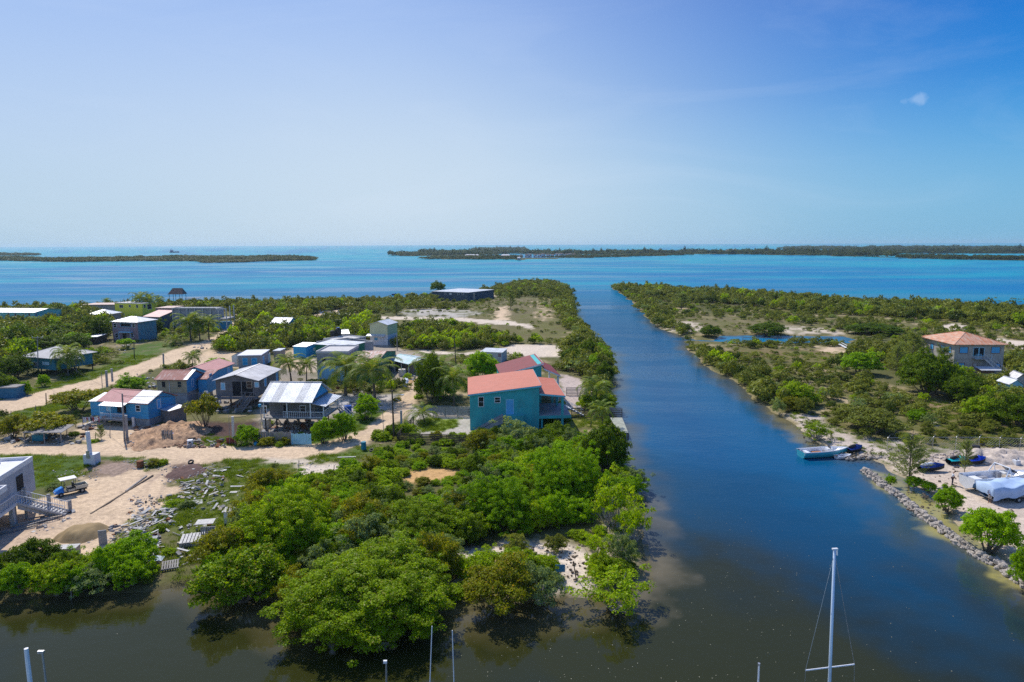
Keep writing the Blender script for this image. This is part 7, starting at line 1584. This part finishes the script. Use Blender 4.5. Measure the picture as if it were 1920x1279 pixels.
# ---------------------------------------------------------------- notice at the front shore, no readable writing
P = G(1050, 1088); o = thing('notice_sign', P, .05, 'small blue notice on a thin post on the white sand of the front shore', 'sign'); s = 1/ppm(P); MB().box(-.03, -.02, -.1, .03, .02, .75).build('post', WOOD_GR, o)
b = MB().box(-.42, -.05, .75, .42, -.022, 1.4).build('panel', M('notice_blue', (.05, .22, .36), .6, .1), o); m = MB()
pole('stick_post', 'nn', 1075, 1052, 1081, 1092, .05, WOOD_D, 'dark bare stick leaning right of the small blue notice', 'post')
# ---------------------------------------------------------------- boats
def loft(stations, name, mat, parent, smooth=True):
    """stations: list of rings (same count) of points"""
    V = []; F = []; n = len(stations[0])
    for s in stations: V += [tuple(p) for p in s]
    for k in range(len(stations)-1):
        for j in range(n-1): a = k*n+j; F.append((a, a+1, a+n+1, a+n))
    me = bpy.data.meshes.new(name); me.from_pydata(V, [], F); me.materials.append(mat)
    me.polygons.foreach_set('use_smooth', [smooth]*len(F)); o = bpy.data.objects.new(name, me); C.objects.link(o); o.parent = parent; return o
def hull_pts(L_, W, H, n=13, sheer=.18):
    out = []
    for i in range(n):
        t = i/(n-1); x = -L_/2+L_*t; w = W/2*(0.90+0.10*math.sin(min(1, t*2)*PI/2))*(1-max(0, (t-.42)/.58)**2.3)
        zk = -.12*H+H*.62*max(0, (t-.55)/.45)**2.2; zc = .22*H+H*.42*max(0, (t-.45)/.55)**1.8; zg = H*(1+sheer*t**2)
        out.append((x, max(w, .02), zk, zc, zg))
    return out
def motorboat(name, label, loc, rz, L_, W, H, top, low, seats, inner, z=0, cat='motorboat'):
    o = thing(name, loc, rz, label, cat); st = hull_pts(L_, W, H)
    ring = lambda x, w, zk, zc, zg: [(x, -w*1.0, zg), (x, -w*.97, zg*.62+zc*.38), (x, -w*.82, zc), (x, 0, zk), (x, w*.82, zc), (x, w*.97, zg*.62+zc*.38), (x, w, zg)]
    hl = loft([ring(*s) for s in st], 'hull', low, o)
    band_ = lambda x, w, zk, zc, zg: [(x, -w*1.012, zg+.004), (x, -w*1.0, zg*.60+zc*.40)]
    for sg in (-1, 1): loft([[(p[0], p[1]*sg, p[2]) for p in band_(*s)] for s in st], 'topside', top, o)
    tr = st[0]; MB().quad((tr[0], -tr[1], tr[4]), (tr[0], -tr[1]*.82, tr[3]), (tr[0], 0, tr[2]), (tr[0], tr[1]*.82, tr[3]), (tr[0], tr[1], tr[4])).build('transom', top, o)
    g = .16; inr = []; flr = []
    for k, (x, w, zk, zc, zg) in enumerate(st):
        wi = max(.0, w-g-(0.0 if k < 10 else .1*(k-9))); t = k/(len(st)-1); zf = zg-.5*H if t < .80 else zg-.03
        xx = x+(.35 if k == 0 else 0); inr.append([(x, -w, zg), (xx, -wi, zg+.02), (xx, -wi*.97, zf), (xx, 0, zf), (xx, wi*.97, zf), (xx, wi, zg+.02), (x, w, zg)])
    loft(inr, 'deck', inner, o, False)
    rr = [(x, w, zg) for (x, w, zk, zc, zg) in st]
    for sg in (-1, 1): MB().tube([(x, w*sg*.985, zg+.01) for x, w, zg in rr], .06, 6).build('rub_rail', WHITE, o)
    for (x, y, sx, sy, sz, m) in seats:
        MB().box(x-sx/2, y-sy/2, H*.5+.02, x+sx/2, y+sy/2, H*.5+.02+sz).build('seat' if m is not WHITE else 'console', m, o)
    return o
def span(a, b, z): A = G(*a, z); B = G(*b, z); return (A+B)/2, math.atan2((B-A).y, (B-A).x), (B-A).length
WH = M('gelcoat_white', (.74, .75, .77), .3, .04, bump=0); TEH = M('teal_gelcoat', (.03, .34, .42), .3, .06, bump=0); BROWNS = M('brown_cushion', (.32, .13, .06), .7, .1); GRC = M('grey_cushion', (.25, .26, .29), .7, .1); BLH = M('blue_gelcoat', (.07, .17, .32), .3, .06, bump=0)
c, a, L_ = span((1501, 853), (1588, 848), -.1)
o = motorboat('motorboat', 'small open white motorboat with teal hull moored in the canal', (c.x, c.y, -.52), a, L_, 2.2, .95, TEH, TEH, [(-L_*.12, .3, 1.3, .9, .12, BROWNS), (L_*.10, 0, .7, .7, .65, WHITE), (L_*.02, -.1, .35, .9, .4, GRC), (-L_*.36, 0, .5, 1.6, .3, WH), (L_*.3, 0, .7, 1.0, .25, WH)], WH)
MB().prism([(L_*.12, -.3, 1.1), (L_*.12, .3, 1.1), (L_*.09, .3, 1.55), (L_*.09, -.3, 1.55)], (.03, 0, 0)).build('windscreen', GLASS, o)
c2, a2, L2 = span((1571, 858), (1592, 856), -.3); d_ = motorboat('dinghy', 'little pale dinghy tucked against the bow of the white and teal boat', (c2.x, c2.y, -.5), a2, 2.3, 1.0, .42, WH, WH, [(0, 0, .3, .8, .1, GRC)], WH, cat='dinghy')
wire(G(1588, 846, .5), G(1640, 834, .3), .25, 'mooring rope from the bow of the white and teal boat to the shore', .02, 'mooring_rope')
c, a, L_ = span((1803, 908), (1935, 900), .9); L_ = 8.4; s0 = G(1811, 908, .8); dirv = Vector((math.cos(a), math.sin(a), 0)); cc = s0+dirv*L_/2
o = motorboat('motorboat', 'large white motorboat with blue lower hull standing on the sand', (cc.x, cc.y, .45), a, L_, 2.5, 1.25, WH, BLH, [(-L_*.34, 0, .9, 1.8, .35, WHITE), (-L_*.2, .5, .9, .7, .3, GRC), (-L_*.2, -.5, .9, .7, .3, GRC), (L_*.04, .55, .5, .5, .7, GRC), (L_*.04, -.55, .5, .5, .7, M('tan_seat', (.5, .4, .28), .7)), (L_*.13, .6, .5, .8, .65, WHITE), (L_*.13, -.6, .5, .8, .65, WHITE), (L_*.27, 0, .9, 1.2, .25, GRC)], WH)
m = MB(); m.prism([(L_*.20, -1.0, 1.45), (L_*.20, 1.0, 1.45), (L_*.12, .85, 2.0), (L_*.12, -.85, 2.0)], (.03, 0, 0)); m.build('windscreen', GLASS, o)
m = MB(); m.tube([(-.3, -1.2, 1.3), (.25, -1.05, 2.35), (.25, 1.05, 2.35), (-.3, 1.2, 1.3)], .07, 6).tube([(.5, -1.15, 1.3), (.25, -1.05, 2.35)], .05, 6).tube([(.5, 1.15, 1.3), (.25, 1.05, 2.35)], .05, 6); m.build('wake_tower', WH, o)
for x in (-L_*.3, L_*.15): MB().box(x-.15, -1.0, -.48, x+.15, 1.0, -.05).build('keel_block', WOOD_D, o)
# covered boat on its trailer
s0 = G(1846, 924, .9); a = a-.02; L3 = 7.5; dirv = Vector((math.cos(a), math.sin(a), 0)); cc = s0+dirv*L3/2
o = thing('covered_boat', (cc.x, cc.y, 0), a, 'boat under a crumpled pale blue cover on a trailer at the right edge', 'boat')
V = []; rs = np.random.default_rng(4); n = 26; k = 17
for i in range(n):
    t = i/(n-1); x = -L3/2+L3*t; w = 1.2*(1-max(0, (t-.5)/.5)**2.2)+.05
    for j in range(k):
        u = -1+2*j/(k-1); y = w*max(-1, min(1, u*1.35)); e = max(0, abs(u)-.74)/.26; z = 2.0-.25*abs(u)-e*1.15+.13*math.sin(t*19+u*2)+.10*math.sin(t*9-u*4)+rs.normal(0, .025)+.2*t; V.append((x, y*(1+.03*math.sin(t*40)*e), z))
for j in range(k): V[j] = (V[0][0]+.02, V[j][1]*.96, V[j][2]) if j in (0, k-1) else V[j]
V += [(-L3/2+.05, V[0][1]*(1-2*j/(k-1)), .85+.03*math.sin(j)) for j in range(k)]
me = np_mesh('cover', np.array(V), np.array([(i*k+j, i*k+j+1, (i+1)*k+j+1, (i+1)*k+j) for i in range(n-1) for j in range(k-1)]+[(j, n*k+j, n*k+j+1, j+1) for j in range(k-1)]), M('blue_tarpaulin', (.38, .50, .68), .6, .1), True); q = bpy.data.objects.new('cover', me); C.objects.link(q); q.parent = o
loft([[(x, -w*.95, .75), (x, 0, .5+zk*.3), (x, w*.95, .75)] for (x, w, zk, zc, zg) in hull_pts(L3*.97, 2.3, 1.0)], 'hull', BLH, o)
m = MB(); m.beam((-L3/2+.3, -.7, .45), (L3/2, -.3, .45), .1).beam((-L3/2+.3, .7, .45), (L3/2, .3, .45), .1).beam((-.6, -1.1, .42), (-.6, 1.1, .42), .1).beam((-L3/2+.3, -.9, .45), (-L3/2+.3, .9, .45), .1); m.build('trailer_frame', STEEL, o)
for y in (-1.15, 1.15): w_ = MB().torus((0, 0, 0), .24, .10, mat=Matrix.Rotation(PI/2, 4, 'X')).build('wheel', BLACK, o, True); w_.location = (-.6, y, .33); MB().tube([(0, -.05, 0), (0, .05, 0)], .16, 12).build('rim', STEEL, w_)
# jet skis
def jetski(name, label, x0, y0, x1, y1, col, seat=None, z=.1):
    c, a, L_ = span((x0, y0), (x1, y1), 0); L_ = max(2.7, min(3.3, L_)); o = thing(name, (c.x, c.y, z), a, label, 'jet ski')
    st = hull_pts(L_, 1.15, .5, 11, .35); loft([[(x, -w, zg), (x, -w*.8, zc), (x, 0, zk), (x, w*.8, zc), (x, w, zg)] for x, w, zk, zc, zg in st], 'hull', BLACK, o)
    V = [[(x, -w, zg), (x, -w*.55, zg+.10+.28*math.exp(-((i-6.5)/2.2)**2)), (x, 0, zg+.12+.34*math.exp(-((i-6.2)/2.4)**2)), (x, w*.55, zg+.10+.28*math.exp(-((i-6.5)/2.2)**2)), (x, w, zg)] for i, (x, w, zk, zc, zg) in enumerate(st)]
    loft(V, 'body', col, o); MB().tube([(-L_*.38, 0, .72), (-L_*.2, 0, .82), (-L_*.02, 0, .86), (L_*.06, 0, .8)], [.2, .24, .22, .12], 8).build('saddle', seat or BLACK, o, True)
    m = MB(); m.tube([(L_*.10, -.38, 1.08), (L_*.14, 0, 1.02), (L_*.10, .38, 1.08)], .035, 6).tube([(L_*.14, 0, 1.0), (L_*.22, 0, .75)], .06, 6); m.build('handlebar', BLACK, o)
BLUE_G = M('royal_blue_gelcoat', (.01, .04, .42), .3, .05, bump=0); NAVY = M('navy_gelcoat', (.012, .03, .16), .3, .05, bump=0); TQ = M('aqua_gelcoat', (.01, .42, .46), .3, .05, bump=0)
jetski('jet_ski', 'navy blue jet ski on the shore stones beside the moored boat', 1590, 847, 1615, 843, NAVY, z=-.15)
jetski('jet_ski', 'navy jet ski with white seat on the sand by the feathery casuarina', 1723, 884, 1770, 883, NAVY, WHITE); jetski('jet_ski', 'aqua green jet ski half behind the slim casuarina', 1785, 871, 1806, 870, TQ); jetski('jet_ski', 'royal blue jet ski behind the white motorboat', 1818, 871, 1843, 869, BLUE_G)
# ---------------------------------------------------------------- utility cart
a_, b_ = G(110, 931), G(155, 921); dv = (a_-b_); ang = math.atan2(dv.y, dv.x); cc = (a_+b_)/2; o = thing('golf_cart', (cc.x, cc.y, 0), ang, 'utility golf cart with blue nose, white canopy and cream cargo bed on the yard sand', 'golf cart')
CREAMP = M('cream_plastic_body', (.62, .56, .42), .5, .08); NB = M('blue_plastic_body', (.03, .22, .62), .35, .05)
m = MB(); m.box(-1.55, -.55, .36, 1.25, .55, .48); m.build('chassis', BLACK, o)
V = [[(x, -w, z0), (x, -w*.9, z1), (x, w*.9, z1), (x, w, z0)] for x, w, z0, z1 in ((.72, .58, .45, .98), (.9, .6, .45, .92), (1.3, .56, .42, .78), (1.58, .45, .4, .6), (1.62, .4, .38, .45))]
loft(V, 'nose', NB, o); m = MB(); m.box(-1.65, -.6, .56, -.42, .6, .62)
for t in ((-1.65, -.62, -.42, -.57), (-1.65, .57, -.42, .62), (-1.67, -.57, -1.61, .57), (-.47, -.57, -.42, .57)): m.box(t[0], t[1], .62, t[2], t[3], .95)
m.build('cargo_bed', CREAMP, o); MB().box(-1.6, -.56, .63, -.48, .56, .66).build('bed_liner', BLACK, o)
MB().box(-.38, -.58, .48, .3, .58, .72).build('seat_base', CREAMP, o); MB().box(-.3, -.55, .724, .3, .55, .84).build('seat', BLACK, o); MB().box(-.38, -.55, .84, -.26, .55, 1.25).build('backrest', BLACK, o)
MB().box(-.62, -.62, 1.86, 1.0, .62, 1.93).build('canopy', M('canopy_white', (.68, .66, .6), .6, .05), o)
for x, xt in ((-.4, -.5), (.78, .62)):
    for y in (-.55, .55): MB().tube([(x, y, .5), (xt, y, 1.86)], .025, 5).build('canopy_post', BLACK, o)
MB().tube([(.72, -.25, .95), (.45, -.25, 1.12)], .025, 5).torus((.45, -.25, 1.12), .16, .02, 14, 5, Matrix.Rotation(.9, 4, 'Y')).build('steering_wheel', BLACK, o)
for x, r in ((1.05, .27), (-1.05, .29)):
    for y in (-.56, .56): w_ = MB().torus((0, 0, 0), r*.66, r*.36, mat=Matrix.Rotation(PI/2, 4, 'X')).build('wheel', BLACK, o, True); w_.location = (x, y, r); MB().tube([(0, -.07, 0), (0, .07, 0)], r*.45, 10).build('rim', STEEL, w_)
for y in (-.32, .32): MB().lump((1.57, y, .6), (.05, .09, .07), 2).build('headlight', WHITE, o)
# ---------------------------------------------------------------- people
SKIN = M('skin', (.24, .12, .075), .6, .05); HAIR = M('black_hair', (.02, .016, .014), .7, .1)
def skinned(name, V, E, Rr, mat, parent, sub=1, root=0):
    me = bpy.data.meshes.new(name); me.from_pydata(V, E, []); me.materials.append(mat); o = bpy.data.objects.new(name, me); C.objects.link(o); o.parent = parent
    sk = o.modifiers.new('skin', 'SKIN'); me.skin_vertices[0].data.foreach_set('radius', [x for r in Rr for x in (r, r*.82 if name != 'body' else r*.85)])
    me.skin_vertices[0].data[root].use_root = True; sk.use_smooth_shade = True; s = o.modifiers.new('sub', 'SUBSURF'); s.levels = s.render_levels = sub; return o
def person(label, loc, rz, shirt, pants, shoes, hat=None, arms=((.0, .05), (.1, .12)), H=1.72, head_tilt=0.12, short=False):
    o = thing('person', loc, rz, label, 'person'); k = H/1.75; o.scale = (k, k, k)
    # facing +x; joints
    V = [(0, 0, .95), (.01, 0, 1.15), (.0, 0, 1.38), (.01, 0, 1.50), (.03+head_tilt*.3, 0, 1.60), (.05+head_tilt*.6, 0, 1.70)]; E = [(0, 1), (1, 2), (2, 3), (3, 4), (4, 5)]; Rr = [.14, .125, .15, .055, .085, .075]
    legs = []; armsv = []
    for s in (-1, 1):
        i = len(V); V += [(0, s*.09, .88), (.03+.03*s, s*.10, .50), (.0+.04*s, s*.105, .10), (.0+.04*s, s*.105, .045), (.15+.04*s, s*.12, .035)]; E += [(0, i), (i, i+1), (i+1, i+2), (i+2, i+3), (i+3, i+4)]; Rr += [.095, .065, .042, .045, .032]; legs.append(i)
        ax, bend = arms[0] if s < 0 else arms[1]; i = len(V)
        V += [(0, s*.19, 1.40), (ax, s*.25, 1.14), (ax+bend+.06, s*.24, .92), (ax+bend+.09, s*.235, .85)]; E += [(2, i), (i, i+1), (i+1, i+2), (i+2, i+3)]; Rr += [.062, .045, .033, .036]; armsv.append(i)
        h0 = i+3; hx, hy, hz = V[h0]
        for f in range(5):
            j = len(V); off = (-.028+.016*f); V += [(hx+off, hy, hz-.045), (hx+off+.012, hy-s*.012, hz-.095+abs(f-2)*.008)] if f < 4 else [(hx+.045, hy-s*.02, hz-.01), (hx+.065, hy-s*.03, hz-.045)]
            E += [(h0, j), (j, j+1)]; Rr += [.009, .0075]
    skinned('body', V, E, Rr, SKIN, o)
    Vs = [(0, 0, .93), (.01, 0, 1.15), (.0, 0, 1.38)]; Es = [(0, 1), (1, 2)]; Rs = [.165, .155, .17]
    for i in armsv: j = len(Vs); Vs += [V[i], tuple(Vector(V[i]).lerp(Vector(V[i+1]), .8))]; Es += [(2, j), (j, j+1)]; Rs += [.085, .07]
    skinned('shirt', Vs, Es, Rs, shirt, o)
    Vt = [(0, 0, .97)]; Et = []; Rt = [.16]
    for i in legs: j = len(Vt); Vt += [V[i], V[i+1]]+([] if short else [V[i+2]]); Et += [(0, j), (j, j+1)]+([] if short else [(j+1, j+2)]); Rt += [.115, .088]+([] if short else [.065])
    skinned('trousers', Vt, Et, Rt, pants, o)
    for i in legs: a = Vector(V[i+3]); MB().lump((a.x+.07, a.y, .045), (.15, .055, .05), 3).build('shoe', shoes, o, True)
    hp = Vector(V[5]); MB().lump((hp.x-.02, 0, hp.z+.02), (.10, .088, .09), 5, 12, 8).build('hat' if hat else 'hair', hat or HAIR, o, True)
    if hat: MB().lathe((hp.x+.03, 0, hp.z+.02), [(.12, 0), (.13, .012), (.05, .02)], 12).build('hat_brim', hat, o)
    MB().lump((hp.x+.075, 0, hp.z-.045), (.02, .014, .022), 5, 6, 4).build('nose', SKIN, o)
    for s in (-1, 1): MB().lump((hp.x+.068, s*.032, hp.z-.015), (.012, .014, .009), 5, 6, 4).build('eye', HAIR, o)
    return o
NAVYC = M('navy_cloth', (.02, .025, .05), .9, .1)
P = G(1785, 909.5); person('person in white shirt and dark trousers looking down beside the white motorboat', P, -.35, CLOTH_W, NAVYC, BLACK, head_tilt=.3, arms=((.1, .1), (.05, .1)))
P = G(1855.5, 943); person('person in pale blue shirt, light shorts and red cap beside the covered boat', P, .9, M('pale_blue_cloth', (.5, .58, .76), .9, .08), M('light_shorts', (.5, .46, .44), .9, .1), BROWNS, hat=RED, arms=((.15, .15), (.1, .2)), short=True)
# ---------------------------------------------------------------- things in the near water
o, v = pole('mooring_pole', 'f1', 49, 1216, 60, 1300, .13, WHITE, 'thick white mooring pole at the lower left corner', 'pole', z0=-1.5, D=37)
o, v = pole('mooring_pole', 'f2', 79, 1221, 92, 1300, .06, STEEL, 'thin grey pole with a small fitting, right of the thick white one', 'pole', z0=-1.5, D=37); MB().box(v.x-.2, v.y-.06, v.z-.1, v.x+.08, v.y+.06, v.z+.02).build('fitting', STEEL, o)
o, v = pole('lamp_pole', 'f3', 724, 1240, 725, 1310, .07, STEEL, 'short grey pole with a small white lamp at the bottom edge', 'lamp'); 
o.location.z = -.4; MB().box(v.x-.17, v.y-.07, v.z-.12, v.x+.05, v.y+.07, v.z+.05).build('lamp_head', WHITE, o)
pole('white_spar', 'f4', 810, 1174, 799, 1290, .035, WHITE, 'long slender white spar leaning right, the left one of two at the bottom edge', 'spar', z0=-.6, D=36)
pole('white_spar', 'f5', 848, 1182, 853, 1290, .035, WHITE, 'long slender white spar leaning left, the right one of two at the bottom edge', 'spar', z0=-.6, D=36)
o, v = pole('mooring_pole', 'f6', 1423, 1248, 1421, 1310, .07, CONC_W, 'pale pole with darker cap at the bottom edge left of the tall mast', 'pole', z0=-1.5, D=37); MB().cyl((v.x, v.y, v.z), .07, .14, 8).build('cap', STEEL, o)
pole('stick_post', 'f7', 133, 1104, 134, 1122, .05, STEEL, 'thin grey stick in the water before the front row of bushes', 'post', z0=-.6)
# sailing boat: only the upper mast reaches into the picture
Dm = 34.0; d = ray(1562, 1290); q = Vector((d.x, d.y, 0)).normalized()*Dm; top = ray(1565, 1030); tq = Vector((top.x, top.y, 0)).normalized()*Dm; zt = height_at(1565, 1030, Dm); zs = height_at(1563, 1253, Dm)
o = thing('sailing_boat', (q.x, q.y, -.45), .1, 'moored sailing boat whose tall white mast and spreader rise at the lower right', 'sailing boat')
st = hull_pts(9, 2.9, 1.2, 15, .2); loft([[(x, -w, zg), (x, -w*.85, zc), (x, 0, zk-.2), (x, w*.85, zc), (x, w, zg)] for x, w, zk, zc, zg in st], 'hull', WH, o); loft([[(x, -w, zg), (x, -w*.4, zg+.2), (x, w*.4, zg+.2), (x, w, zg)] for x, w, zk, zc, zg in st], 'deck', WH, o)
lv = (Matrix.Rotation(-.1, 3, 'Z') @ Vector((tq.x-q.x, tq.y-q.y, 0))); T0 = Vector((lv.x, lv.y, zt+.45)); zs += .45; S0 = T0*(zs/T0.z)
MB().tube([(0, 0, .9), T0*.5, T0], [.085, .08, .065], 10).build('mast', M('painted_alloy', (.50, .60, .70), .35, .05, metal=.2), o, True)
MB().tube([S0-Vector((1.3, .1, 0)), S0, S0+Vector((1.3, .1, 0))], .035, 6).build('spreader', WHITE, o)
for s in (-1, 1): MB().tube([T0-Vector((0, 0, .2)), S0+Vector((1.3*s, .1*s, .02)), (1.4*s, 0, 1.1)], .012, 4).build('shroud', STEEL, o)
MB().tube([(.0, 0, 2.2), (-3.8, 0, 2.2)], .07, 8).build('boom', WHITE, o); MB().box(T0.x-.12, T0.y-.05, T0.z-.01, T0.x+.14, T0.y+.05, T0.z+.05).tube([(T0.x+.12, T0.y, T0.z+.04), (T0.x+.15, T0.y, T0.z-.3)], .03, 6).build('masthead', WHITE, o)
MB().box(-3.4, -.9, 1.2, 1.5, .9, 1.75).build('cabin', WH, o)
# ---------------------------------------------------------------- far boats
P = G(327, 473.8, -.45); s = 1/ppm(P); o = thing('fishing_ship', P, .05, 'small dark fishing ship crossing the bay near the horizon at the left', 'ship'); L_ = 18*s
loft([[(x*1.0, -w, zg), (x, 0, 0), (x, w, zg)] for x, w, zk, zc, zg in hull_pts(L_, L_*.22, L_*.085, 9, .6)], 'hull', NAVY, o); loft([[(x, -w, zg), (x, w, zg)] for x, w, zk, zc, zg in hull_pts(L_, L_*.22, L_*.085, 9, .6)], 'deck', STEEL, o)
MB().box(-L_*.40, -L_*.07, L_*.08, -L_*.12, L_*.07, L_*.25).build('wheelhouse', NAVY, o)
for x, hh in ((-L_*.25, .42), (-L_*.38, .36), (L_*.1, .2)): MB().tube([(x, 0, L_*.08), (x, 0, L_*hh)], L_*.012, 5).build('mast', NAVY, o)
P = G(742, 553.5, -.45); s = 1/ppm(P); o = thing('moored_skiff', P, .1, 'dark open skiff lying in the shallow bay left of the long dark shed', 'skiff'); loft([[(x, -w, zg), (x, 0, zk), (x, w, zg)] for x, w, zk, zc, zg in hull_pts(15*s, 1.5, .7, 9, .3)], 'hull', NAVY, o); loft([[(x, -w, zg-.05), (x, w, zg-.05)] for x, w, zk, zc, zg in hull_pts(15*s, 1.5, .7, 9, .3)], 'floor', DARKC, o); MB().box(-.4, -.6, .6, 0, .6, 1.1).build('console', BLACK, o)
P = G(913, 556); c_, a_, L_ = span((905, 557), (918, 556), 0); motorboat('motorboat', 'small white boat on the sand beside the far long dark shed', (P.x, P.y, .1), .2, 4.5, 1.7, .8, WH, WH, [(0, 0, .5, .8, .3, GRC)], WH)
P = G(1572, 648); o = thing('white_jetty', P, 0, 'low white plank walkway sloping down beside the pond posts', 'jetty'); v = G(1584, 651)-G(1563, 641); MB().beam((0, 0, .5), v+Vector((0, 0, .4)), .5, .2).beam((.6, 0, .9), v+Vector((.6, 0, .8)), .12, .12).build('walkway', WHITE, o); MB().box(.0, -.1, -.3, .2, .1, .45).build('pile', WOOD_GR, o)
for i, (x, y, w, lb) in enumerate([(640, 588, 26, 'pile of pale litter beside the far sandy track')]):
    litter('litter', lb, CONC_W, [(600, 583, 660, 592, 60)], .5, 5)

# floating flecks on the still basin
r = random.Random(8); m = MB()
for i in range(380):
    P = G(r.gauss(1180, 330), r.uniform(960, 1279), -.44)
    if land_sd(np.array([P.x]), np.array([P.y]), MAIN)[0] > -1: continue
    s = r.uniform(.02, .055); a = r.uniform(0, 3.1); u = Vector((math.cos(a), math.sin(a), 0))*s; w = Vector((-math.sin(a), math.cos(a), 0))*s*.6; m.prism([P-u, P-w, P+u, P+w], (0, 0, .012))
tag(m.build('litter', M('floating_fleck', (.30, .29, .20), .8, .2)), 'pale flecks of leaf and foam floating on the still basin', kind='stuff')

def clutter(label, areas, size, seed):
    r = random.Random(seed); m = MB()
    for (x0, y0, x1, y1, n) in areas:
        for i in range(n):
            P = G(r.uniform(x0, x1), r.uniform(y0, y1)); s = size*r.uniform(.4, 1.7); m.cur = r.choice([0, 0, 1, 1, 2, 3, 4, 5])
            mt = Matrix.Translation(P) @ Euler((r.uniform(-.4, .4), r.uniform(-.4, .4), r.uniform(0, 3))).to_matrix().to_4x4(); m.box(-s, -s*r.uniform(.2, .8), 0, s, s*r.uniform(.2, .8), s*r.uniform(.2, 1.2), mt)
    tag(m.build('litter', [WOOD_GR, PAL, WOOD_D, WOOD_P, RUSTB, CONC]), label, kind='stuff')
clutter('mixed household litter, timber offcuts and blocks lying about the village yards', [(490, 790, 600, 812, 90), (405, 755, 470, 775, 45), (620, 725, 700, 765, 60), (150, 798, 200, 806, 25), (10, 812, 160, 834, 60), (345, 826, 425, 840, 35), (255, 700, 290, 735, 30), (760, 690, 800, 715, 30), (700, 660, 720, 690, 20), (360, 640, 400, 655, 12), (150, 645, 250, 665, 30), (240, 800, 300, 835, 40), (600, 583, 660, 591, 50), (1860, 700, 1915, 735, 20)], .28, 21)
clutter('small broken boards and rubbish thrown along the edge of the construction yard', [(205, 985, 300, 1040, 130), (240, 930, 330, 985, 90), (330, 880, 420, 960, 80), (330, 985, 440, 1050, 60), (60, 960, 140, 1000, 25)], .16, 22)

litter('rubble', 'clods of orange and brown earth on the dirt heap by the lower road', M('earth_clod', (.33, .19, .11), .95, .4), [(250, 800, 385, 840, 420)], .20, 31)

litter('rubble', 'broken limestone lumps piled along the bank above the boatyard', M('bank_stone', (.46, .38, .31), .95, .35), [(1790, 848, 1920, 872, 420), (1690, 852, 1790, 866, 90)], .26, 33)
run_scatter()
ni = [isle_wood('isle_a', 'dark mangrove wood on the long low island at the left', 2.5, 6.5, 9, 1),
 isle_wood('isle_a_west', 'dark mangrove strip on the islet at the far left edge', 4, 8, 14, 2),
 isle_wood('isle_b', 'tree cover of the long island across the bay, right of centre', 4, 13, 13, 3, 0.75, 1),
 isle_wood('isle_b_front', 'thin fringe of bushes on the sand spit in front of the resort villas', 2.5, 6, 9, 4, 0.6, 1),
 isle_wood('isle_c', 'palm-covered islet behind the resort island', 7, 13, 18, 5, 1.0, 1),
 isle_wood('isle_e', 'small round mangrove islet in front of the right-hand island', 4, 8, 9, 7),
 isle_wood('isle_f', 'low mangrove strip at the right edge, nearest of the far islands', 4, 8, 10, 8),
 isle_wood('isle_g', 'hazy mangrove strip nearest the horizon at the right', 8, 16, 34, 9, 0.8)]
print('isles', ni)

hb = MB().box(-9000, -200, -4, 9000, 12000, 60).build('haze', None); hb.data.materials.clear()
hm_ = bpy.data.materials.new('haze_air'); hm_.use_nodes = True; t_ = hm_.node_tree; t_.nodes.remove(t_.nodes['Principled BSDF'])
pv = t_.nodes.new('ShaderNodeVolumePrincipled'); pv.inputs['Color'].default_value = (.62, .84, 1, 1); pv.inputs['Density'].default_value = 0.00006; pv.inputs['Anisotropy'].default_value = 0.3
t_.links.new(pv.outputs[0], t_.nodes['Material Output'].inputs['Volume']); hb.data.materials.append(hm_); tag(hb, kind='stuff')
